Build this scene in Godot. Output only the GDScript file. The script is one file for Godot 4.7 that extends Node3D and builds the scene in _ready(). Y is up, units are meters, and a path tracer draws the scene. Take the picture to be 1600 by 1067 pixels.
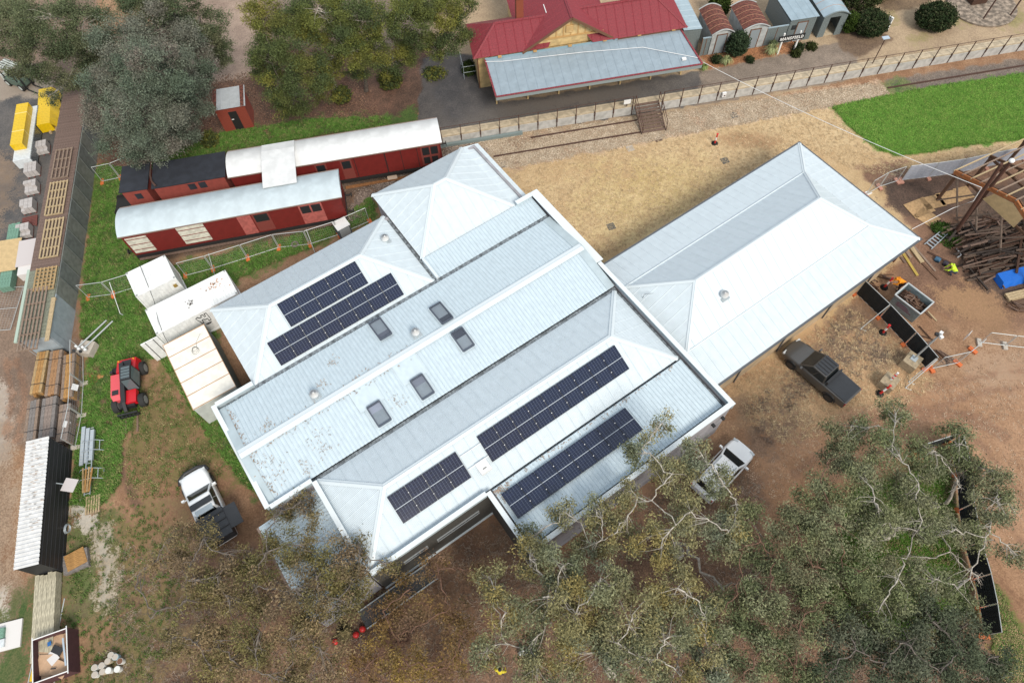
extends Node3D
# An aerial view of a station yard: a light steel-roofed community building with solar arrays, an annex,
# old red railway carriages, the station and its platform, a timber yard and gum trees.

const TURN := 0.56374      # heading of the main building's long side
const RAIL := 0.1431       # heading of the platform, the station and the carriages
const CORNER := Vector3(-18.76, 0, -17.60)   # ground point under the building's west parapet corner

var mats := {}
var taken := {}
var rng := RandomNumberGenerator.new()


# collects faces for one mesh
class Shape:
	var v := PackedVector3Array()
	var n := PackedVector3Array()
	var uv := PackedVector2Array()
	var c := PackedColorArray()
	var col := Color.WHITE

	func tri(a: Vector3, b: Vector3, d: Vector3) -> void:
		var m := (b - a).cross(d - a).normalized()
		v.append_array([a, d, b])
		n.append_array([m, m, m])
		uv.append_array([Vector2(a.x, a.z), Vector2(d.x, d.z), Vector2(b.x, b.z)])
		c.append_array([col, col, col])

	func quad(a: Vector3, b: Vector3, d: Vector3, e: Vector3) -> void:
		tri(a, b, d)
		tri(a, d, e)

	func quad_uv(a: Vector3, b: Vector3, d: Vector3, e: Vector3) -> void:
		var m := (b - a).cross(d - a).normalized()
		v.append_array([a, d, b, a, e, d])
		n.append_array([m, m, m, m, m, m])
		uv.append_array([Vector2(0, 0), Vector2(1, 1), Vector2(1, 0), Vector2(0, 0), Vector2(0, 1), Vector2(1, 1)])
		c.append_array([col, col, col, col, col, col])

	func quad_n(p: Array, m: Array) -> void:
		for i in [0, 2, 1, 0, 3, 2]:
			v.append(p[i])
			n.append(m[i])
			uv.append(Vector2(p[i].x, p[i].z))
			c.append(col)

	func poly(p: Array) -> void:
		for i in range(1, p.size() - 1):
			tri(p[0], p[i], p[i + 1])

	func box(at: Vector3, size: Vector3, b := Basis()) -> void:
		var x := b.x * size.x * 0.5
		var y := b.y * size.y * 0.5
		var z := b.z * size.z * 0.5
		quad(at + y - x + z, at + y + x + z, at + y + x - z, at + y - x - z)
		quad(at - y - x - z, at - y + x - z, at - y + x + z, at - y - x + z)
		quad(at + x + z - y, at + x - z - y, at + x - z + y, at + x + z + y)
		quad(at - x - z - y, at - x + z - y, at - x + z + y, at - x - z + y)
		quad(at + z - x - y, at + z + x - y, at + z + x + y, at + z - x + y)
		quad(at - z + x - y, at - z - x - y, at - z - x + y, at - z + x + y)

	func span(x0: float, x1: float, y0: float, y1: float, z0: float, z1: float) -> void:
		box(Vector3((x0 + x1) / 2, (y0 + y1) / 2, (z0 + z1) / 2), Vector3(absf(x1 - x0), absf(y1 - y0), absf(z1 - z0)))

	func beam(p: Vector3, q: Vector3, wide: float, high: float) -> void:
		var x := (q - p).normalized()
		var up := Vector3.UP if absf(x.y) < 0.95 else Vector3.BACK
		var z := x.cross(up).normalized()
		box((p + q) / 2, Vector3(p.distance_to(q), high, wide), Basis(x, z.cross(x), z))

	func tube(p: Array, r: Array, sides := 6) -> void:
		var rings := []
		var dirs := []
		for i in p.size():
			var d: Vector3 = (p[mini(i + 1, p.size() - 1)] - p[maxi(i - 1, 0)]).normalized()
			var s := d.cross(Vector3.UP if absf(d.y) < 0.9 else Vector3.RIGHT).normalized()
			var t := s.cross(d)
			var ring := []
			var nn := []
			for k in sides:
				var a := TAU * k / sides
				var m := s * cos(a) + t * sin(a)
				nn.append(m)
				ring.append(p[i] + m * float(r[i]))
			rings.append(ring)
			dirs.append(nn)
		for i in p.size() - 1:
			for k in sides:
				var k2 := (k + 1) % sides
				quad_n([rings[i][k2], rings[i][k], rings[i + 1][k], rings[i + 1][k2]], [dirs[i][k2], dirs[i][k], dirs[i + 1][k], dirs[i + 1][k2]])
		for k in range(1, sides - 1):
			tri(rings[0][0], rings[0][k], rings[0][k + 1])
			tri(rings[-1][0], rings[-1][k + 1], rings[-1][k])

	func rod(p: Vector3, q: Vector3, r: float, sides := 6) -> void:
		tube([p, q], [r, r], sides)

	func prism(p: Array, y0: float, y1: float) -> void:
		var flat := PackedVector2Array(p)
		if not Geometry2D.is_polygon_clockwise(flat):
			flat.reverse()
		var idx := Geometry2D.triangulate_polygon(flat)
		for i in range(0, idx.size(), 3):
			var a := flat[idx[i]]
			var b := flat[idx[i + 1]]
			var d := flat[idx[i + 2]]
			if (b - a).cross(d - a) > 0:
				var keep := b
				b = d
				d = keep
			tri(Vector3(a.x, y1, a.y), Vector3(b.x, y1, b.y), Vector3(d.x, y1, d.y))
			tri(Vector3(a.x, y0, a.y), Vector3(d.x, y0, d.y), Vector3(b.x, y0, b.y))
		for i in flat.size():
			var a := flat[i]
			var b := flat[(i + 1) % flat.size()]
			var q := [Vector3(a.x, y0, a.y), Vector3(b.x, y0, b.y), Vector3(b.x, y1, b.y), Vector3(a.x, y1, a.y)]
			quad(q[0], q[1], q[2], q[3])

	# a ball, squashed to radii
	func ball(at: Vector3, rad: Vector3, seg := 10) -> void:
		var half := seg / 2
		for i in half:
			for k in seg:
				var q := []
				var m := []
				for e in [[i, k], [i, k + 1], [i + 1, k + 1], [i + 1, k]]:
					var th: float = PI * e[0] / half
					var ph: float = TAU * e[1] / seg
					var d := Vector3(sin(th) * cos(ph), cos(th), sin(th) * sin(ph))
					q.append(at + d * rad)
					m.append((d / rad).normalized())
				quad_n([q[0], q[1], q[2], q[3]], [m[0], m[1], m[2], m[3]])

	# skin over rings of equal point count
	func loft(rings: Array, caps := true, smooth := true) -> void:
		var rows := rings.size()
		var cnt: int = rings[0].size()
		var nn := []
		for i in rows:
			var row := []
			for k in cnt:
				var du: Vector3 = rings[mini(i + 1, rows - 1)][k] - rings[maxi(i - 1, 0)][k]
				var dv: Vector3 = rings[i][(k + 1) % cnt] - rings[i][(k - 1 + cnt) % cnt]
				row.append(du.cross(dv).normalized())
			nn.append(row)
		for i in rows - 1:
			for k in cnt:
				var j := (k + 1) % cnt
				var q := [rings[i][k], rings[i + 1][k], rings[i + 1][j], rings[i][j]]
				if smooth:
					quad_n(q, [nn[i][k], nn[i + 1][k], nn[i + 1][j], nn[i][j]])
				else:
					quad(q[0], q[1], q[2], q[3])
		if caps:
			var a: Array = rings[0].duplicate()
			poly(a)
			var b: Array = rings[-1].duplicate()
			b.reverse()
			poly(b)

	# profiled steel sheet over a convex flat outline; ribs run along "run"
	func sheet(p: Array, run: Vector3, pitch: float, rise: float, profile: Array) -> void:
		var m: Vector3 = Vector3.ZERO
		for i in range(1, p.size() - 1):
			m += (p[i] - p[0]).cross(p[i + 1] - p[0])
		m = m.normalized()
		if m.y < 0:
			m = -m
		var r := (run - m * run.dot(m)).normalized()
		var u := r.cross(m).normalized()
		var o: Vector3 = p[0]
		var pts := []
		var lo := 1e9
		var hi := -1e9
		for q in p:
			var e := Vector2((q - o).dot(u), (q - o).dot(r))
			pts.append(e)
			lo = minf(lo, e.x)
			hi = maxf(hi, e.x)
		var cuts := []
		var k := floorf(lo / pitch)
		while k * pitch < hi:
			for s in profile:
				var x: float = (k + s[0]) * pitch
				if x > lo + 0.001 and x < hi - 0.001:
					cuts.append([x, s[1] * rise * (2.0 if pitch < 0.2 and int(k) % 8 == 0 else 1.0)])
			k += 1.0
		cuts.push_front([lo + 0.0005, 0.0])
		cuts.append([hi - 0.0005, 0.0])
		var last := []
		for ct in cuts:
			var a := 1e9
			var b := -1e9
			for i in pts.size():
				var e: Vector2 = pts[i]
				var f: Vector2 = pts[(i + 1) % pts.size()]
				if (e.x - ct[0]) * (f.x - ct[0]) <= 0 and absf(e.x - f.x) > 1e-6:
					var y: float = e.y + (f.y - e.y) * (ct[0] - e.x) / (f.x - e.x)
					a = minf(a, y)
					b = maxf(b, y)
			if b < a:
				last = []
				continue
			var up: Vector3 = m * float(ct[1])
			var cur := [o + u * float(ct[0]) + r * a + up, o + u * float(ct[0]) + r * b + up]
			if last:
				quad(last[0], cur[0], cur[1], last[1])
			last = cur


const RIB := [[0.0, 0.0], [0.34, 0.0], [0.42, 1.0], [0.58, 1.0], [0.66, 0.0]]
const WAVE := [[0.0, 0.0], [0.25, 0.5], [0.5, 1.0], [0.75, 0.5]]


# ---------- materials

# a colour as it shows in bright cloud light, given as base colour
func tone(r: float, g: float, b: float) -> Color:
	var k := Color(r / 255.0, g / 255.0, b / 255.0).srgb_to_linear()
	return Color(k.r / 1.35, k.g / 1.35, k.b / 1.35)


var noise_pics := {}
func noise_pic(kind: String) -> Texture2D:
	if noise_pics.has(kind):
		return noise_pics[kind]
	var f := FastNoiseLite.new()
	f.seed = kind.hash() % 1000
	f.fractal_octaves = 5
	var lo := 0.7
	if kind == "mottle":
		f.frequency = 0.012
		lo = 0.86
	elif kind == "faint":
		f.frequency = 0.012
		lo = 0.93
	elif kind == "streak":
		f.frequency = 0.03
		lo = 0.945
	elif kind == "grain":
		f.frequency = 0.08
		lo = 0.78
	elif kind == "wood":
		f.frequency = 0.02
		lo = 0.72
	elif kind == "worn":
		f.frequency = 0.02
		lo = 0.6
	var im := f.get_seamless_image(256, 256)
	if kind == "streak":
		im.resize(256, 16, Image.INTERPOLATE_BILINEAR)
		im.resize(256, 256, Image.INTERPOLATE_BILINEAR)
	if kind == "wood":
		im.resize(256, 32, Image.INTERPOLATE_BILINEAR)
		var big := Image.create(256, 256, false, im.get_format())
		for k in 8:
			big.blit_rect(im, Rect2i(0, 0, 256, 32), Vector2i(0, k * 32))
		im = big
	var out := Image.create(256, 256, false, Image.FORMAT_RGB8)
	for y in 256:
		for x in 256:
			var g := im.get_pixel(x, y).r
			g = clampf((g - 0.2) / 0.6, 0, 1)
			var s := lo + (1.0 - lo) * g
			out.set_pixel(x, y, Color(s, s, s))
	noise_pics[kind] = ImageTexture.create_from_image(out)
	return noise_pics[kind]


func mat(key: String, base := Color.GRAY, rough := 0.7, metal := 0.0, pic := "", scale := 0.5) -> StandardMaterial3D:
	if mats.has(key):
		return mats[key]
	var m := StandardMaterial3D.new()
	m.resource_name = key
	m.albedo_color = base.linear_to_srgb()
	m.roughness = rough
	m.metallic = metal
	m.vertex_color_use_as_albedo = true
	if pic:
		m.albedo_texture = noise_pic(pic)
		m.uv1_triplanar = true
		m.uv1_scale = Vector3.ONE * scale
	mats[key] = m
	return m


# ---------- objects

func numbered(called: String) -> String:
	if not taken.has(called):
		taken[called] = 0
		return called
	taken[called] += 1
	return "%s_%03d" % [called, taken[called]]


func tag(o: Node3D, label: String, category: String, group := "") -> void:
	o.set_meta("label", label)
	o.set_meta("category", category)
	if group:
		o.set_meta("group", group)


func thing(called: String, label: String, category: String, at := Vector3.ZERO, turn := 0.0, group := "") -> Node3D:
	var o := Node3D.new()
	o.name = numbered(called)
	add_child(o)
	o.position = at
	o.rotation.y = turn
	tag(o, label, category, group)
	return o


func make_mesh(s: Shape) -> ArrayMesh:
	var arr := []
	arr.resize(Mesh.ARRAY_MAX)
	arr[Mesh.ARRAY_VERTEX] = s.v
	arr[Mesh.ARRAY_NORMAL] = s.n
	arr[Mesh.ARRAY_TEX_UV] = s.uv
	arr[Mesh.ARRAY_COLOR] = s.c
	var m := ArrayMesh.new()
	m.add_surface_from_arrays(Mesh.PRIMITIVE_TRIANGLES, arr)
	return m


func part(s: Shape, called: String, m: Material, parent: Node3D, label := "") -> MeshInstance3D:
	var o := MeshInstance3D.new()
	o.mesh = make_mesh(s)
	o.material_override = m
	o.name = called
	if parent == self:
		o.name = numbered(called)
		add_child(o)
	else:
		parent.add_child(o, true)
	if label:
		o.set_meta("label", label)
	return o


func setting(s: Shape, called: String, m: Material) -> MeshInstance3D:
	var o := part(s, called, m, self)
	o.set_meta("kind", "structure")
	return o


func copy(o: Node3D, at: Vector3, turn: float, label: String) -> Node3D:
	var r: Node3D = o.duplicate()
	r.name = numbered(String(o.name).rstrip("0123456789").rstrip("_"))
	add_child(r)
	r.position = at
	r.rotation.y = turn
	r.set_meta("label", label)
	return r


func heading(p: Vector3, q: Vector3) -> float:
	return atan2(-(q.z - p.z), q.x - p.x)


func one_box(parent: Node3D, called: String, m: Material, x0: float, x1: float, y0: float, y1: float, z0: float, z1: float) -> MeshInstance3D:
	var s := Shape.new()
	s.span(x0, x1, y0, y1, z0, z1)
	return part(s, called, m, parent)

func _ready() -> void:
	rng.seed = 20240
	var cam := Camera3D.new()
	cam.name = "camera"
	cam.transform = Transform3D(Basis(Vector3(0.99839, -0.02715, 0.04973), Vector3(0.05666, 0.47836, -0.87633), Vector3(0.00000, 0.87774, 0.47913)), Vector3(0, 43.0, 0))
	cam.fov = 53.13
	cam.near = 0.5
	cam.far = 900.0
	add_child(cam)
	cam.current = true

	var sky_mat := ProceduralSkyMaterial.new()
	sky_mat.sky_top_color = Color(0.83, 0.865, 0.90)
	sky_mat.sky_horizon_color = Color(0.76, 0.785, 0.81)
	sky_mat.sky_curve = 0.2
	sky_mat.ground_horizon_color = Color(0.50, 0.47, 0.42)
	sky_mat.ground_bottom_color = Color(0.36, 0.31, 0.25)
	sky_mat.sun_angle_max = 1.0
	var sky := Sky.new()
	sky.sky_material = sky_mat
	var env := Environment.new()
	env.background_mode = Environment.BG_SKY
	env.sky = sky
	env.background_energy_multiplier = 0.8
	env.tonemap_mode = Environment.TONE_MAPPER_LINEAR
	env.tonemap_exposure = 1.57
	env.sdfgi_enabled = true
	env.ssao_enabled = true
	env.ssil_enabled = true
	var we := WorldEnvironment.new()
	we.name = "world_environment"
	we.environment = env
	add_child(we)

	var sun := DirectionalLight3D.new()
	sun.name = "sun"
	sun.light_energy = 0.72
	sun.light_color = Color(1.0, 0.97, 0.92)
	sun.light_angular_distance = 22.0
	sun.shadow_enabled = true
	add_child(sun)
	sun.look_at_from_position(Vector3(9, 20, 18), Vector3.ZERO)

	build_ground()
	build_main_building()
	build_annex()
	build_solar()
	build_station()
	build_carriages()
	build_compound()
	build_vehicles()
	build_timber_yard()
	build_works()
	build_people()
	build_trees()
	build_grass()

# ---------- ground: one sheet whose soil, gravel, grass and asphalt are painted by zone

const PIC_W := 2048
const PIC_H := 1416
const WEST := -58.0
const NORTH := -74.0
const PER_M := 17.6552     # pixels a metre

var zones := []
var n_fine: PackedByteArray
var n_mid: PackedByteArray
var n_big: PackedByteArray
var paint_rows_out := []


func zone(pts: Array, a: Color, b: Color, soft: float, ragged: float, grit: float, full := 1.0) -> void:
	var q := 4
	var w := PIC_W / q
	var h := PIC_H / q
	var im := Image.create(w, h, false, Image.FORMAT_L8)
	var px := []
	var y0 := 1e9
	var y1 := -1e9
	for p in pts:
		var e := Vector2((p.x - WEST) * PER_M / q, (p.y - NORTH) * PER_M / q)
		px.append(e)
		y0 = minf(y0, e.y)
		y1 = maxf(y1, e.y)
	for y in range(maxi(0, int(y0)), mini(h, int(y1) + 1)):
		var xs := []
		for i in px.size():
			var e: Vector2 = px[i]
			var f: Vector2 = px[(i + 1) % px.size()]
			if (e.y <= y + 0.5) != (f.y <= y + 0.5):
				xs.append(e.x + (f.x - e.x) * (y + 0.5 - e.y) / (f.y - e.y))
		xs.sort()
		for i in range(0, xs.size() - 1, 2):
			var x0 := clampi(int(round(xs[i])), 0, w)
			var x1 := clampi(int(round(xs[i + 1])), 0, w)
			if x1 > x0:
				im.fill_rect(Rect2i(x0, y, x1 - x0, 1), Color.WHITE)
	var k := maxf(1.0, soft * PER_M / q)
	im.resize(maxi(8, int(w / k)), maxi(8, int(h / k)), Image.INTERPOLATE_LANCZOS)
	im.resize(PIC_W, PIC_H, Image.INTERPOLATE_CUBIC)
	var used := im.get_used_rect()
	var grow := int(soft * PER_M) + 6
	var ylo := maxi(0, int(y0) * q - grow)
	var yhi := mini(PIC_H, int(y1 + 1) * q + grow)
	var xlo := PIC_W
	var xhi := 0
	for e in px:
		xlo = mini(xlo, int(e.x) * q)
		xhi = maxi(xhi, int(e.x) * q)
	zones.append({"m": im.get_data(), "a": a, "b": b, "ragged": ragged, "grit": grit, "full": full, "x0": maxi(0, xlo - grow), "x1": mini(PIC_W, xhi + grow), "y0": ylo, "y1": yhi})


func paint_row(y: int) -> void:
	var row := PackedFloat32Array()
	row.resize(PIC_W * 3)
	var base := y * PIC_W
	for z in zones:
		if y < z.y0 or y >= z.y1:
			continue
		var m: PackedByteArray = z.m
		var a: Color = z.a
		var b: Color = z.b
		var ragged: float = z.ragged
		var grit: float = z.grit
		var full: float = z.full
		for x in range(z.x0, z.x1):
			var i := base + x
			var mv := m[i]
			if mv < 6:
				continue
			var md := n_mid[i] / 255.0 - 0.5
			var hs := (i * 1103515245 + 12345 + (i >> 7) * 2654435) & 0x7fffffff
			hs = ((hs >> 9) ^ hs) * 69069 & 0x7fffffff
			var fn := (n_fine[i] / 255.0 - 0.5) * 0.7 + ((hs >> 12) % 1000) / 1000.0 * 0.8 - 0.4
			var t := mv / 255.0 + (md * 1.3 + fn * 0.7) * ragged * (1.0 if mv < 252 else 0.35)
			t = clampf((t - 0.32) * 2.8, 0.0, 1.0) * full
			if t <= 0.0:
				continue
			var s := clampf((n_big[i] / 255.0 - 0.5) * 1.1 + md * 0.9 + fn * 0.55 + 0.5, 0.0, 1.0)
			var g := 1.0 + fn * grit + md * grit * 0.3
			var j := x * 3
			row[j] += ((a.r + (b.r - a.r) * s) * g - row[j]) * t
			row[j + 1] += ((a.g + (b.g - a.g) * s) * g - row[j + 1]) * t
			row[j + 2] += ((a.b + (b.b - a.b) * s) * g - row[j + 2]) * t
	var out := PackedByteArray()
	out.resize(PIC_W * 3)
	for j in PIC_W * 3:
		var l := maxf(row[j], 0.0)
		var e := 12.92 * l if l < 0.0031308 else 1.055 * pow(l, 0.41667) - 0.055
		out[j] = clampi(int(e * 255.0 + 0.5), 0, 255)
	paint_rows_out[y] = out


func noise_bytes(freq: float, seed_: int, octaves: int) -> PackedByteArray:
	var f := FastNoiseLite.new()
	f.seed = seed_
	f.frequency = freq
	f.fractal_octaves = octaves
	return f.get_image(PIC_W, PIC_H, false, false, true).get_data()


func build_ground() -> void:
	n_fine = noise_bytes(0.8, 5, 2)
	n_mid = noise_bytes(0.035, 6, 5)
	n_big = noise_bytes(0.006, 7, 3)
	var everywhere := [Vector2(-60, -76), Vector2(60, -76), Vector2(60, 8), Vector2(-60, 8)]
	# bare brown soil everywhere, then what lies on it
	zone(everywhere, tone(150, 112, 84), tone(172, 138, 108), 0.3, 0.2, 0.5)
	# timber yard: worn dirt, then asphalt further up
	zone([Vector2(-51.8, -67.6), Vector2(-40.3, -66.6), Vector2(-34.6, -42.7), Vector2(-32.6, -28.5), Vector2(-31.2, -24.1), Vector2(-29.9, -17.2), Vector2(-35.8, -17.6)], tone(126, 106, 92), tone(150, 126, 108), 0.8, 0.6, 0.5)
	zone([Vector2(-36.7, -17.6), Vector2(-34.0, -17.9), Vector2(-31.5, -9.0), Vector2(-30.3, -8.8), Vector2(-28.7, -2.6), Vector2(-32.6, -2.7)], tone(146, 120, 98), tone(170, 145, 122), 1.2, 0.9, 0.6)
	zone([Vector2(-48.1, -52.3), Vector2(-37.7, -53.2), Vector2(-34.7, -43.5), Vector2(-33.9, -29.2), Vector2(-37.9, -33.6), Vector2(-41.4, -32.0)], tone(84, 84, 86), tone(108, 103, 100), 0.6, 0.7, 0.4)
	zone([Vector2(-48.5, -57.1), Vector2(-42.7, -56.2), Vector2(-39.7, -50.8), Vector2(-43.9, -52.0), Vector2(-46.6, -51.4)], tone(168, 154, 140), tone(150, 136, 124), 0.8, 0.5, 0.3)
	zone([Vector2(-44.7, -45.3), Vector2(-41.5, -44.0), Vector2(-40.3, -39.0), Vector2(-41.4, -35.1)], tone(150, 128, 108), tone(110, 100, 94), 1.2, 1.2, 0.5)
	zone([Vector2(-37.2, -21.9), Vector2(-35.9, -22.3), Vector2(-34.8, -19.8), Vector2(-34.2, -16.6), Vector2(-35.5, -16.7)], tone(200, 190, 180), tone(160, 140, 122), 0.8, 1.4, 0.6)
	zone([Vector2(-33.2, -8.0), Vector2(-31.7, -8.5), Vector2(-30.8, -6.8), Vector2(-30.9, -5.0), Vector2(-32.2, -5.1)], tone(214, 206, 194), tone(150, 124, 100), 0.6, 1.6, 0.7)
	zone([Vector2(-31.2, -7.9), Vector2(-29.9, -8.7), Vector2(-28.5, -2.7), Vector2(-31.1, -2.7), Vector2(-31.2, -5.4)], tone(70, 96, 44), tone(112, 100, 70), 1.0, 1.3, 0.6)
	# leaf litter and lane under the north trees
	zone([Vector2(-38.3, -53.2), Vector2(-30.8, -54.4), Vector2(-21.7, -58.1), Vector2(-2.0, -56.4), Vector2(-2.2, -46.3), Vector2(-5.1, -45.7), Vector2(-23.6, -42.6), Vector2(-32.7, -41.9), Vector2(-35.9, -43.6)], tone(92, 70, 58), tone(120, 88, 72), 1.2, 0.9, 0.8)
	zone([Vector2(-31.8, -67.9), Vector2(-24.1, -67.2), Vector2(-22.6, -58.2), Vector2(-22.5, -52.8), Vector2(-26.3, -52.3), Vector2(-30.2, -54.3), Vector2(-31.9, -60.8)], tone(152, 130, 116), tone(176, 154, 138), 0.9, 0.5, 0.35)
	zone([Vector2(-24.1, -67.2), Vector2(-1.8, -65.1), Vector2(-2.0, -56.4), Vector2(-12.8, -54.6), Vector2(-21.7, -58.1)], tone(150, 132, 120), tone(122, 104, 92), 1.0, 0.8, 0.5)
	zone([Vector2(-24.4, -46.1), Vector2(-17.5, -47.1), Vector2(-10.1, -46.9), Vector2(-5.1, -46.6), Vector2(-5.1, -45.2), Vector2(-14.5, -44.9), Vector2(-23.2, -43.3), Vector2(-31.9, -40.4), Vector2(-31.8, -42.4)], tone(66, 96, 38), tone(88, 104, 50), 1.0, 1.3, 0.7)
	# ballast round the carriages
	zone([Vector2(-32.2, -40.8), Vector2(-4.5, -45.2), Vector2(-0.7, -42.0), Vector2(-11.9, -38.2), Vector2(-12.7, -34.9), Vector2(-28.7, -32.1), Vector2(-31.5, -36.3)], tone(96, 78, 66), tone(124, 104, 90), 0.6, 0.7, 0.9)
	# dry grass court between the station and the building
	zone([Vector2(-4.5, -41.9), Vector2(2.7, -44.0), Vector2(33.6, -47.5), Vector2(35.8, -45.6), Vector2(46.5, -47.1), Vector2(42.9, -38.3), Vector2(31.5, -35.7), Vector2(31.6, -30.0), Vector2(24.9, -25.2), Vector2(17.4, -19.0), Vector2(11.5, -23.4), Vector2(3.7, -35.1)], tone(198, 166, 124), tone(212, 186, 146), 0.7, 0.5, 0.34)
	zone([Vector2(4.9, -37.7), Vector2(16.4, -40.3), Vector2(17.7, -36.1), Vector2(10.3, -31.5), Vector2(6.9, -32.3)], tone(196, 172, 116), tone(212, 188, 142), 3.0, 1.2, 0.42, 0.8)
	zone([Vector2(-5.1, -43.3), Vector2(34.2, -47.7), Vector2(34.5, -45.9), Vector2(14.6, -42.4), Vector2(0.8, -39.8), Vector2(-3.4, -41.1)], tone(176, 148, 124), tone(196, 168, 142), 0.7, 0.8, 0.95)
	zone([Vector2(-5.1, -43.4), Vector2(-1.2, -43.9), Vector2(6.4, -42.4), Vector2(0.8, -39.9), Vector2(-3.7, -41.5)], tone(128, 104, 88), tone(160, 132, 110), 1.6, 1.0, 0.9, 0.8)
	zone([Vector2(17.9, -41.5), Vector2(20.1, -42.6), Vector2(24.2, -41.5), Vector2(22.3, -40.4)], tone(150, 108, 76), tone(176, 140, 104), 0.9, 0.9, 0.4, 0.8)
	zone([Vector2(34.2, -47.7), Vector2(48.7, -49.6), Vector2(47.6, -47.2), Vector2(40.6, -46.5), Vector2(34.8, -46.0)], tone(118, 106, 98), tone(142, 126, 112), 0.5, 0.7, 0.9)
	# green lawn by the platform
	zone([Vector2(28.8, -44.7), Vector2(30.6, -45.2), Vector2(34.2, -45.9), Vector2(37.8, -46.5), Vector2(47.8, -47.7), Vector2(44.6, -39.9), Vector2(38.0, -39.5), Vector2(34.7, -38.9), Vector2(32.6, -38.8), Vector2(31.2, -39.7), Vector2(29.9, -41.8)], tone(62, 112, 30), tone(90, 134, 44), 0.5, 1.1, 0.55)
	zone([Vector2(33.9, -47.2), Vector2(36.0, -47.7), Vector2(36.9, -46.8), Vector2(37.0, -45.8), Vector2(34.2, -45.6)], tone(74, 108, 44), tone(140, 126, 92), 0.6, 2.0, 0.7, 0.9)
	# soil round the works
	zone([Vector2(29.1, -38.0), Vector2(36.3, -37.8), Vector2(43.9, -38.2), Vector2(37.0, -21.8), Vector2(31.2, -23.2), Vector2(28.8, -27.2), Vector2(31.8, -30.6)], tone(122, 92, 74), tone(146, 112, 90), 1.2, 0.8, 0.6)
	zone([Vector2(30.1, -36.2), Vector2(37.1, -36.8), Vector2(36.1, -32.8), Vector2(32.3, -32.1), Vector2(30.7, -33.2)], tone(72, 58, 50), tone(104, 82, 70), 0.8, 0.9, 0.7)
	zone([Vector2(36.5, -34.7), Vector2(42.8, -35.6), Vector2(37.9, -23.8), Vector2(34.5, -24.6), Vector2(33.7, -27.5)], tone(86, 68, 58), tone(112, 90, 76), 0.8, 0.9, 0.7)
	zone([Vector2(31.1, -25.7), Vector2(34.2, -26.3), Vector2(36.5, -22.9), Vector2(34.4, -21.9), Vector2(31.4, -23.7)], tone(168, 132, 98), tone(150, 116, 88), 1.0, 1.0, 0.5)
	zone([Vector2(14.3, -19.2), Vector2(24.7, -24.7), Vector2(27.8, -21.3), Vector2(29.0, -18.3), Vector2(25.3, -16.2), Vector2(17.6, -14.4), Vector2(15.0, -16.3)], tone(176, 140, 106), tone(196, 162, 124), 1.0, 0.8, 0.5)
	# turning track
	zone([Vector2(15.5, -14.5), Vector2(22.5, -16.8), Vector2(26.7, -17.9), Vector2(36.2, -19.8), Vector2(29.4, -3.6), Vector2(28.0, -5.8), Vector2(29.3, -15.5), Vector2(26.1, -16.1), Vector2(20.5, -14.2), Vector2(16.8, -11.0), Vector2(13.0, -8.5), Vector2(10.8, -7.5), Vector2(12.4, -11.3)], tone(160, 122, 92), tone(178, 140, 110), 1.0, 0.6, 0.4)
	zone([Vector2(22.3, -16.3), Vector2(26.4, -16.9), Vector2(30.4, -16.3), Vector2(32.2, -14.4), Vector2(31.7, -14.0), Vector2(29.3, -15.6), Vector2(26.2, -16.3), Vector2(20.6, -14.7)], tone(138, 104, 82), tone(150, 114, 90), 0.5, 0.8, 0.4, 0.85)
	zone([Vector2(31.0, -20.1), Vector2(36.6, -20.8), Vector2(35.4, -17.9), Vector2(31.6, -17.2)], tone(188, 158, 132), tone(172, 140, 114), 1.4, 1.2, 0.3, 0.9)
	for e in [[Vector2(17.4, -12.9), Vector2(22.0, -15.4), Vector2(27.3, -16.0), Vector2(30.4, -14.1), Vector2(31.8, -9.4), Vector2(31.6, -8.8), Vector2(30.0, -13.6), Vector2(27.2, -15.5), Vector2(22.1, -14.8), Vector2(17.5, -12.3)], [Vector2(18.0, -11.4), Vector2(22.2, -13.8), Vector2(26.9, -14.6), Vector2(29.2, -13.0), Vector2(30.3, -7.5), Vector2(30.0, -7.5), Vector2(28.8, -12.7), Vector2(26.7, -14.2), Vector2(22.3, -13.3), Vector2(18.2, -10.9)], [Vector2(27.1, -16.5), Vector2(31.4, -17.7), Vector2(35.4, -17.9), Vector2(35.3, -17.6), Vector2(31.3, -17.3), Vector2(27.2, -16.2)], [Vector2(28.1, -18.3), Vector2(32.2, -18.8), Vector2(35.9, -19.2), Vector2(35.8, -18.9), Vector2(32.1, -18.5), Vector2(28.0, -18.0)], [Vector2(-35.7, -24.4), Vector2(-34.2, -21.3), Vector2(-33.8, -17.9), Vector2(-34.1, -17.9), Vector2(-34.6, -21.3), Vector2(-36.1, -24.4)], [Vector2(-36.5, -24.4), Vector2(-35.1, -21.3), Vector2(-34.6, -17.9), Vector2(-34.9, -18.0), Vector2(-35.5, -21.3), Vector2(-36.9, -24.5)], [Vector2(-25.6, -17.4), Vector2(-24.1, -15.1), Vector2(-22.6, -12.5), Vector2(-22.9, -12.4), Vector2(-24.3, -14.9), Vector2(-25.9, -17.3)], [Vector2(-27.1, -17.1), Vector2(-26.0, -14.3), Vector2(-24.7, -11.4), Vector2(-25.0, -11.3), Vector2(-26.3, -14.3), Vector2(-27.4, -17.0)]]:
		zone(e, tone(132, 100, 80), tone(156, 120, 96), 0.3, 1.1, 0.5, 0.7)
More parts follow.
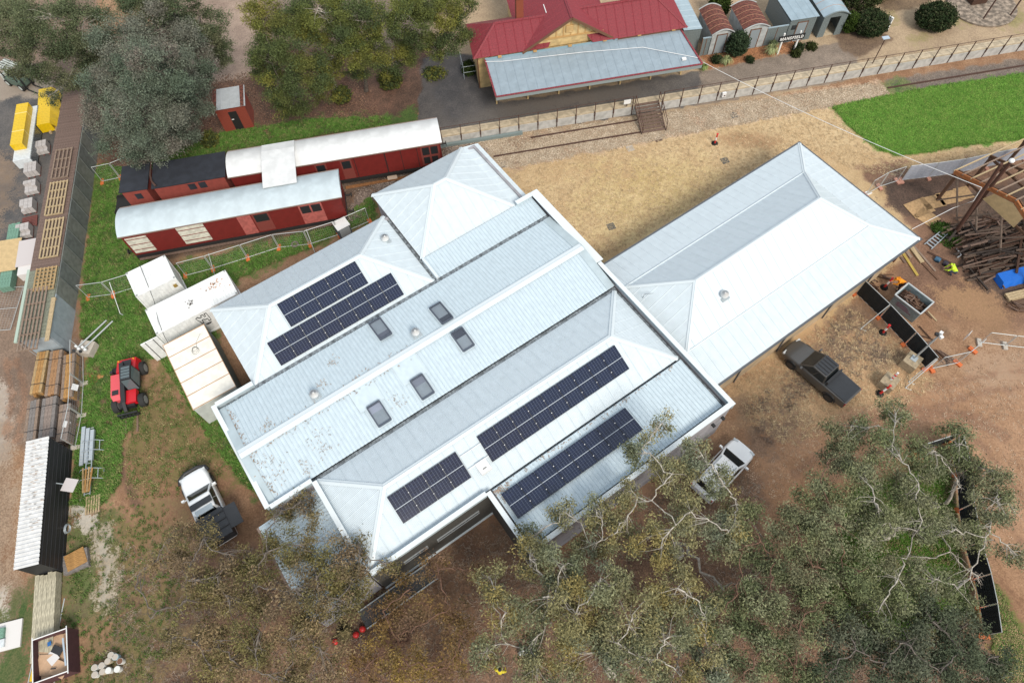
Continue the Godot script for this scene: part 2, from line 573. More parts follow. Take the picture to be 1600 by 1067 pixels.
	# scrubby ground by the parked ute
	for p in [Vector2(19.26, -18.66), Vector2(20.08, -18.94), Vector2(23.01, -22.69), Vector2(24.06, -23.67), Vector2(25.26, -24.13), Vector2(25.71, -23.04), Vector2(24.72, -21.54), Vector2(26.19, -21.19), Vector2(16.94, -17.14), Vector2(17.15, -15.84), Vector2(23.55, -20.60), Vector2(22.50, -21.68), Vector2(16.22, -14.91), Vector2(18.42, -16.13), Vector2(15.45, -17.23), Vector2(26.17, -20.43)]:
		var r := rng.randf_range(0.5, 1.1)
		zone([p + Vector2(-r, -0.6 * r), p + Vector2(0.3, -r), p + Vector2(r, 0), p + Vector2(0.4 * r, r), p + Vector2(-0.8 * r, 0.7 * r)], tone(96, 80, 70), tone(126, 104, 88), 0.6, 2.2, 0.9, 0.65)
	# litter under the south trees
	zone([Vector2(-25.2, -10.6), Vector2(-19.7, -11.5), Vector2(-15.8, -9.7), Vector2(-10.1, -7.7), Vector2(-1.4, -11.3), Vector2(1.2, -8.0), Vector2(7.5, -11.6), Vector2(13.0, -14.7), Vector2(15.7, -11.9), Vector2(13.7, -6.6), Vector2(20.2, -6.2), Vector2(26.9, -3.0), Vector2(25.4, 0.8), Vector2(-24.6, -1.7)], tone(112, 86, 70), tone(144, 112, 90), 1.6, 0.9, 0.75)
	zone([Vector2(-10.0, -5.7), Vector2(-2.3, -10.5), Vector2(0.8, -7.6), Vector2(-2.5, -3.9), Vector2(-4.7, -0.7), Vector2(-11.9, -1.1)], tone(104, 76, 62), tone(130, 100, 78), 1.6, 1.0, 0.8)
	zone([Vector2(21.4, -11.6), Vector2(27.5, -12.9), Vector2(26.3, -7.4), Vector2(25.7, -3.8), Vector2(20.8, -2.3), Vector2(17.3, -4.2), Vector2(17.9, -7.8)], tone(54, 84, 34), tone(92, 90, 54), 1.6, 1.0, 0.7)
	zone([Vector2(27.5, -5.8), Vector2(28.0, -4.3), Vector2(28.1, -2.3), Vector2(27.8, 0.3), Vector2(25.7, 0.2), Vector2(26.6, -3.0)], tone(74, 104, 38), tone(140, 120, 70), 0.9, 1.0, 0.6)
	# grass along the west side
	zone([Vector2(-34.7, -43.1), Vector2(-32.2, -42.4), Vector2(-31.5, -38.3), Vector2(-29.0, -32.9), Vector2(-25.9, -31.8), Vector2(-23.1, -32.4), Vector2(-18.2, -33.9), Vector2(-13.2, -35.0), Vector2(-12.2, -36.5), Vector2(-10.9, -37.8), Vector2(-10.1, -35.7), Vector2(-11.7, -34.8), Vector2(-16.1, -32.4), Vector2(-20.5, -30.3), Vector2(-22.3, -27.8), Vector2(-20.8, -21.4), Vector2(-17.9, -16.5), Vector2(-16.1, -12.5), Vector2(-18.0, -13.9), Vector2(-20.6, -17.1), Vector2(-22.3, -19.5), Vector2(-25.3, -23.7), Vector2(-27.0, -23.8), Vector2(-25.4, -19.7), Vector2(-26.6, -17.0), Vector2(-26.0, -14.3), Vector2(-27.3, -12.7), Vector2(-29.0, -12.8), Vector2(-29.9, -17.7), Vector2(-30.5, -24.0), Vector2(-31.7, -26.3), Vector2(-32.8, -31.4)], tone(62, 92, 38), tone(98, 112, 56), 0.7, 1.4, 0.7)
	zone([Vector2(-27.2, -19.9), Vector2(-25.1, -22.7), Vector2(-22.3, -19.5), Vector2(-19.0, -15.2), Vector2(-22.2, -14.1), Vector2(-25.6, -14.3)], tone(138, 108, 78), tone(98, 104, 50), 1.8, 1.8, 0.6)
	zone([Vector2(-29.0, -21.4), Vector2(-27.9, -19.9), Vector2(-25.8, -15.2), Vector2(-24.0, -12.5), Vector2(-25.0, -12.6), Vector2(-26.7, -15.7), Vector2(-28.1, -18.0)], tone(110, 84, 68), tone(134, 104, 82), 0.5, 1.0, 0.5, 0.9)
	zone([Vector2(-26.3, -23.8), Vector2(-24.6, -20.7), Vector2(-23.6, -17.8), Vector2(-24.5, -17.3), Vector2(-25.8, -19.8)], tone(146, 116, 86), tone(120, 104, 66), 0.8, 1.2, 0.5, 0.9)
	zone([Vector2(-30.5, -22.8), Vector2(-29.3, -22.9), Vector2(-29.3, -22.3), Vector2(-30.0, -21.9)], tone(196, 140, 88), tone(206, 150, 96), 0.3, 0.8, 0.4)
	zone([Vector2(-30.5, -35.6), Vector2(-29.0, -33.3), Vector2(-28.2, -31.7), Vector2(-29.4, -33.0)], tone(124, 92, 70), tone(110, 84, 64), 0.6, 1.0, 0.5)
	# patches in the west soil
	zone([Vector2(-29.0, -12.8), Vector2(-26.1, -13.1), Vector2(-24.1, -10.2), Vector2(-23.8, -6.4), Vector2(-24.8, -5.7), Vector2(-27.7, -5.9), Vector2(-28.7, -8.9)], tone(124, 108, 82), tone(84, 104, 52), 1.0, 1.7, 0.7, 0.9)
	zone([Vector2(-25.2, -12.6), Vector2(-22.9, -13.3), Vector2(-20.6, -10.0), Vector2(-20.7, -6.2), Vector2(-23.1, -5.0), Vector2(-24.7, -8.7)], tone(152, 120, 92), tone(116, 104, 62), 2.0, 1.6, 0.6, 0.9)
	zone([Vector2(-25.0, -6.5), Vector2(-23.1, -8.6), Vector2(-19.7, -4.8), Vector2(-21.8, -2.2), Vector2(-27.4, -2.5), Vector2(-25.3, -4.7)], tone(104, 104, 54), tone(132, 108, 80), 2.0, 1.7, 0.6, 0.9)
	zone([Vector2(-29.0, -13.3), Vector2(-28.1, -13.5), Vector2(-27.3, -12.7), Vector2(-27.1, -11.7), Vector2(-28.4, -11.9)], tone(226, 222, 212), tone(190, 180, 166), 0.4, 1.9, 0.5)
	zone([Vector2(-27.3, -11.1), Vector2(-26.2, -11.9), Vector2(-25.3, -9.4), Vector2(-24.9, -6.5), Vector2(-26.0, -7.2), Vector2(-26.4, -9.1)], tone(220, 214, 202), tone(166, 150, 130), 0.5, 2.2, 0.7, 0.9)
	# the upper ground round the station
	zone([Vector2(-6.9, -67.3), Vector2(57.9, -61.3), Vector2(53.7, -52.1), Vector2(31.6, -48.1), Vector2(20.5, -45.8), Vector2(-4.9, -42.8)], tone(170, 146, 120), tone(190, 166, 136), 0.5, 0.5, 0.4)
	zone([Vector2(-6.7, -52.9), Vector2(-4.3, -53.6), Vector2(-0.9, -52.4), Vector2(0.1, -46.6), Vector2(18.3, -49.2), Vector2(21.4, -46.5), Vector2(12.1, -45.2), Vector2(-4.9, -43.2), Vector2(-7.1, -44.1)], tone(84, 80, 80), tone(108, 102, 98), 0.4, 0.5, 0.35)
	zone([Vector2(-4.9, -52.8), Vector2(-1.8, -50.8), Vector2(-0.5, -45.9), Vector2(-4.4, -44.7), Vector2(-5.5, -48.7)], tone(68, 68, 72), tone(96, 92, 92), 1.0, 1.2, 0.35, 0.8)
	zone([Vector2(-0.5, -46.3), Vector2(12.5, -48.2), Vector2(12.5, -46.4), Vector2(-0.0, -44.5)], tone(116, 106, 98), tone(96, 90, 86), 0.8, 0.8, 0.3, 0.7)
	zone([Vector2(18.0, -49.0), Vector2(32.2, -52.1), Vector2(32.0, -48.4), Vector2(31.0, -47.9), Vector2(17.2, -45.9)], tone(132, 118, 106), tone(152, 136, 122), 0.4, 0.6, 0.5)
	zone([Vector2(18.4, -51.2), Vector2(27.5, -53.1), Vector2(27.6, -51.1), Vector2(18.6, -49.3)], tone(168, 116, 80), tone(140, 100, 76), 0.4, 0.8, 0.9)
	zone([Vector2(30.8, -53.1), Vector2(34.5, -53.8), Vector2(36.2, -51.9), Vector2(32.4, -49.6), Vector2(31.2, -50.4)], tone(110, 88, 72), tone(128, 106, 86), 0.6, 0.8, 0.6)
	zone([Vector2(36.1, -59.3), Vector2(42.7, -58.7), Vector2(40.5, -56.0), Vector2(36.1, -55.3)], tone(106, 86, 70), tone(130, 108, 84), 0.8, 1.0, 0.7)
	for e in [[Vector2(37.9, -51.7), Vector2(38.9, -52.1), Vector2(38.8, -50.8), Vector2(37.6, -50.7)], [Vector2(42.0, -55.0), Vector2(44.1, -54.3), Vector2(43.0, -53.1), Vector2(41.5, -53.7)], [Vector2(46.4, -54.1), Vector2(49.0, -54.8), Vector2(48.1, -52.6), Vector2(46.4, -52.8)], [Vector2(35.9, -55.5), Vector2(37.2, -54.8), Vector2(36.3, -54.0)]]:
		zone(e, tone(120, 124, 66), tone(160, 144, 104), 1.0, 1.8, 0.5, 0.9)

	paint_rows_out.resize(PIC_H)
	var job := WorkerThreadPool.add_group_task(paint_row, PIC_H)
	WorkerThreadPool.wait_for_group_task_completion(job)
	var bytes := PackedByteArray()
	for y in PIC_H:
		bytes.append_array(paint_rows_out[y])
	paint_rows_out.clear()
	zones.clear()
	var im := Image.create_from_data(PIC_W, PIC_H, false, Image.FORMAT_RGB8, bytes)
	var m := StandardMaterial3D.new()
	m.resource_name = "soil"
	m.albedo_texture = ImageTexture.create_from_image(im)
	m.texture_repeat = true
	m.roughness = 0.95
	mats["soil"] = m

	var s := Shape.new()
	var step := 2.0
	var bump := FastNoiseLite.new()
	bump.frequency = 0.08
	bump.seed = 3
	var x := -58.0
	while x < 57.9:
		var z := -74.0
		while z < 5.9:
			var q := []
			for e in [[0, step], [step, step], [step, 0], [0, 0]]:
				q.append(Vector3(x + e[0], 0, z + e[1]))
			s.quad(q[0], q[1], q[2], q[3])
			z += step
		x += step
	ground_uv(s)
	setting(s, "ground", m)
	var far := Shape.new()
	far.quad(Vector3(-600, -0.06, 600), Vector3(600, -0.06, 600), Vector3(600, -0.06, -600), Vector3(-600, -0.06, -600))
	setting(far, "terrain", mat("far_soil", tone(150, 118, 92), 0.95, 0, "mottle", 0.05))


func ground_uv(s: Shape) -> void:
	for i in s.v.size():
		s.uv[i] = Vector2((s.v[i].x - WEST) / (PIC_W / PER_M), (s.v[i].z - NORTH) / (PIC_H / PER_M))

# ---------- the main building, laid out along its own axes (x along the long side, z towards the south-east)

func roof(parent: Node3D, p: Array, run: Vector3, fine: bool, m: Material, called := "roof_slope") -> MeshInstance3D:
	var s := Shape.new()
	if fine:
		s.sheet(p, run, 0.095, 0.017, WAVE)
	else:
		s.sheet(p, run, 0.25, 0.045, RIB)
	return part(s, called, m, parent)


func cap(parent: Node3D, called: String, m: Material, p: Vector3, q: Vector3, wide: float, high: float) -> void:
	var s := Shape.new()
	s.beam(p, q, wide, high)
	part(s, called, m, parent)


# a folded ridge or hip flashing: two thin leaves and a rolled crown
func flashing(parent: Node3D, p: Vector3, q: Vector3, m: Material, wide := 0.34) -> void:
	var s := Shape.new()
	var d := (q - p).normalized()
	var side := d.cross(Vector3.UP).normalized()
	var up := Vector3(0, 0.055, 0)
	var low := Vector3(0, -0.03, 0)
	s.quad(p + side * wide / 2 + low + up * 0.6, q + side * wide / 2 + low + up * 0.6, q + up, p + up)
	s.quad(p + up, q + up, q - side * wide / 2 + low + up * 0.6, p - side * wide / 2 + low + up * 0.6)
	s.rod(p + up, q + up, 0.028, 6)
	part(s, "ridge_flashing", m, parent)


func hip_roof(parent: Node3D, x0: float, x1: float, z0: float, z1: float, e: float, r0: Vector3, r1: Vector3, m: Material) -> void:
	var a := Vector3(x0, e, z0)
	var b := Vector3(x1, e, z0)
	var d := Vector3(x1, e, z1)
	var f := Vector3(x0, e, z1)
	roof(parent, [a, b, r1, r0], Vector3(0, 0, 1), true, m)
	roof(parent, [f, d, r1, r0], Vector3(0, 0, 1), true, m)
	roof(parent, [a, f, r0], Vector3(1, 0, 0), true, m)
	roof(parent, [b, d, r1], Vector3(1, 0, 0), true, m)
	var fm := mat("flashing")
	for g in [[a, r0], [f, r0], [b, r1], [d, r1], [r0, r1]]:
		if g[0].distance_to(g[1]) > 0.3:
			flashing(parent, g[0], g[1], fm)


func wall(parent: Node3D, p: Vector2, q: Vector2, high: float, m: Material, low := 0.0) -> MeshInstance3D:
	var s := Shape.new()
	s.beam(Vector3(p.x, (high + low) / 2, p.y), Vector3(q.x, (high + low) / 2, q.y), 0.2, high - low)
	return part(s, "wall", m, parent)


func vent(parent: Node3D, at: Vector3) -> void:
	var s := Shape.new()
	s.box(at + Vector3(0, 0.03, 0), Vector3(0.62, 0.05, 0.62))
	s.tube([at, at + Vector3(0, 0.22, 0)], [0.17, 0.17], 12)
	var o := part(s, "roof_vent", mat("galvanised"), parent)
	var t := Shape.new()
	t.tube([at + Vector3(0, 0.2, 0), at + Vector3(0, 0.26, 0), at + Vector3(0, 0.42, 0), at + Vector3(0, 0.52, 0), at + Vector3(0, 0.55, 0)], [0.18, 0.26, 0.29, 0.2, 0.04], 14)
	part(t, "vent_cowl", mat("white_metal"), o)


func skylight(parent: Node3D, x0: float, x1: float, z0: float, z1: float, y0: float, y1: float, painted_sheen: float) -> void:
	var s := Shape.new()
	var lift := Vector3(0, 0.10, 0)
	var a := Vector3(x0, y0, z0) + lift
	var b := Vector3(x1, y0, z0) + lift
	var d := Vector3(x1, y1, z1) + lift
	var f := Vector3(x0, y1, z1) + lift
	for g in [[a, b], [f, d]]:
		s.beam(g[0], g[1], 0.08, 0.2)
	for g in [[a, f], [b, d]]:
		s.beam(g[0], g[1], 0.08, 0.196)
	var o := part(s, "skylight", mat("skylight_frame"), parent)
	var p := Shape.new()
	var k := Vector3(0, 0.05, 0)
	p.quad(f + k, d + k, b + k, a + k)
	part(p, "pane", mat("roof_glass"), o)
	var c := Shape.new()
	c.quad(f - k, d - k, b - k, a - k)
	part(c, "painted_sheen", mat("painted_sheen_%d" % int(painted_sheen * 10), Color(painted_sheen, painted_sheen * 1.1, painted_sheen * 1.35), 0.8), o)  # sheet under the pane; its grey paints in the reflection on the glass
	# apron flashing up to the ridge side
	var t := Shape.new()
	var up := Vector3(0, 0.055, 0)
	t.quad(Vector3(x0 - 0.12, y1, z1 + 0.1) + up, Vector3(x1 + 0.12, y1, z1 + 0.1) + up, Vector3(x1 + 0.12, y0, z0 - 0.1) + up, Vector3(x0 - 0.12, y0, z0 - 0.1) + up)
	part(t, "skylight_apron", mat("rib_steel"), parent)


func build_main_building() -> void:
	var steel := mat("roof_steel", tone(226, 238, 246), 0.45, 0.0, "streak", 0.22)
	steel.metallic_specular = 0.5
	var steel2 := mat("rib_steel", tone(217, 233, 243), 0.45, 0.05, "streak", 0.3)
	mat("flashing", tone(230, 240, 246), 0.45)
	mat("parapet_cap", tone(236, 244, 248), 0.4)
	mat("gutter", tone(158, 168, 176), 0.6, 0, "worn", 0.6)
	mat("galvanised", tone(196, 206, 212), 0.4, 0.3)
	mat("white_metal", tone(250, 250, 250), 0.4)
	mat("skylight_frame", tone(84, 92, 106), 0.5)
	var rg := mat("roof_glass", Color(0.055, 0.07, 0.11), 0.05)
	rg.transparency = BaseMaterial3D.TRANSPARENCY_ALPHA
	rg.albedo_color.a = 0.4
	var dark := mat("dark_cladding", tone(88, 86, 82), 0.7, 0, "grain", 0.4)
	var grey := mat("grey_render", tone(178, 176, 182), 0.8, 0, "mottle", 0.2)
	var parapet_in := mat("parapet_inner", tone(200, 216, 224), 0.5, 0.05, "faint", 0.3)
	var trim := mat("parapet_cap")
	var gut := mat("gutter")

	var b := thing("community_building", "large white steel-roofed building with hipped roofs, skylights and parapets in the centre", "building", CORNER, TURN)
	# walls
	var w := [[0.12, 0.1, 0.12, 7.8, grey], [0.22, 0.0, 3.0, 0.0, grey], [3.1, 0.1, 3.1, -6.6, grey], [3.2, -6.7, 16.4, -6.7, grey], [16.7, -6.6, 16.7, -8.8, grey], [16.8, -8.8, 25.4, -8.8, grey], [25.3, -8.7, 25.3, -2.2, grey],
		[25.4, -2.0, 26.1, -2.0, grey], [26.0, -1.9, 26.0, 18.4, grey], [25.9, 18.5, 10.9, 18.5, grey], [11.0, 18.4, 11.0, 14.4, dark], [10.9, 14.3, 3.1, 14.3, dark], [3.1, 14.2, 3.1, 7.9, grey], [3.0, 7.85, 0.02, 7.85, grey]]
	for e in w:
		var high := 4.1
		if e[0] == 3.1 and e[2] == 3.1 and e[1] < 5:
			high = 3.9
		wall(b, Vector2(e[0], e[1]), Vector2(e[2], e[3]), high, e[4])
	# ceilings close the rooms under the roofs
	for e in [[0.2, 25.9, 0.0, 7.7], [3.2, 25.9, 7.9, 14.2], [11.1, 25.9, 14.2, 18.4], [3.2, 16.6, -6.6, 0.0], [16.8, 25.2, -8.7, 0.0]]:
		one_box(b, "ceiling", grey, e[0], e[1], 3.7, 3.75, e[2], e[3])

	# central low gable
	roof(b, [Vector3(0.12, 4.25, 0.3), Vector3(25.75, 4.25, 0.3), Vector3(25.75, 4.9, 4.1), Vector3(0.12, 4.9, 4.1)], Vector3(0, 0, 1), false, steel2)
	roof(b, [Vector3(0.12, 4.25, 7.6), Vector3(25.75, 4.25, 7.6), Vector3(25.75, 4.9, 4.1), Vector3(0.12, 4.9, 4.1)], Vector3(0, 0, 1), false, steel2)
	flashing(b, Vector3(0.15, 4.94, 4.1), Vector3(25.7, 4.94, 4.1), mat("flashing"), 0.62)
	# edge trays beside the end parapets
	for x in [[0.1, 0.62], [25.2, 25.78]]:
		for g in [[4.25, 0.3], [4.25, 7.6]]:
			var t := Shape.new()
			var k := 0.06
			var q := [Vector3(x[0], g[0] + k, g[1]), Vector3(x[1], g[0] + k, g[1]), Vector3(x[1], 4.9 + k, 4.1), Vector3(x[0], 4.9 + k, 4.1)]
			if g[1] < 4:
				q.reverse()
			t.quad(q[0], q[1], q[2], q[3])
			part(t, "edge_tray", parapet_in, b)
	# strip roof below the north hip
	roof(b, [Vector3(16.6, 4.32, -1.95), Vector3(25.75, 4.32, -1.95), Vector3(25.75, 4.16, -0.02), Vector3(16.6, 4.16, -0.02)], Vector3(0, 0, 1), false, steel2)
	one_box(b, "fascia", mat("flashing"), 16.4, 16.58, 3.9, 4.36, -1.95, -0.02)
	# box gutters
	for e in [[0.12, 25.8, 4.14, -0.02, 0.3], [0.12, 25.8, 4.1, 7.6, 7.84], [16.2, 16.44, 3.95, -6.9, -0.02], [11.2, 25.7, 4.05, 14.2, 14.36], [2.95, 3.3, 3.95, 7.8, 14.2], [3.0, 10.9, 3.95, 14.15, 14.36], [25.6, 25.85, 3.95, 7.9, 18.4]]:
		one_box(b, "box_gutter", gut, e[0], e[1], e[2] - 0.1, e[2], e[3], e[4])
	# north-west hip
	hip_roof(b, 2.7, 16.2, -7.05, -0.03, 4.05, Vector3(6.1, 6.0, -3.5), Vector3(12.8, 6.0, -3.5), steel)
	# north hip with its lower verandah skirt
	hip_roof(b, 16.45, 24.4, -9.15, -2.0, 4.2, Vector3(19.95, 6.2, -5.6), Vector3(20.95, 6.2, -5.6), steel)
	roof(b, [Vector3(24.4, 4.2, -9.15), Vector3(25.85, 3.78, -9.15), Vector3(25.85, 3.78, -2.12), Vector3(24.4, 4.2, -2.12)], Vector3(1, 0, 0), true, steel)
	# long south hip
	hip_roof(b, 3.1, 25.6, 7.86, 14.2, 4.15, Vector3(6.15, 5.6, 11.0), Vector3(22.55, 5.6, 11.0), steel)
	# flat south-east roof
	roof(b, [Vector3(11.2, 4.3, 14.38), Vector3(25.6, 4.3, 14.38), Vector3(25.6, 4.12, 18.2), Vector3(11.2, 4.12, 18.2)], Vector3(0, 0, 1), false, steel2)
	one_box(b, "box_gutter", gut, 11.2, 25.8, 3.9, 4.0, 18.2, 18.36)
	# low south-west roof
	roof(b, [Vector3(-1.05, 3.25, 7.96), Vector3(2.9, 3.55, 7.96), Vector3(2.9, 3.55, 14.3), Vector3(-1.05, 3.25, 14.3)], Vector3(1, 0, 0), false, steel2)
	one_box(b, "gutter", mat("rust_gutter", tone(150, 128, 116), 0.6), -1.18, -1.04, 3.1, 3.26, 7.96, 14.3)
	wall(b, Vector2(-0.8, 14.2), Vector2(2.95, 14.2), 3.15, grey)
	wall(b, Vector2(-0.75, 14.1), Vector2(-0.75, 8.0), 3.1, grey)

	# parapets: a wall upstand and a cap each
	var pp := [[0.1, 0.0, 0.1, 7.8, 0.3], [0.25, 0.02, 2.75, 0.02, 0.3], [0.25, 7.84, 2.9, 7.84, 0.28], [3.0, 7.98, 3.0, 14.2, 0.3], [3.15, 14.4, 10.75, 14.4, 0.28], [10.9, 14.4, 10.9, 18.45, 0.3], [11.05, 18.5, 25.85, 18.5, 0.3], [26.0, 5.66, 26.0, 18.65, 0.3], [26.08, -2.1, 26.08, 5.6, 0.62], [24.45, -1.95, 25.76, -1.95, 0.34]]
	for e in pp:
		cap(b, "parapet", parapet_in, Vector3(e[0], 4.3, e[1]), Vector3(e[2], 4.3, e[3]), 0.14, 0.5)
		cap(b, "parapet_cap", trim, Vector3(e[0], 4.585, e[1]), Vector3(e[2], 4.585, e[3]), e[4], 0.06)
	one_box(b, "parapet_return", grey, 25.9, 26.35, 3.2, 4.5, -2.2, 5.5)

	# roof fittings
	vent(b, Vector3(12.9, 4.76, 3.2))
	vent(b, Vector3(5.58, 4.78, 3.28))
	vent(b, Vector3(15.1, 4.66, -4.55))
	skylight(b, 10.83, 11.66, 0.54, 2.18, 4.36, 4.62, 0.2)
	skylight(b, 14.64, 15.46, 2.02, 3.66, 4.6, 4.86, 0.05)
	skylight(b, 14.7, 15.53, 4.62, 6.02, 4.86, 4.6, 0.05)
	skylight(b, 10.86, 11.72, 5.84, 7.23, 4.64, 4.38, 0.34)  # this and the next get a paler sheet, as painted glass reflection
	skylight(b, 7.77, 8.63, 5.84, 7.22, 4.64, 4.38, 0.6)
	for e in [[7.3, 9.0], [10.4, 12.1]]:
		var t := Shape.new()
		t.quad(Vector3(e[0], 4.63, 5.85), Vector3(e[1], 4.63, 5.85), Vector3(e[1], 4.93, 4.3), Vector3(e[0], 4.93, 4.3))
		part(t, "skylight_tray", mat("rib_steel"), b)
	var ac := Shape.new()
	ac.box(Vector3(11.47, 4.86, 13.1), Vector3(0.7, 0.3, 0.75))
	var acu := part(ac, "isolator_box", mat("white_metal"), b)
	one_box(acu, "vent_slot", mat("slot_grey", tone(150, 150, 150), 0.7), 11.35, 11.6, 5.01, 5.02, 13.2, 13.28)
	for z in [11.95, 12.75]:
		var r := Shape.new()
		r.rod(Vector3(10.66, 5.33 - (z - 11.0) * 0.44 + 0.4, z), Vector3(12.08, 5.33 - (z - 11.0) * 0.44 + 0.4, z), 0.022, 5)
		part(r, "conduit", mat("white_metal"), b)
	# slit windows in the dark court wall
	for e in [[7.15, 10.0, 2.0, 2.35], [4.9, 6.4, 2.2, 2.5]]:
		var f := Shape.new()
		f.span(e[0] - 0.06, e[1] + 0.06, e[2] - 0.06, e[2], 14.4, 14.46)
		f.span(e[0] - 0.06, e[1] + 0.06, e[3], e[3] + 0.06, 14.4, 14.46)
		for k in 4:
			var x: float = lerpf(e[0], e[1], k / 3.0)
			f.span(x - 0.03, x + 0.03, e[2], e[3], 14.4, 14.455)
		var win := part(f, "window_frame", mat("silver_frame", tone(190, 195, 198), 0.4, 0.5), b)
		for k in 3:
			one_box(win, "pane", mat("window_glass", Color(0.03, 0.035, 0.04), 0.08), lerpf(e[0], e[1], k / 3.0) + 0.03, lerpf(e[0], e[1], (k + 1) / 3.0) - 0.03, e[2], e[3], 14.4, 14.43)
	one_box(b, "footing", mat("flashing"), 3.1, 10.9, 0.0, 0.12, 14.4, 14.5)
	# leaf litter lying in the gutters and along the flashings
	var lit := Shape.new()
	for k in 420:
		var at := Vector3.ZERO
		match k % 5:
			0: at = Vector3(rng.randf_range(0.6, 12.0), 4.93, 4.1 + (0.32 + absf(rng.randfn(0, 0.14))) * (1 if rng.randf() < 0.7 else -1))
			1: at = Vector3(rng.randf_range(11.2, 25.0), 4.36, 14.42 + absf(rng.randfn(0, 0.12)))
			2: at = Vector3(3.13 + rng.randf_range(0, 0.2), 3.99, rng.randf_range(8, 14))
			3: at = Vector3(rng.randf_range(11.2, 12.2), 4.36, 14.5 + absf(rng.randfn(0, 0.5)))
			4: at = Vector3(0.65 + absf(rng.randfn(0, 0.12)), 4.32 + 0.0, rng.randf_range(0.6, 7.4))
		if k % 5 == 4:
			at.y = 4.9 - absf(at.z - 4.1) * 0.178 + 0.07
		var a := rng.randf() * TAU
		var d := Vector3(cos(a), rng.randf_range(-0.1, 0.1), sin(a)) * rng.randf_range(0.03, 0.09)
		var sd := Vector3(-sin(a), 0, cos(a)) * rng.randf_range(0.008, 0.022)
		lit.col = [Color(0.26, 0.17, 0.11), Color(0.36, 0.25, 0.17), Color(0.2, 0.16, 0.12)][k % 3]
		lit.quad(at - d - sd, at + d - sd, at + d + sd, at - d + sd)
	for cl in [[4.3, 5.6, 0.5], [6.2, 2.7, 0.25], [1.3, 5.2, 0.35], [1.6, 6.3, 0.4], [4.6, 6.6, 0.3], [9.5, 6.4, 0.3], [7.6, 1.6, 0.2], [3.0, 6.9, 0.3], [2.2, 3.2, 0.25]]:
		for k in 24:
			var p := Vector3(cl[0] + rng.randfn(0, cl[2]), 0, cl[1] + rng.randfn(0, cl[2]))
			p.y = 4.9 - absf(p.z - 4.1) * 0.178 + 0.075
			var a := rng.randf() * TAU
			var d := Vector3(cos(a), 0, sin(a)) * rng.randf_range(0.03, 0.08)
			var sd := Vector3(-sin(a), 0.1, cos(a)) * rng.randf_range(0.007, 0.018)
			lit.col = [Color(0.3, 0.2, 0.13), Color(0.4, 0.29, 0.2), Color(0.22, 0.18, 0.14)][k % 3]
			lit.quad(p - d - sd, p + d - sd, p + d + sd, p - d + sd)
	var lo := part(lit, "leaf_litter", mat("litter", Color.WHITE, 0.9), b)
	lo.set_meta("kind", "stuff")
	# wall lamps and cameras on the south-east corner
	for e in [[25.4, 3.5], [24.6, 3.5]]:
		var t := Shape.new()
		t.box(Vector3(e[0], e[1], 18.7), Vector3(0.16, 0.16, 0.3))
		part(t, "wall_lamp", mat("black_plastic", Color(0.02, 0.02, 0.022), 0.5), b)


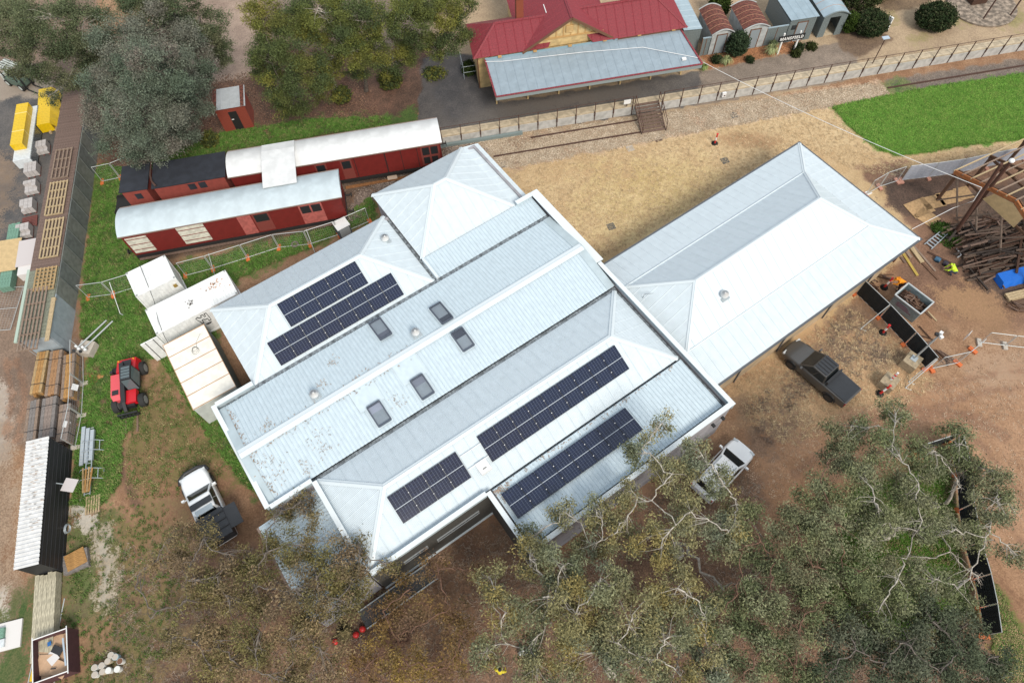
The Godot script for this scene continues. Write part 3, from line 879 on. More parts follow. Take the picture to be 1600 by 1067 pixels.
func build_annex() -> void:
	var steel := mat("roof_steel")
	var tan := mat("tan_wall", tone(206, 182, 150), 0.8, 0, "mottle", 0.2)
	var b := thing("annex_building", "long hipped white steel roof with wraparound skirt over tan walls, joined at the right", "building", CORNER, TURN)
	wall(b, Vector2(26.3, 16.5), Vector2(44.0, 16.5), 2.85, tan)
	wall(b, Vector2(43.9, 16.4), Vector2(43.9, 7.7), 2.85, tan)
	wall(b, Vector2(43.8, 7.8), Vector2(26.4, 7.8), 2.85, tan)
	one_box(b, "ceiling", tan, 26.3, 46.4, 2.82, 2.86, 5.4, 16.6)
	var e := 2.92
	var k := 3.72
	var a := Vector3(26.2, e, 5.2)
	var f := Vector3(46.55, e, 5.2)
	var g := Vector3(46.55, e, 16.72)
	var h := Vector3(26.2, e, 16.72)
	var a2 := Vector3(26.2, k, 7.85)
	var f2 := Vector3(43.9, k, 7.85)
	var g2 := Vector3(43.9, k, 14.07)
	var h2 := Vector3(26.2, k, 14.07)
	var r0 := Vector3(29.7, 5.5, 10.95)
	var r1 := Vector3(41.3, 5.5, 10.95)
	roof(b, [a, f, f2, a2], Vector3(0, 0, 1), true, steel, "verandah_slope")
	roof(b, [f, g, g2, f2], Vector3(1, 0, 0), true, steel, "verandah_slope")
	roof(b, [h, g, g2, h2], Vector3(0, 0, 1), true, steel, "verandah_slope")
	roof(b, [Vector3(26.6, k, 7.85), f2, r1, r0], Vector3(0, 0, 1), true, steel)
	roof(b, [Vector3(26.6, k, 14.07), g2, r1, r0], Vector3(0, 0, 1), true, steel)
	roof(b, [f2, g2, r1], Vector3(1, 0, 0), true, steel)
	roof(b, [Vector3(26.6, k, 7.85), Vector3(26.6, k, 14.07), r0], Vector3(1, 0, 0), true, steel)
	var fm := mat("flashing")
	for s in [[r0, r1], [f2, r1], [g2, r1], [Vector3(26.6, k, 7.85), r0], [Vector3(26.6, k, 14.07), r0], [f, f2], [g, g2]]:
		flashing(b, s[0], s[1], fm, 0.28)
	flashing(b, a2, f2, fm, 0.16)
	flashing(b, h2, g2, fm, 0.12)
	var dg := mat("dark_gutter", tone(96, 100, 106), 0.5)
	one_box(b, "gutter", dg, 26.3, 46.7, 2.78, 2.92, 16.73, 16.86)
	one_box(b, "gutter", dg, 26.3, 46.7, 2.78, 2.92, 5.06, 5.19)
	one_box(b, "gutter", dg, 46.56, 46.68, 2.78, 2.92, 5.2, 16.72)
	var brown := mat("brown_post", tone(112, 66, 54), 0.6)
	for p in [[46.2, 16.35], [46.2, 12.8], [46.2, 9.2], [46.2, 5.6], [42.0, 5.6], [37.5, 5.6], [33.0, 5.6], [28.5, 5.6]]:
		one_box(b, "verandah_post", brown, p[0] - 0.07, p[0] + 0.07, 0.0, 2.82, p[1] - 0.07, p[1] + 0.07)
	# downpipes on the tan wall
	for x in [29.5, 33.6, 38.2, 42.4]:
		var t := Shape.new()
		t.rod(Vector3(x, 0.05, 16.66), Vector3(x, 2.8, 16.66), 0.05, 8)
		part(t, "downpipe", dg, b)
	vent(b, Vector3(30.9, 4.5, 12.62))
	var j := Shape.new()
	j.tube([Vector3(26.9, 3.9, 9.3), Vector3(26.9, 4.4, 9.35), Vector3(27.4, 4.5, 9.7)], [0.03, 0.03, 0.02], 5)
	part(j, "cable_stub", mat("galvanised"), b)


# ---------- solar arrays: framed modules with a row of clamps

func solar_pic() -> Texture2D:
	var im := Image.create(132, 204, false, Image.FORMAT_RGB8)
	im.fill(Color(0.08, 0.105, 0.18))
	for r in 12:
		for c in 6:
			var g := 0.9 + 0.2 * fposmod(sin(r * 12.9 + c * 78.2) * 437.5, 1.0)
			im.fill_rect(Rect2i(c * 22 + 1, r * 17 + 1, 20, 15), Color(0.07 * g, 0.108 * g, 0.21 * g))
			for k in 3:
				im.fill_rect(Rect2i(c * 22 + 4 + k * 6, r * 17 + 1, 1, 15), Color(0.13, 0.155, 0.22))
	for r in range(1, 12):
		im.fill_rect(Rect2i(0, r * 17, 132, 1), Color(0.3, 0.33, 0.42))
	for c in range(1, 6):
		im.fill_rect(Rect2i(c * 22, 0, 1, 204), Color(0.5, 0.54, 0.6))
	im.fill_rect(Rect2i(0, 100, 132, 4), Color(0.72, 0.75, 0.78))
	return ImageTexture.create_from_image(im)


func solar_array(label: String, x0: float, count: int, top: Vector2, low: Vector2) -> void:
	# top and low: (z, y) of the upper and lower edge, in the building's axes
	var t := thing("solar_array", label, "solar panels", CORNER + Basis(Vector3.UP, TURN) * Vector3(x0, top.y, top.x), TURN, "solar arrays on the main roof")
	var down := Vector3(0, low.y - top.y, low.x - top.x)
	var up := down.cross(Vector3.RIGHT).normalized()
	if up.y < 0:
		up = -up
	var lift := up * 0.12
	for k in [0.25, 0.75]:
		var r := Shape.new()
		r.beam(down * k + up * 0.06, down * k + up * 0.06 + Vector3(count * 1.15, 0, 0), 0.05, 0.05)
		part(r, "rail", mat("galvanised"), t)
	var face := Shape.new()
	var glass := Shape.new()
	var w := 1.13
	var a := lift
	var rim := 0.014
	var dn := down.normalized()
	face.box(down / 2 + Vector3(w / 2, 0, 0) + lift - up * 0.02, Vector3(w, 0.035, down.length()), Basis(Vector3.RIGHT, up, Vector3.RIGHT.cross(up)))
	var q0 := a + Vector3(rim, 0, 0) + dn * rim + up * 0.001
	var q1 := a + Vector3(w - rim, 0, 0) + dn * rim + up * 0.001
	glass.quad_uv(q1, q0, q0 + down - dn * rim * 2, q1 + down - dn * rim * 2)
	var fm := make_mesh(face)
	var gm := make_mesh(glass)
	var cl := Shape.new()
	cl.box(up * 0.13, Vector3(0.05, 0.03, 0.05))
	var cm := make_mesh(cl)
	for k in count:
		var p := MeshInstance3D.new()
		p.name = "panel"
		p.mesh = fm
		p.material_override = mat("panel_frame", Color(0.03, 0.033, 0.04), 0.4, 0.4)
		p.position = Vector3(k * 1.15, 0, 0)
		t.add_child(p, true)
		var g := MeshInstance3D.new()
		g.name = "glass"
		g.mesh = gm
		g.material_override = mat("solar_glass")
		p.add_child(g, true)
		if k > 0:
			for e in [0.25, 0.75]:
				var c := MeshInstance3D.new()
				c.name = "clamp"
				c.mesh = cm
				c.material_override = mat("white_metal")
				c.position = Vector3(-0.01, 0, 0) + down * e
				p.add_child(c, true)


func build_solar() -> void:
	var m := mat("solar_glass", Color.WHITE, 0.12)
	m.albedo_texture = solar_pic()
	m.vertex_color_use_as_albedo = false
	var sl := 1.95 / 3.47
	solar_array("upper short row of five dark panels on the left hip roof", 6.55, 5, Vector2(-3.34, 6.0 - 0.16 * sl), Vector2(-1.86, 6.0 - 1.64 * sl))
	solar_array("lower long row of eight dark panels on the left hip roof", 4.75, 8, Vector2(-1.74, 6.0 - 1.76 * sl), Vector2(-0.26, 6.0 - 3.24 * sl))
	var s2 := 1.45 / 3.2
	solar_array("short row of four dark panels at the lower left end of the long hip roof", 6.0, 4, Vector2(11.54, 5.6 - 0.54 * s2), Vector2(13.12, 5.6 - 2.12 * s2))
	solar_array("long row of nine dark panels on the long hip roof", 12.08, 9, Vector2(11.5, 5.6 - 0.5 * s2), Vector2(13.08, 5.6 - 2.08 * s2))
	solar_array("row of eight dark panels on the flat ribbed roof beside the gum tree", 11.44, 8, Vector2(14.9, 4.36), Vector2(16.6, 4.28))

# ---------- platform, station and the huts beside it (x along the platform, z towards the yard)

const STATION := Vector3(-0.17, 0, -44.10)
const DECK := 0.95


func at_station(x: float, y: float, z: float) -> Vector3:
	return STATION + Basis(Vector3.UP, RAIL) * Vector3(x, y, z)


func build_station() -> void:
	var b := Basis(Vector3.UP, RAIL)
	# raised ground behind the platform wall, sloping down at its west end
	var s := Shape.new()
	var y := DECK
	var q := [Vector3(-5.0, y, 0.3), Vector3(75, y, 0.3), Vector3(75, y, -40), Vector3(-9.0, y, -40)]
	s.quad(q[0], q[1], q[2], q[3])
	s.quad(Vector3(-9, 0.01, 0.3), Vector3(-5, y, 0.3), Vector3(-9, y, -40), Vector3(-16, 0.01, -40))
	for i in s.v.size():
		s.v[i] = STATION + b * s.v[i]
		s.n[i] = b * s.n[i]
	ground_uv(s)
	setting(s, "platform_ground", mats["soil"])
	# concrete platform wall with a coping
	var conc := mat("pale_concrete", tone(206, 204, 200), 0.85, 0, "mottle", 0.35)
	var pw := Node3D.new()
	pw.name = "platform_wall"
	add_child(pw)
	pw.set_meta("kind", "structure")
	pw.position = STATION
	pw.rotation.y = RAIL
	var k := 0
	var x := -5.0
	while x < 60:
		one_box(pw, "wall_panel", conc, x, x + 2.49, 0, DECK - 0.12, 0.28, 0.5)
		x += 2.5
	one_box(pw, "coping", mat("coping", tone(214, 196, 168), 0.9, 0, "mottle", 0.5), -5.0, 60, DECK - 0.115, DECK + 0.02, -0.25, 0.46)
	one_box(pw, "kerb_plinth", mat("green_grey", tone(132, 146, 146), 0.8), -5.2, 2.0, 0.0, 0.28, 0.55, 0.8)
	# rusty post-and-rail fence on the wall
	var rust := mat("rusty_steel", tone(104, 76, 66), 0.8, 0.1, "grain", 1.5)
	for run in [[-4.9, 11.7, "rusty post and rail fence on the platform wall left of the steps"], [14.4, 56.0, "long rusty post and rail fence on the platform wall right of the steps"]]:
		var f := thing("platform_fence", run[2], "fence", at_station(run[0], 0, 0.52), RAIL, "platform fences")
		var n := int(round((run[1] - run[0]) / 1.66))
		for i in n + 1:
			var p := Shape.new()
			var px: float = (run[1] - run[0]) * i / n
			p.beam(Vector3(px, 0.05, 0), Vector3(px, 2.0, 0), 0.06, 0.06)
			p.beam(Vector3(px, 0.55, 0.0), Vector3(px, 0.95, 0.0), 0.1, 0.1)
			part(p, "post", rust, f)
		for h in [1.98, 1.5]:
			var r := Shape.new()
			r.rod(Vector3(0, h, 0), Vector3(run[1] - run[0], h, 0), 0.024 if h > 1.9 else 0.008, 5)
			part(r, "rail", rust, f)
	# timber steps
	var st := thing("platform_steps", "weathered timber steps with rusty handrails down from the platform", "steps", at_station(12.0, 0, 0.5), RAIL)
	var oldwood := mat("grey_timber", tone(142, 116, 102), 0.9, 0, "wood", 0.8)
	for i in 9:
		var t := Shape.new()
		t.box(Vector3(1.0, 0.97 - i * 0.108, 0.0 + i * 0.29), Vector3(2.1, 0.04, 0.25))
		part(t, "tread", oldwood, st)
	for sx in [-0.06, 2.06]:
		var t := Shape.new()
		t.beam(Vector3(sx, 0.9, -0.1), Vector3(sx, -0.02, 2.5), 0.05, 0.2)
		part(t, "stringer", oldwood, st)
		var hr := Shape.new()
		for e in [[-0.1, 0.95], [1.2, 0.5], [2.5, 0.05]]:
			hr.rod(Vector3(sx, e[1], e[0]), Vector3(sx, e[1] + 1.0, e[0]), 0.03, 6)
		hr.rod(Vector3(sx, 1.95, -0.1), Vector3(sx, 1.05, 2.5), 0.03, 6)
		hr.rod(Vector3(sx, 1.5, -0.1), Vector3(sx, 0.6, 2.5), 0.02, 6)
		part(hr, "handrail", rust, st)
	var sg := thing("platform_notice", "small white notice hung on the platform fence beside the steps", "sign", at_station(11.15, 1.55, 0.56), RAIL)
	one_box(sg, "board", mat("white_metal"), -0.3, 0.3, -0.2, 0.25, 0, 0.02)
	one_box(sg, "bracket", rust, -0.04, 0.04, -0.5, -0.2, -0.03, 0.0)
	var cb := thing("meter_box", "small white control box fixed to the platform wall", "box", at_station(19.9, 0.5, 0.55), RAIL)
	one_box(cb, "case", mat("white_metal"), -0.17, 0.17, 0, 0.42, 0, 0.2)
	one_box(cb, "lock", rust, -0.05, 0.1, 0.1, 0.2, 0.2, 0.22)
	# rails in the gravel
	for r in [["near", -0.9, 11.9, 2.75], ["far", 2.6, 12.0, 1.32]]:
		var rl := part(rail_shape(r[1], r[2]), "rail_line", rust, self)
		rl.position = at_station(0, 0, r[3])
		rl.rotation.y = RAIL
		tag(rl, "%s rusty rail half sunk in the gravel below the platform" % ("nearer" if r[0] == "near" else "farther"), "rail", "rails in the gravel")
	var rl2 := part(rail_shape(34.5, 50), "rail_line", rust, self)
	rl2.position = at_station(0, 0, 2.35)
	rl2.rotation.y = RAIL
	tag(rl2, "rusty rail between ballast and lawn at the right edge", "rail", "rails in the gravel")

	# the station
	var red := mat("red_roof", tone(160, 60, 70), 0.6, 0, "worn", 0.35)
	red.albedo_texture = noise_pic("grain")
	var cream := mat("cream_boards", tone(236, 204, 146), 0.8, 0, "mottle", 0.4)
	var h := thing("station_building", "cream weatherboard railway station with red iron roof and grey verandah", "building", STATION + Vector3(0, DECK, 0), RAIL)
	var d := DECK
	one_box(h, "wall", cream, -0.75, 16.8, 0, 3.5, -8.2, -4.6)
	one_box(h, "wall", cream, 3.6, 10.3, 0.01, 3.52, -14, -4.5)
	for xx in [-0.75, 0.3, 3.0, 8.0, 13.0]:
		one_box(h, "corner_board", mat("brown_trim", tone(120, 84, 62), 0.7), xx - 0.05, xx + 0.05, 0, 3.4, -4.6, -4.55)
	for e in [[1.6, 1.1], [5.2, 1.2], [9.3, 1.1], [14.2, 1.2]]:
		var o := one_box(h, "door", mat("dark_door", tone(74, 40, 36), 0.6), e[0] - e[1] / 2, e[0] + e[1] / 2, 0, 2.2, -4.56 if e[0] < 4 or e[0] > 10 else -4.46, -4.5 if e[0] < 4 or e[0] > 10 else -4.4)
		one_box(o, "fanlight", mat("window_glass"), e[0] - e[1] / 2, e[0] + e[1] / 2, 2.25, 2.6, -4.56 if e[0] < 4 or e[0] > 10 else -4.46, -4.5 if e[0] < 4 or e[0] > 10 else -4.4)
	# wings and the central gable
	var e0 := 3.6
	hip_named(h, -1.15, 5.2, -8.5, -3.95, e0, Vector3(1.1, 5.0, -6.2), Vector3(7.0, 5.0, -6.2), red, false)
	hip_named(h, 9.0, 17.25, -8.5, -3.75, e0, Vector3(7.2, 5.3, -6.1), Vector3(14.9, 5.3, -6.1), red, true)
	var ax := 7.15
	var gy := 6.1
	roof(h, [Vector3(3.0, e0 - 0.05, -3.9), Vector3(ax, gy, -3.9), Vector3(ax, gy, -15), Vector3(3.0, e0 - 0.05, -15)], Vector3(1, 0.6, 0), true, red)
	roof(h, [Vector3(10.95, e0 - 0.05, -3.9), Vector3(ax, gy, -3.9), Vector3(ax, gy, -15), Vector3(10.95, e0 - 0.05, -15)], Vector3(1, -0.6, 0), true, red)
	flash_named(h, Vector3(ax, gy, -3.9), Vector3(ax, gy, -15), red)
	# gable front with battens
	var g := Shape.new()
	g.poly([Vector3(3.6, 3.4, -4.3), Vector3(10.4, 3.4, -4.3), Vector3(10.4, 3.7, -4.3), Vector3(ax, 5.9, -4.3), Vector3(3.6, 3.7, -4.3)])
	part(g, "gable_wall", cream, h)
	for i in 9:
		var bx := 4.7 + i * 0.62
		var top := 5.85 - absf(bx - ax) * 0.67
		if top > 4.35:
			one_box(h, "batten", mat("tan_batten", tone(206, 164, 106), 0.8), bx - 0.05, bx + 0.05, 4.25, top, -4.3, -4.26)
	one_box(h, "gable_beam", mat("tan_batten"), 4.3, 10.0, 4.12, 4.24, -4.3, -4.22)
	var lv := one_box(h, "louvre", mat("tan_batten"), ax - 0.42, ax + 0.22, 4.5, 5.2, -4.3, -4.24)
	for i in 5:
		one_box(lv, "louvre_blade", cream, ax - 0.38, ax + 0.18, 4.56 + i * 0.13, 4.62 + i * 0.13, -4.24, -4.21)
	for sx in [-1, 1]:
		var bb := Shape.new()
		var ex := 3.0 if sx < 0 else 10.95
		bb.beam(Vector3(ex, e0 - 0.1, -3.86), Vector3(ax, gy - 0.05, -3.86), 0.05, 0.2)
		part(bb, "barge_board", mat("brown_trim"), h)
	# verandah
	var vr := mat("verandah_iron", tone(168, 184, 196), 0.55, 0.05, "faint", 0.4)
	var vo := roof(h, [Vector3(-0.2, 3.35, -3.9), Vector3(16.75, 3.35, -3.9), Vector3(17.45, 2.85, 0.0), Vector3(0.0, 2.85, 0.0)], Vector3(0, 0, 1), true, vr, "verandah_roof")
	for e in [[Vector3(0.0, 2.9, 0.03), Vector3(17.45, 2.9, 0.03)], [Vector3(-0.2, 3.4, -3.9), Vector3(0.0, 2.9, 0.0)], [Vector3(16.75, 3.4, -3.9), Vector3(17.45, 2.9, 0.0)]]:
		var t := Shape.new()
		t.beam(e[0], e[1], 0.14, 0.06)
		part(t, "edge_flashing", mat("flaking_red", tone(176, 74, 84), 0.7, 0, "worn", 1.2), vo)
	one_box(vo, "fascia", mat("grey_fascia", tone(146, 158, 160), 0.7), 0.0, 17.45, 2.5, 2.84, -0.02, 0.03)
	one_box(vo, "back_flashing", mat("blue_flashing", tone(150, 178, 190), 0.6), -0.2, 11.2, 3.36, 3.52, -3.96, -3.88)
	one_box(vo, "back_board", mat("brown_trim"), 11.2, 16.7, 3.34, 3.56, -3.96, -3.88)
	for i in 6:
		one_box(vo, "bracket", mat("tan_batten"), 0.9 + i * 3.0, 1.2 + i * 3.0, 3.5, 3.62, -3.9, -3.75)
	for i in 7:
		one_box(h, "verandah_post", cream, 0.3 + i * 2.75, 0.42 + i * 2.75, 0, 2.95, -2.42, -2.3)
	var cab := Shape.new()
	cab.tube([Vector3(-0.2, 3.46, -3.6), Vector3(1.2, 3.44, -3.35), Vector3(8, 3.39, -3.0), Vector3(13, 3.36, -2.5), Vector3(17.2, 3.05, -0.6)], [0.025, 0.025, 0.025, 0.025, 0.025], 5)
	part(cab, "cable", mat("white_metal"), vo)
	one_box(vo, "junction_box", mat("white_metal"), 15.9, 16.25, 2.98, 3.12, -0.85, -0.6)
	for e in [[3.3, -6.6, 5.0, 7.1], [12.3, -6.4, 5.2, 6.6]]:
		var c := one_box(h, "chimney", mat("red_brick", tone(168, 88, 62), 0.9, 0, "grain", 1.4), e[0] - 0.3, e[0] + 0.3, 3.6, e[3], e[1] - 0.3, e[1] + 0.3)
		one_box(c, "chimney_cap", mat("sooty_brick", tone(112, 88, 76), 0.9, 0, "grain", 1.4), e[0] - 0.38, e[0] + 0.38, e[3] - 0.35, e[3] - 0.1, e[1] - 0.38, e[1] + 0.38)
	one_box(h, "white_strip", mat("white_metal"), 5.5, 5.56, 5.1, 5.16, -7.4, -6.3)

	# lean-to and the huts
	var iron := mat("grey_iron_wall", tone(138, 150, 152), 0.6, 0.1, "grain", 0.5)
	var pale := mat("pale_iron_wall", tone(196, 200, 200), 0.7, 0, "mottle", 0.4)
	var rusty := mat("rusted_iron", tone(142, 84, 70), 0.85, 0, "worn", 0.8)
	var bluegrey := mat("bluegrey_iron", tone(176, 196, 208), 0.5, 0.05, "faint", 0.4)
	var le := thing("lean_to", "narrow pale grey skillion lean-to against the station's right end", "shed", at_station(17.3, DECK, -5.2), RAIL)
	roof(le, [Vector3(0.2, 2.5, -3.8), Vector3(1.9, 2.4, -3.8), Vector3(1.9, 2.4, 0.4), Vector3(0.2, 2.5, 0.4)], Vector3(1, 0, 0), true, bluegrey)
	one_box(le, "wall", iron, 0.2, 1.85, 0, 2.35, -3.7, 0.35)
	hut(20.0, 1.85, 3.4, "arched hut with rusted iron roof beside the station lean-to", rusty, pale, true, true)
	hut(22.9, 2.2, 3.2, "arched hut with rusted iron roof and grey front door", rusty, pale, true, true)
	hut(27.15, 2.4, 4.5, "grey hut with flat blue-grey roof behind the station name sign", bluegrey, iron, false, true)
	hut(30.3, 2.25, 4.5, "grey hut with curved pediment and open doorway next to round bushes", bluegrey, iron, true, false)
	for e in [[19.2, 19.95, "short grey iron fence panel left of the first rusty hut", 2], [25.15, 27.1, "grey iron fence panels between the second rusty hut and the sign", 2]]:
		var f := thing("iron_fence", e[2], "fence", at_station(e[0], DECK, -4.25), RAIL, "grey iron fences between huts")
		for i in e[3]:
			var w: float = (e[1] - e[0]) / e[3]
			one_box(f, "panel", iron, i * w + 0.02, (i + 1) * w - 0.02, 0, 1.8, -0.02, 0.02)
			one_box(f, "post", mat("brown_trim"), i * w - 0.04, i * w + 0.018, 0, 1.85, -0.04, 0.04)
		one_box(f, "rail", bluegrey, 0, e[1] - e[0], 1.8, 1.88, -0.05, 0.05)
	# station name board
	var nb := thing("station_sign", "black name board with white lettering MANSFIELD on two white posts", "sign", at_station(25.75, DECK, -2.95), RAIL)
	for px in [0.35, 1.85]:
		var t := Shape.new()
		t.beam(Vector3(px, 0, 0), Vector3(px, 2.0, 0), 0.12, 0.12)
		t.ball(Vector3(px, 2.05, 0), Vector3(0.09, 0.09, 0.09), 8)
		part(t, "post", mat("white_paint", tone(250, 250, 248), 0.6), nb)
	var board := one_box(nb, "board", mat("black_board", Color(0.008, 0.008, 0.009), 0.6), -0.12, 2.3, 1.35, 1.9, 0.07, 0.12)
	var tm := TextMesh.new()
	tm.text = "MANSFIELD"
	var font := SystemFont.new()
	font.font_names = PackedStringArray(["Droid Sans"])
	font.font_weight = 700
	tm.font = font
	tm.font_size = 64
	tm.pixel_size = 0.0061
	tm.depth = 0.02
	var let := MeshInstance3D.new()
	let.name = "lettering"
	let.mesh = tm
	let.material_override = mat("white_paint")
	let.position = Vector3(1.09, 1.62, 0.135)
	board.add_child(let)
	# lamp post by the fence
	var lp := thing("platform_lamp", "slim grey lamp post with flat head behind the platform fence", "lamp post", at_station(33.7, DECK, 0.1), RAIL)
	var pl := Shape.new()
	pl.rod(Vector3(0, 0, 0), Vector3(0, 2.6, 0), 0.04, 8)
	part(pl, "pole", rust, lp)
	one_box(lp, "head", mat("pale_blue_panel", tone(190, 205, 220), 0.4), -0.3, 0.3, 2.6, 2.66, -0.18, 0.18)
	# leaning white board by the round bush
	var lb := thing("leaning_board", "white board on a post beside the round bush", "sign", at_station(36.6, DECK, -3.6), RAIL + 0.4)
	one_box(lb, "board", mat("white_paint"), -0.07, 0.07, 0.2, 1.5, -0.2, 0.2)
	one_box(lb, "post", mat("brown_trim"), -0.05, 0.05, 0, 0.2, -0.05, 0.05)
	# round slab with posts
	var rs := thing("round_slab", "weathered round concrete slab with dark leaning posts at the top right", "slab", at_station(46.8, DECK, -5.0), RAIL)
	var sl := Shape.new()
	sl.tube([Vector3(0, 0, 0), Vector3(0, 0.14, 0)], [3.1, 3.1], 40)
	part(sl, "slab", mat("stained_concrete", tone(186, 168, 150), 0.9, 0, "worn", 0.35), rs)
	for e in [[-0.9, 1.9, 2.2], [1.7, 2.0, 2.6], [0.2, -1.4, 2.2]]:
		var t := Shape.new()
		t.beam(Vector3(e[0], 0.14, e[1]), Vector3(e[0] + 0.1, e[2], e[1] - 0.05), 0.1, 0.1)
		part(t, "post", rust, rs)
	var bk := Shape.new()
	bk.box(Vector3(-0.3, 0.4, -0.6), Vector3(1.5, 0.5, 1.1))
	part(bk, "bench", mat("dark_timber", tone(96, 66, 50), 0.9, 0, "wood", 0.6), rs)
	# boundary posts further back
	var cage := thing("wire_cage", "small wire cage panel against the station's left wall", "cage", at_station(-1.9, DECK, -6.0), RAIL)
	var cg := Shape.new()
	for e in [[Vector3(0, 0, 0), Vector3(0, 1.3, 0)], [Vector3(0, 0, -2), Vector3(0, 1.3, -2)], [Vector3(0, 1.3, 0), Vector3(0, 1.3, -2)], [Vector3(0, 0.1, 0), Vector3(0, 0.1, -2)], [Vector3(0, 1.3, 0), Vector3(1.1, 1.3, 0)], [Vector3(0, 0.7, 0), Vector3(1.1, 0.7, 0)]]:
		cg.rod(e[0], e[1], 0.02, 5)
	part(cg, "frame", mat("galvanised"), cage)


func rail_shape(x0: float, x1: float) -> Shape:
	var s := Shape.new()
	s.span(x0, x1, 0.0, 0.05, -0.06, 0.06)
	s.span(x0, x1, 0.05, 0.12, -0.035, 0.035)
	return s


func flash_named(parent: Node3D, p: Vector3, q: Vector3, m: Material) -> void:
	flashing(parent, p, q, m, 0.3)


func hip_named(parent: Node3D, x0: float, x1: float, z0: float, z1: float, e: float, r0: Vector3, r1: Vector3, m: Material, hip_right: bool) -> void:
	roof(parent, [Vector3(x0, e, z1), Vector3(x1, e, z1), r1, r0], Vector3(0, 0, 1), true, m)
	roof(parent, [Vector3(x0, e, z0), Vector3(x1, e, z0), r1, r0], Vector3(0, 0, 1), true, m)
	flashing(parent, r0, r1, m, 0.3)
	if hip_right:
		roof(parent, [Vector3(x1, e, z0), Vector3(x1, e, z1), r1], Vector3(1, 0, 0), true, m)
		flashing(parent, Vector3(x1, e, z1), r1, m, 0.26)
	else:
		roof(parent, [Vector3(x0, e, z0), Vector3(x0, e, z1), r0], Vector3(1, 0, 0), true, m)
		flashing(parent, Vector3(x0, e, z1), r0, m, 0.26)


func hut(x: float, w: float, depth: float, label: String, rm: Material, wm: Material, arched: bool, closed: bool) -> void:
	var t := thing("platform_hut", label, "hut", at_station(x, DECK, -4.2), RAIL, "huts beside the station")
	var hh := 2.1
	one_box(t, "wall", wm, 0, 0.08, 0, hh, -depth, 0)
	one_box(t, "wall", wm, w - 0.08, w, 0, hh, -depth, 0)
	one_box(t, "wall", wm, 0.08, w - 0.08, 0, hh, -depth, -depth + 0.08)
	var dw := 0.9
	var dx := w * 0.5
	if closed:
		one_box(t, "front", wm, 0.08, w - 0.08, 0, hh, -0.08, -0.003)
		var o := one_box(t, "door", mat("door_grey", tone(150, 160, 166), 0.6), dx - 0.42, dx + 0.42, 0.05, 1.95, -0.003, 0.03)
		var fr := Shape.new()
		fr.span(dx - 0.5, dx - 0.42, 0, 2.02, -0.003, 0.045)
		fr.span(dx + 0.42, dx + 0.5, 0, 2.02, -0.003, 0.045)
		fr.span(dx - 0.5, dx + 0.5, 1.95, 2.02, -0.003, 0.05)
		part(fr, "frame", mat("brown_trim"), o)
		one_box(o, "handle", mat("galvanised"), dx + 0.3, dx + 0.36, 0.95, 1.1, 0.03, 0.06)
	else:
		one_box(t, "front", wm, 0.08, dx - 0.5, 0, hh, -0.08, 0)
		one_box(t, "front", wm, dx + 0.5, w - 0.08, 0, hh, -0.08, 0)
		one_box(t, "front", wm, dx - 0.5, dx + 0.5, 1.95, hh, -0.08, 0)
		one_box(t, "floor", mat("coping"), 0.08, w - 0.08, 0.0, 0.05, -depth + 0.08, -0.08)
	if arched:
		var s := Shape.new()
		var f := Shape.new()
		var rise := 0.42
		var seg := 12
		var pr := []
		for i in seg + 1:
			var u := float(i) / seg
			pr.append(Vector3(-0.1 + (w + 0.2) * u, hh + rise * sin(PI * u), 0))
		for i in seg:
			s.quad(pr[i] + Vector3(0, 0, 0.1), pr[i + 1] + Vector3(0, 0, 0.1), pr[i + 1] + Vector3(0, 0, -depth - 0.1), pr[i] + Vector3(0, 0, -depth - 0.1))
			if i > 0 and i < seg - 1:
				f.quad(Vector3(pr[i].x, hh, -0.02), Vector3(pr[i + 1].x, hh, -0.02), pr[i + 1] + Vector3(0, -0.02, -0.02), pr[i] + Vector3(0, -0.02, -0.02))
		var o := part(s, "roof", rm, t)
		part(f, "pediment", wm, t)
		for e in [0.1, -depth - 0.1]:
			var r := Shape.new()
			var pts := []
			var rad := []
			for p in pr:
				pts.append(p + Vector3(0, 0.02, e))
				rad.append(0.06)
			r.tube(pts, rad, 5)
			part(r, "edge_roll", wm, o)
		var n := 5
		for i in range(1, n):
			var r := Shape.new()
			var pts := []
			var rad := []
			for p in pr:
				pts.append(p + Vector3(0, 0.005, -depth * i / n))
				rad.append(0.018)
			r.tube(pts, rad, 4)
			part(r, "seam", mat("pale_rust", tone(196, 150, 120), 0.8), o)
	else:
		roof(t, [Vector3(-0.12, hh + 0.12, -depth - 0.2), Vector3(w + 0.12, hh + 0.12, -depth - 0.2), Vector3(w + 0.12, hh + 0.3, 0.15), Vector3(-0.12, hh + 0.3, 0.15)], Vector3(0, 0, 1), true, rm)
		one_box(t, "fascia", wm, 0, w, hh, hh + 0.27, -0.08, 0.0)
		one_box(t, "window", mat("window_glass"), 0.25, 0.75, 1.3, 1.75, -0.003, 0.02)


# ---------- railway carriages

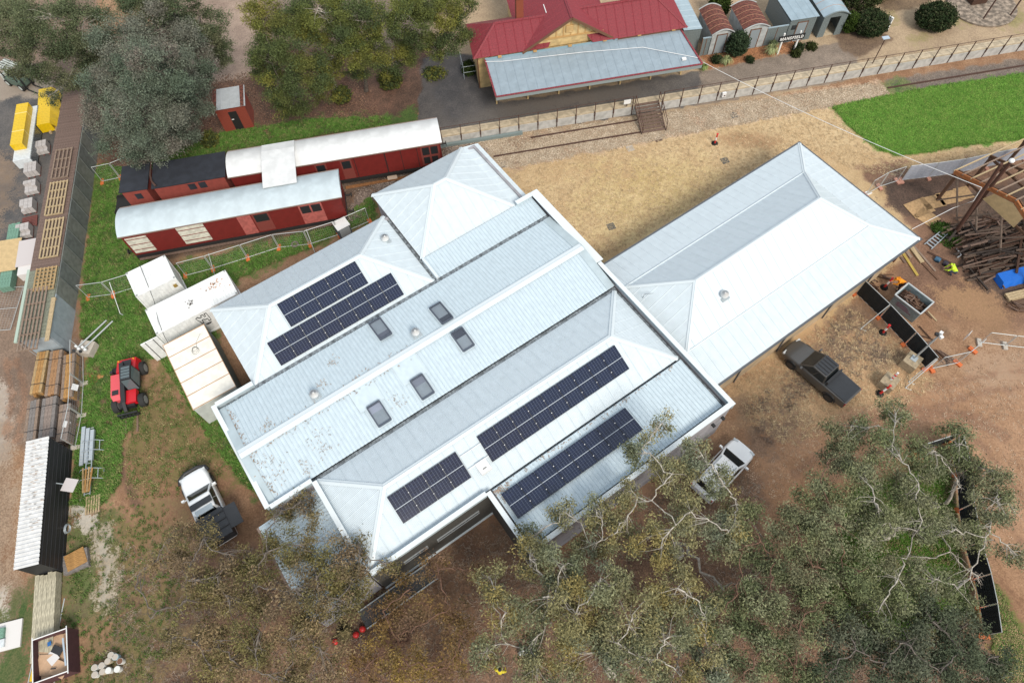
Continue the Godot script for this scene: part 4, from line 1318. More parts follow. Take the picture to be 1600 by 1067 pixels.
func carriage(label: String, west: Vector3, east: Vector3, wide: float, roof_m: Material, side_m: Material, arched: bool, flat_y := 3.3) -> Node3D:
	var mid := (west + east) / 2
	mid.y = 0
	var t := thing("railway_carriage", label, "carriage", mid, heading(west, east), "old railway carriages")
	var lg := west.distance_to(east)
	var hx := lg / 2
	var hz := wide / 2
	one_box(t, "body", side_m, -hx + 0.15, hx - 0.15, 0.95, flat_y, -hz + 0.1, hz - 0.1)
	one_box(t, "underframe", mat("black_iron", Color(0.018, 0.017, 0.017), 0.7, 0, "grain", 1.0), -hx + 0.1, hx - 0.1, 0.72, 0.95, -hz + 0.2, hz - 0.2)
	one_box(t, "sole_bar", mat("black_iron"), -hx + 0.2, hx - 0.2, 0.62, 0.9, hz - 0.2, hz - 0.02)
	if arched:
		var s := Shape.new()
		var seg := 14
		var pr := []
		for i in seg + 1:
			var u := float(i) / seg
			pr.append(Vector3(0, flat_y + 0.46 * pow(sin(PI * u), 0.75), -hz + wide * u))
		for i in seg:
			var na := Vector3(0, 1, (i - seg / 2.0) / seg * 1.3).normalized()
			var nb := Vector3(0, 1, (i + 1 - seg / 2.0) / seg * 1.3).normalized()
			s.quad_n([pr[i + 1] + Vector3(-hx, 0, 0), pr[i + 1] + Vector3(hx, 0, 0), pr[i] + Vector3(hx, 0, 0), pr[i] + Vector3(-hx, 0, 0)], [nb, nb, na, na])
		for e in [-hx, hx]:
			var cp := []
			for p in pr:
				cp.append(p + Vector3(e, 0, 0))
			if e < 0:
				cp.reverse()
			s.poly(cp)
		var o := part(s, "roof", roof_m, t)
		var g := Shape.new()
		for e in [-hz - 0.02, hz + 0.02]:
			g.beam(Vector3(-hx, flat_y, e), Vector3(hx, flat_y, e), 0.06, 0.06)
		part(g, "gutter", mat("pale_brown", tone(150, 130, 120), 0.7), o)
		var n := int(lg / 1.9)
		for i in range(1, n):
			var r := Shape.new()
			var pts := []
			var rad := []
			for p in pr:
				pts.append(p + Vector3(-hx + lg * i / n, -0.006, 0))
				rad.append(0.012)
			r.tube(pts, rad, 4)
			part(r, "roof_seam", roof_m, o)
	else:
		one_box(t, "roof", roof_m, -hx, hx, flat_y, flat_y + 0.08, -hz, hz)
	for sx in [-1, 1]:
		var bo := one_box(t, "bogie", mat("black_iron"), sx * (hx - 2.6) - 1.2, sx * (hx - 2.6) + 1.2, 0.45, 0.7, -0.85, 0.85)
		for e in [-0.9, 0.9]:
			for z in [-0.75, 0.75]:
				var w := Shape.new()
				w.tube([Vector3(sx * (hx - 2.6) + e, 0.46, z - 0.06), Vector3(sx * (hx - 2.6) + e, 0.46, z + 0.06)], [0.44, 0.44], 18)
				part(w, "wheel", mat("black_iron"), bo)
		for z in [-0.85, 0.85]:
			var bf := Shape.new()
			bf.rod(Vector3(sx * (hx - 0.1), 0.95, z), Vector3(sx * (hx + 0.4), 0.95, z), 0.07, 8)
			bf.rod(Vector3(sx * (hx + 0.36), 0.95, z), Vector3(sx * (hx + 0.42), 0.95, z), 0.2, 12)
			part(bf, "buffer", mat("black_iron"), t)
	return t


# windows and doors on the south side: [x from west end, width, y0, y1, kind]
func side_fit(t: Node3D, lg: float, hz: float, list: Array) -> void:
	for e in list:
		var x0: float = -lg / 2 + e[0]
		var m: Material = e[4]
		var o := one_box(t, e[5], m, x0, x0 + e[1], e[2], e[3], hz - 0.13, hz - 0.07)
		if e.size() > 6:
			var n: int = e[6]
			for i in n:
				one_box(o, "pane", mat("carriage_glass", Color(0.02, 0.022, 0.025), 0.15), x0 + 0.12 + i * (e[1] - 0.12) / n, x0 + (i + 1) * (e[1] - 0.12) / n, e[3] - 0.95, e[3] - 0.15, hz - 0.07, hz - 0.055)


func build_carriages() -> void:
	var white := mat("white_canvas_roof", tone(248, 250, 252), 0.6, 0, "faint", 0.3)
	var bluew := mat("blue_white_roof", tone(212, 226, 234), 0.55, 0, "faint", 0.3)
	var blackr := mat("black_roof", tone(52, 56, 66), 0.75, 0, "mottle", 0.3)
	var red := mat("carriage_red", tone(128, 38, 34), 0.6, 0, "faint", 0.6)
	var oldred := mat("faded_red", tone(166, 80, 70), 0.8, 0, "faint", 0.8)
	var pink := mat("pink_primer", tone(196, 106, 98), 0.8, 0, "mottle", 0.6)
	var cream := mat("cream_panel", tone(240, 236, 220), 0.7, 0, "mottle", 0.6)
	var frame := mat("brown_frame", tone(134, 62, 54), 0.8)
	var a := carriage("front red carriage with pale blue-grey arched roof nearest the grass strip", Vector3(-28.85, 0, -33.62), Vector3(-12.45, 0, -36.30), 2.86, bluew, red, true)
	side_fit(a, 16.6, 1.43, [[0.3, 1.55, 1.2, 2.95, cream, "door"], [4.1, 2.0, 1.2, 3.1, cream, "door"], [8.6, 1.0, 1.0, 3.1, pink, "door"], [9.7, 1.25, 1.1, 3.15, frame, "window", 1], [13.2, 1.75, 1.0, 3.15, pink, "double_door", 2]])
	for e in [0.3, 4.1]:
		for k in 3:
			one_box(a, "door_batten", frame, -8.3 + e, -8.3 + e + (1.55 if e < 1 else 2.0), 1.55 + k * 0.6, 1.6 + k * 0.6, 1.355, 1.385)
	var st := Shape.new()
	st.beam(Vector3(-8, 0.62, 1.5), Vector3(8, 0.62, 1.5), 0.22, 0.05)
	part(st, "foot_board", mat("grey_timber"), a)
	var b := carriage("rear red carriage with long bright white arched roof", Vector3(-21.45, 0, -38.85), Vector3(-4.85, 0, -41.28), 2.8, white, red, true)
	side_fit(b, 16.8, 1.4, [[8.6, 0.9, 1.0, 3.1, frame, "door", 1], [15.0, 1.5, 1.1, 3.15, frame, "window_frame", 2], [6.6, 0.9, 1.0, 3.1, frame, "door", 1]])
	for e in [9.7, 12.1, 12.15, 13.4, 14.7]:
		one_box(b, "panel_joint", mat("black_iron"), -8.4 + e, -8.36 + e, 0.95, 3.15, 1.3, 1.315)
	for k in 2:
		for i in 2:
			one_box(b, "pane", mat("carriage_glass"), 6.75 + i * 0.66, 7.25 + i * 0.66, 1.25 + k * 0.95, 1.95 + k * 0.95, 1.33, 1.35)
	var c := carriage("short faded red carriage with flat black roof at the left", Vector3(-27.35, 0, -38.26), Vector3(-21.75, 0, -39.1), 2.7, blackr, oldred, false, 3.1)
	side_fit(c, 5.6, 1.35, [[2.6, 0.55, 2.3, 2.9, blackr, "window"], [3.4, 0.55, 2.3, 2.9, blackr, "window"]])
	var d := carriage("black-roofed red guard's van at the far left end of the carriages", Vector3(-29.75, 0, -38.0), Vector3(-27.6, 0, -38.28), 2.75, blackr, oldred, false, 3.15)
	side_fit(d, 2.1, 1.37, [[0.9, 0.5, 2.2, 2.75, blackr, "window"]])
	var bp := Shape.new()
	bp.tube([Vector3(1.25, 3.35, -1.3), Vector3(1.3, 3.4, 0.2), Vector3(1.5, 3.45, 0.9), Vector3(1.75, 3.3, 1.3)], [0.06, 0.07, 0.07, 0.09], 7)
	part(bp, "stove_pipe", mat("rusty_steel"), d)
	# white sheet bridging the two arched roofs
	var s := Shape.new()
	var pts0 := [Vector3(0, 3.82, -2.9), Vector3(0, 4.02, -2.0), Vector3(0, 4.05, -1.0), Vector3(0, 3.98, 0.2), Vector3(0, 3.9, 1.6)]
	for i in 4:
		var w := Vector3(2.55, 0, 0)
		s.quad(pts0[i + 1], pts0[i + 1] + w, pts0[i] + w, pts0[i])
		s.quad(pts0[i] - Vector3(0, 0.06, 0), pts0[i] + w - Vector3(0, 0.06, 0), pts0[i + 1] + w - Vector3(0, 0.06, 0), pts0[i + 1] - Vector3(0, 0.06, 0))
		s.quad(pts0[i + 1] - Vector3(0, 0.06, 0), pts0[i + 1], pts0[i], pts0[i] - Vector3(0, 0.06, 0))
		s.quad(pts0[i] - Vector3(0, 0.06, 0) + w, pts0[i] + w, pts0[i + 1] + w, pts0[i + 1] - Vector3(0, 0.06, 0) + w)
	s.quad(pts0[4] - Vector3(0, 0.06, 0), pts0[4] + Vector3(2.55, -0.06, 0), pts0[4] + Vector3(2.55, 0, 0), pts0[4])
	var aw := thing("roof_bridge", "white curved sheet roof bridging the two arched carriage roofs", "canopy", Vector3(-18.35, 0, -37.3), 0.15)
	part(s, "sheet", white, aw)
	for x in [0.1, 2.4]:
		one_box(aw, "bearer", mat("grey_timber"), x - 0.04, x + 0.04, 3.55, 3.84, -2.6, 1.5)
	# planks beside the rear carriage
	for e in [[Vector3(-12.98, 0.00, -38.73), Vector3(-5.05, 0.00, -39.95), "long orange plank lying beside the rear carriage"], [Vector3(-11.21, 0.00, -40.27), Vector3(-9.88, 0.00, -40.45), "short plank end near the leaning board"]]:
		var p := Shape.new()
		var hlf: Vector3 = (e[1] - e[0]) / 2
		p.beam(-hlf + Vector3(0, 0.06, 0), hlf + Vector3(0, 0.06, 0), 0.26, 0.08)
		var o := part(p, "timber_plank", mat("orange_timber", tone(186, 128, 80), 0.85, 0, "wood", 0.6), self)
		o.position = (e[0] + e[1]) / 2
		tag(o, e[2], "plank", "loose planks by the carriages")
	var lb := Shape.new()
	lb.box(Vector3(0, 0.6, 0), Vector3(0.8, 0.03, 1.25), Basis(Vector3.RIGHT, 0.75))
	var lo := part(lb, "loading_board", mat("beige_board", tone(206, 184, 164), 0.8), self)
	lo.position = Vector3(-9.16, 0.00, -39.70)
	lo.rotation.y = 0.15
	tag(lo, "beige board leaning as a ramp to the rear carriage", "board")
	# red brick hut
	var hb := thing("brick_hut", "small red brick hut with rusty iron skillion roof", "shed", Vector3(-24.01, 0.00, -45.96), 0.16)
	var brick := mat("orange_brick", tone(166, 76, 58), 0.9, 0, "grain", 0.9)
	one_box(hb, "wall", brick, 0, 2.5, 0, 2.45, -2.1, 0)
	var dr := one_box(hb, "doorway", mat("black_iron"), 0.95, 1.65, 0, 2.0, 0.0, 0.03)
	one_box(dr, "handle", mat("white_metal"), 1.0, 1.2, 1.2, 1.25, 0.03, 0.08)
	roof(hb, [Vector3(-0.12, 2.62, -2.3), Vector3(2.62, 2.62, -2.3), Vector3(2.62, 2.5, 0.15), Vector3(-0.12, 2.5, 0.15)], Vector3(0, 0, 1), true, mat("patchy_rust_iron", tone(200, 206, 212), 0.7, 0, "faint", 0.6))
	for x in [-0.1, 2.2]:
		var rp := Shape.new()
		rp.quad(Vector3(x, 2.535, 0.15), Vector3(x + 0.3, 2.535, 0.15), Vector3(x + 0.35, 2.655, -2.3), Vector3(x, 2.655, -2.3))
		part(rp, "rust_sheet", mat("rusted_iron"), hb)

# ---------- containers, site fences and small plant west of the building

# a box whose top corners a -> b are known; it reaches "wide" to the right of that line and down to "low"
func crate(called: String, label: String, cat: String, group: String, a: Vector3, b: Vector3, wide: float, low: float, m: Material) -> Node3D:
	var d := b - a
	d.y = 0
	var t := thing(called, label, cat, Vector3(a.x, low, a.z), heading(a, b), group)
	one_box(t, "block", m, 0, d.length(), 0, a.y - low, 0, wide)
	return t


func shipping_container(label: String, a: Vector3, b: Vector3, wide: float, high: float, m: Material) -> Node3D:
	var d := b - a
	d.y = 0
	var lg := d.length()
	var t := thing("shipping_container", label, "container", Vector3(a.x, 0, a.z), heading(a, b), "white containers west of the building")
	one_box(t, "frame_core", m, 0.06, lg - 0.06, 0.12, high - 0.05, 0.06, wide - 0.06)
	var rf := Shape.new()
	rf.sheet([Vector3(0.05, high - 0.04, 0.05), Vector3(lg - 0.05, high - 0.04, 0.05), Vector3(lg - 0.05, high - 0.04, wide - 0.05), Vector3(0.05, high - 0.04, wide - 0.05)], Vector3(0, 0, 1), 0.22, 0.03, RIB)
	part(rf, "roof", m, t)
	for z in [0.055, wide - 0.055]:
		var s := Shape.new()
		var n := int(lg / 0.28)
		for i in n:
			s.box(Vector3(0.14 + (lg - 0.28) * (i + 0.5) / n, high / 2, z), Vector3(0.12, high - 0.3, 0.045))
		part(s, "side_panel", m, t)
	var fr := Shape.new()
	for x in [0.05, lg - 0.05]:
		for z in [0.05, wide - 0.05]:
			fr.box(Vector3(x, high / 2, z), Vector3(0.1, high, 0.1))
		fr.box(Vector3(x, high - 0.05, wide / 2), Vector3(0.1, 0.1, wide - 0.2))
		fr.box(Vector3(x, 0.08, wide / 2), Vector3(0.1, 0.14, wide - 0.2))
	for z in [0.05, wide - 0.05]:
		fr.box(Vector3(lg / 2, high - 0.05, z), Vector3(lg - 0.2, 0.1, 0.1))
		fr.box(Vector3(lg / 2, 0.08, z), Vector3(lg - 0.2, 0.14, 0.1))
	part(fr, "corner_frame", m, t)
	var cc := Shape.new()
	for x in [0.09, lg - 0.09]:
		for z in [0.09, wide - 0.09]:
			cc.box(Vector3(x, high + 0.005, z), Vector3(0.14, 0.03, 0.14))
	part(cc, "corner_casting", mat("casting_grey", tone(170, 172, 172), 0.7), t)
	return t


# welded-mesh site fence; base points along the ground
func site_fence(label: String, pts: Array, high: float, cloth: Material, foot: Material) -> Node3D:
	var t := thing("site_fence", label, "fence", pts[0], 0, "temporary site fences")
	var steel := mat("fence_steel", tone(214, 218, 218), 0.4, 0.3)
	for i in pts.size() - 1:
		var p: Vector3 = pts[i] - pts[0]
		var q: Vector3 = pts[i + 1] - pts[0]
		var n := maxi(1, int(round(p.distance_to(q) / 2.5)))
		for k in n:
			var a := p.lerp(q, float(k) / n)
			var b := p.lerp(q, float(k + 1) / n)
			var dir := (b - a).normalized()
			a += dir * 0.04
			b -= dir * 0.04
			var f := Shape.new()
			var lo := Vector3(0, 0.14, 0)
			var hi := Vector3(0, high, 0)
			for e in [[a + lo, a + hi], [b + lo, b + hi], [a + hi, b + hi], [a + lo, b + lo]]:
				f.rod(e[0], e[1], 0.026, 6)
			var o := part(f, "panel_frame", steel, t)
			if cloth:
				var side := dir.cross(Vector3.UP)
				var c := Shape.new()
				var m := 9
				for j in m:
					var u0 := float(j) / m
					var u1 := float(j + 1) / m
					var w0 := side * (0.03 * (j % 2))
					var w1 := side * (0.03 * ((j + 1) % 2))
					for e in [1.0]:
						c.quad(a.lerp(b, u0) + lo + w0, a.lerp(b, u1) + lo + w1, a.lerp(b, u1) + hi + w1, a.lerp(b, u0) + hi + w0)
				part(c, "shade_cloth", cloth, o)
				for j in 8:
					var st := Shape.new()
					var hh := 0.14 + (high - 0.14) * (j + 0.5) / 8.0
					st.beam(a + Vector3(0, hh, 0) + side * 0.035, b + Vector3(0, hh, 0) + side * 0.035, 0.02, 0.035)
					part(st, "cloth_fold", cloth, o)
			else:
				var w := Shape.new()
				var cnt := int(a.distance_to(b) / 0.15)
				for j in range(1, cnt):
					var u := a.lerp(b, float(j) / cnt)
					w.beam(u + lo, u + hi, 0.003, 0.003)
				for j in range(1, 7):
					var hh := Vector3(0, high * j / 7.0, 0)
					w.beam(a + hh, b + hh, 0.003, 0.003)
				part(w, "wire_mesh", steel, o)
	for i in pts.size():
		var p: Vector3 = pts[i] - pts[0]
		var j := mini(i, pts.size() - 2)
		var s := Shape.new()
		s.box(p + Vector3(0, 0.07, 0), Vector3(0.28, 0.14, 0.62), Basis(Vector3.UP, heading(pts[j], pts[j + 1])))
		part(s, "foot_block", foot, t)
	return t


func stay(t: Node3D, p: Vector3, q: Vector3) -> void:
	var s := Shape.new()
	s.rod(p - t.position, q - t.position, 0.03, 6)
	s.rod(q - t.position + Vector3(0, 0.02, 0), q - t.position + Vector3(0.35, 0.02, 0.2), 0.03, 6)
	part(s, "brace", mat("fence_steel"), t)


func build_compound() -> void:
	var wht := mat("container_white", Color(0.8, 0.81, 0.81), 0.5, 0, "faint", 0.6)
	var cr := mat("office_cream", Color(0.8, 0.77, 0.7), 0.55, 0, "faint", 0.5)
	var orange := mat("orange_block", tone(226, 118, 62), 0.7)
	var c1 := shipping_container("short white container behind the others at the fence", Vector3(-27.79, 2.60, -29.50), Vector3(-25.22, 2.60, -30.97), 2.44, 2.6, wht)
	var v1 := Shape.new()
	v1.box(Vector3(2.6, 1.9, 2.47), Vector3(0.25, 0.3, 0.06))
	part(v1, "vent", mat("brass", tone(170, 140, 70), 0.5), c1)
	var c2 := shipping_container("long white ribbed container with rust stains and dark outline lettering", Vector3(-25.70, 2.60, -26.26), Vector3(-20.50, 2.60, -29.31), 2.44, 2.6, wht)
	# rust bloom on its roof, as thin flakes of scale
	var fl := Shape.new()
	for k in 70:
		var p := Vector3(4.9 + rng.randfn(0, 0.28), 2.597, 0.75 + rng.randfn(0, 0.2))
		if k % 3 == 0:
			p = Vector3(2.9 + rng.randfn(0, 0.14), 2.597, 1.3 + rng.randfn(0, 0.14))
		var r := rng.randf_range(0.02, 0.08)
		fl.col = Color(0.5, 0.28, 0.18) if k % 3 else Color(0.25, 0.23, 0.22)
		fl.tri(p + Vector3(-r, 0, r), p + Vector3(r, 0, r * 0.6), p + Vector3(0, 0, -r))
	part(fl, "rust_flakes", mat("litter", Color.WHITE, 0.9), c2)
	# outlined letters on the side, drawn as painted strips
	var lt := Shape.new()
	for line in [[[3.75, 2.0], [3.72, 2.2], [3.95, 2.25], [4.1, 2.05], [4.3, 2.05], [4.32, 2.25], [4.6, 2.25], [4.6, 1.95], [4.75, 1.95], [4.75, 2.25], [5.0, 2.25], [5.0, 1.35], [4.75, 1.35], [4.75, 1.65], [4.5, 1.65], [4.35, 1.75], [4.15, 1.75], [4.2, 1.45], [3.95, 1.4], [3.9, 1.7], [3.75, 2.0]], [[4.2, 1.15], [4.9, 1.15]], [[4.3, 1.05], [4.8, 1.05]]]:
		for i in line.size() - 1:
			lt.beam(Vector3(2.68 + (line[i][0] - 3.72) * 0.62, line[i][1], 2.432), Vector3(2.68 + (line[i + 1][0] - 3.72) * 0.62, line[i + 1][1], 2.432), 0.03, 0.045)
	part(lt, "lettering", mat("black_plastic"), c2)
	# its door leaf standing open
	var dl := Shape.new()
	dl.box(Vector3(-0.62, 1.3, 2.5), Vector3(1.2, 2.4, 0.06))
	var dlo := part(dl, "door", wht, c2)
	for x in [-0.9, -0.35]:
		var r := Shape.new()
		r.rod(Vector3(x, 0.15, 2.56), Vector3(x, 2.48, 2.56), 0.022, 6)
		part(r, "lock_rod", mat("black_iron"), dlo)
	var c3 := thing("site_office", "cream flat-roofed site cabin with brown roof battens and wiring coil", "cabin", Vector3(Vector3(-23.84, 2.65, -23.24).x, 0, Vector3(-23.84, 2.65, -23.24).z), heading(Vector3(-23.84, 2.65, -23.24), Vector3(-20.91, 2.65, -18.34)), "white containers west of the building")
	# its long side runs south-east; z points back to the north-east, hence negative
	var lg := 5.75
	var wd := 3.0
	one_box(c3, "wall", mat("cabin_wall", tone(216, 222, 218), 0.7, 0, "faint", 0.5), 0.04, lg - 0.04, 0.15, 2.58, -wd + 0.04, -0.04)
	one_box(c3, "side_cladding", mat("cabin_green", tone(122, 134, 126), 0.7), 0.05, lg - 0.05, 0.15, 2.55, -wd - 0.0, -wd + 0.035)
	one_box(c3, "roof", cr, 0, lg, 2.58, 2.64, -wd, 0)
	for i in 6:
		var x: float = [0.015, 1.15, 2.3, 3.45, 4.6, lg - 0.015][i]
		one_box(c3, "roof_batten", mat("brown_batten", tone(196, 150, 108), 0.7), x - 0.02, x + 0.02, 2.641, 2.665, -wd, 0)
	for z in [-0.015, -wd + 0.015]:
		one_box(c3, "roof_edge", mat("brown_batten"), 0.04, lg - 0.04, 2.641, 2.665, z - 0.015, z + 0.015)
	var coil := Shape.new()
	for k in 3:
		var pts := []
		var rad := []
		for i in 17:
			var a := TAU * i / 16.0
			pts.append(Vector3(1.5 + 0.1 * k + (0.18 + 0.05 * k) * cos(a), 2.67 + 0.01 * k, -1.75 + (0.16 + 0.04 * k) * sin(a)))
			rad.append(0.008)
		coil.tube(pts, rad, 4)
	coil.tube([Vector3(1.6, 2.67, -1.9), Vector3(1.1, 2.67, -2.0), Vector3(0.6, 2.67, -2.5)], [0.008, 0.008, 0.008], 4)
	part(coil, "wire_coil", mat("black_plastic"), c3)
	# black cable slung over the container roofs
	var cb := Shape.new()
	var cp := [Vector3(-26.87, 2.70, -30.21), Vector3(-26.05, 2.66, -28.62), Vector3(-25.31, 2.40, -27.10), Vector3(-24.54, 2.68, -25.30), Vector3(-23.95, 2.50, -24.08), Vector3(-23.45, 2.70, -23.39)]
	var c0: Vector3 = cp[0]
	var pts2 := []
	for p in cp:
		pts2.append(p - c0)
	cb.tube(pts2, [0.018, 0.018, 0.018, 0.018, 0.018, 0.018], 5)
	var cbo := part(cb, "power_cable", mat("black_plastic"), self)
	cbo.position = c0
	tag(cbo, "thin dark cable draped across the three white container roofs", "cable")
	# cabinet
	var kb := thing("equipment_cabinet", "small white-topped grey cabinet by the fence near the carriages", "cabinet", Vector3(Vector3(-13.45, 1.30, -34.14).x, 0, Vector3(-13.45, 1.30, -34.14).z), heading(Vector3(-13.45, 1.30, -34.14), Vector3(-12.55, 1.30, -34.70)))
	one_box(kb, "case", mat("dark_grey_case", tone(96, 104, 112), 0.6), 0.02, 1.05, 0, 1.24, 0.02, 0.96)
	one_box(kb, "lid", mat("white_metal"), 0, 1.08, 1.24, 1.3, 0, 0.98)
	one_box(kb, "door", mat("galvanised"), 0.12, 0.95, 0.1, 1.15, 0.96, 0.985)
	var dish := thing("satellite_dish", "dark curved dish with white rim at the corner between the two left hip roofs", "dish", Vector3(-9.34, 3.40, -31.70), 0.5)
	var ds := Shape.new()
	ds.tube([Vector3(0, 0, 0), Vector3(0, 0.05, 0.02), Vector3(0, 0.12, 0.05)], [0.1, 0.35, 0.46], 16)
	part(ds, "bowl", mat("black_plastic"), dish)
	var dr := Shape.new()
	var rp := []
	var rr := []
	for i in 17:
		rp.append(Vector3(0.46 * cos(TAU * i / 16.0), 0.125, 0.05 + 0.46 * sin(TAU * i / 16.0)))
		rr.append(0.025)
	dr.tube(rp, rr, 5)
	dr.rod(Vector3(0, 0, 0), Vector3(0.1, -3.4, 0.1), 0.03, 6)
	part(dr, "rim", mat("white_metal"), dish)
	var tr := Shape.new()
	var tp := []
	var tw := []
	for i in 13:
		tp.append(Vector3(0.24 * cos(TAU * i / 12.0), 0.1, 0.24 * sin(TAU * i / 12.0)))
		tw.append(0.09)
	tr.tube(tp, tw, 6)
	var tro := part(tr, "old_tyre", mat("grey_rubber", tone(120, 112, 104), 0.9), self)
	tro.position = Vector3(-16.59, 0.00, -33.18)
	tag(tro, "small worn tyre lying on grass beside the site fence", "tyre")
	# fences
	var f1 := site_fence("mesh site fence with orange feet between the containers and the front carriage", [Vector3(-24.76, 0.00, -30.77), Vector3(-22.73, 0.00, -31.29), Vector3(-20.17, 0.00, -32.14), Vector3(-17.82, 0.00, -32.95), Vector3(-15.42, 0.00, -33.10), Vector3(-13.16, 0.00, -33.88), Vector3(-10.79, 0.00, -35.05)], 1.75, null, orange)
	stay(f1, Vector3(-22.46, 1.70, -31.55), Vector3(-22.54, 0.00, -30.74))
	stay(f1, Vector3(-15.25, 1.70, -33.33), Vector3(-14.94, 0.00, -32.26))
	var f2 := site_fence("mesh site fence running from the left yard wall to the short container", [Vector3(-31.88, 0.00, -29.27), Vector3(-30.02, 0.00, -29.43), Vector3(-28.25, 0.00, -30.01)], 1.75, null, orange)
	stay(f2, Vector3(-29.43, 1.70, -29.43), Vector3(-29.15, 0.00, -27.73))
	var f3 := site_fence("mesh site fence in the corner between the yard wall and black-roofed carriage", [Vector3(-33.58, 0.00, -40.88), Vector3(-32.14, 0.00, -41.20), Vector3(-30.83, 0.00, -41.88)], 1.8, null, orange)
	# hinged camera mast lowered beside the yard wall
	var bl := thing("camera_mast", "pale concrete block with two lowered grey camera poles on grass", "camera mast", Vector3(-30.59, 0.00, -24.63), -0.2)
	var blk := Shape.new()
	blk.box(Vector3(0, 0.35, 0), Vector3(1.05, 0.7, 1.0))
	part(blk, "base_block", mat("pale_block", tone(206, 196, 184), 0.85, 0, "faint", 0.8), bl)
	for e in [[-0.35, -0.15], [0.15, 0.35]]:
		var s := Shape.new()
		s.rod(Vector3(e[0], 0.95, 0.3), Vector3(e[1] + 0.35, 0.25, -2.5), 0.06, 8)
		part(s, "pole", mat("fence_steel"), bl)
		for k in 3:
			var a := TAU * k / 3.0
			var h := Shape.new()
			h.box(Vector3(e[0] + 0.2 * cos(a), 0.98, 0.35 + 0.2 * sin(a)), Vector3(0.16, 0.14, 0.16), Basis(Vector3.UP, a))
			part(h, "camera_head", mat("black_plastic") if k % 2 else mat("white_metal"), bl)
	# sunken grates in the dry court
	for e in [[Vector3(0.14, 0.00, -40.34), "square drain grate beside the north hip roof"], [Vector3(13.34, 0.00, -42.23), "rusty square drain lid below the platform steps"], [Vector3(20.28, 0.00, -44.49), "square drain grate in the gravel under the platform wall"], [Vector3(18.49, 0.00, -39.38), "square drain grate below the red and white bollard"], [Vector3(8.30, 0.00, -33.24), "square drain grate in the dry grass near the annex"], [Vector3(10.88, 0.00, -41.32), "pale worn lid in the gravel below the steps"]]:
		var s := Shape.new()
		s.span(-0.3, 0.3, 0, 0.03, -0.3, -0.24)
		s.span(-0.3, 0.3, 0, 0.03, 0.24, 0.3)
		for k in 7:
			s.span(-0.3 + k * 0.09, -0.24 + k * 0.09, 0.0, 0.025, -0.24, 0.24)
		var o := part(s, "drain_grate", mat("grate_iron", tone(86, 90, 92), 0.7), self)
		if e[1].begins_with("rusty"):
			o.material_override = mat("rusty_steel")
		if e[1].begins_with("pale"):
			o.material_override = mat("pale_block")
		o.position = e[0]
		o.rotation.y = 0.3
		tag(o, e[1], "drain", "drain grates in the court")

# ---------- vehicles (x points forward)

func wheel(t: Node3D, at: Vector3, r: float, w: float, rim_m: Material) -> void:
	var s := Shape.new()
	s.tube([at - Vector3(0, 0, w / 2), at - Vector3(0, 0, w * 0.42), at + Vector3(0, 0, w * 0.42), at + Vector3(0, 0, w / 2)], [r * 0.86, r, r, r * 0.86], 20)
	var o := part(s, "wheel", mat("tyre", Color(0.02, 0.02, 0.02), 0.85), t)
	var h := Shape.new()
	h.tube([at - Vector3(0, 0, w / 2 + 0.01), at + Vector3(0, 0, w / 2 + 0.01)], [r * 0.6, r * 0.6], 14)
	part(h, "rim", rim_m, o)


func car_ring(x: float, w: float, y0: float, ym: float, yt: float, inset: float) -> Array:
	return [Vector3(x, y0, -w * 0.94), Vector3(x, y0 + 0.12, -w), Vector3(x, ym, -w), Vector3(x, yt - 0.03, -w + inset * 0.5), Vector3(x, yt, -w + inset), Vector3(x, yt + 0.02, 0), Vector3(x, yt, w - inset), Vector3(x, yt - 0.03, w - inset * 0.5), Vector3(x, ym, w), Vector3(x, y0 + 0.12, w), Vector3(x, y0, w * 0.94)]


func car_shell(t: Node3D, paint: Material, st: Array) -> void:
	var rings := []
	for e in st:
		rings.append(car_ring(e[0], e[1], e[2], e[3], e[4], e[5]))
	var s := Shape.new()
	s.loft(rings, true, true)
	part(s, "body", paint, t)


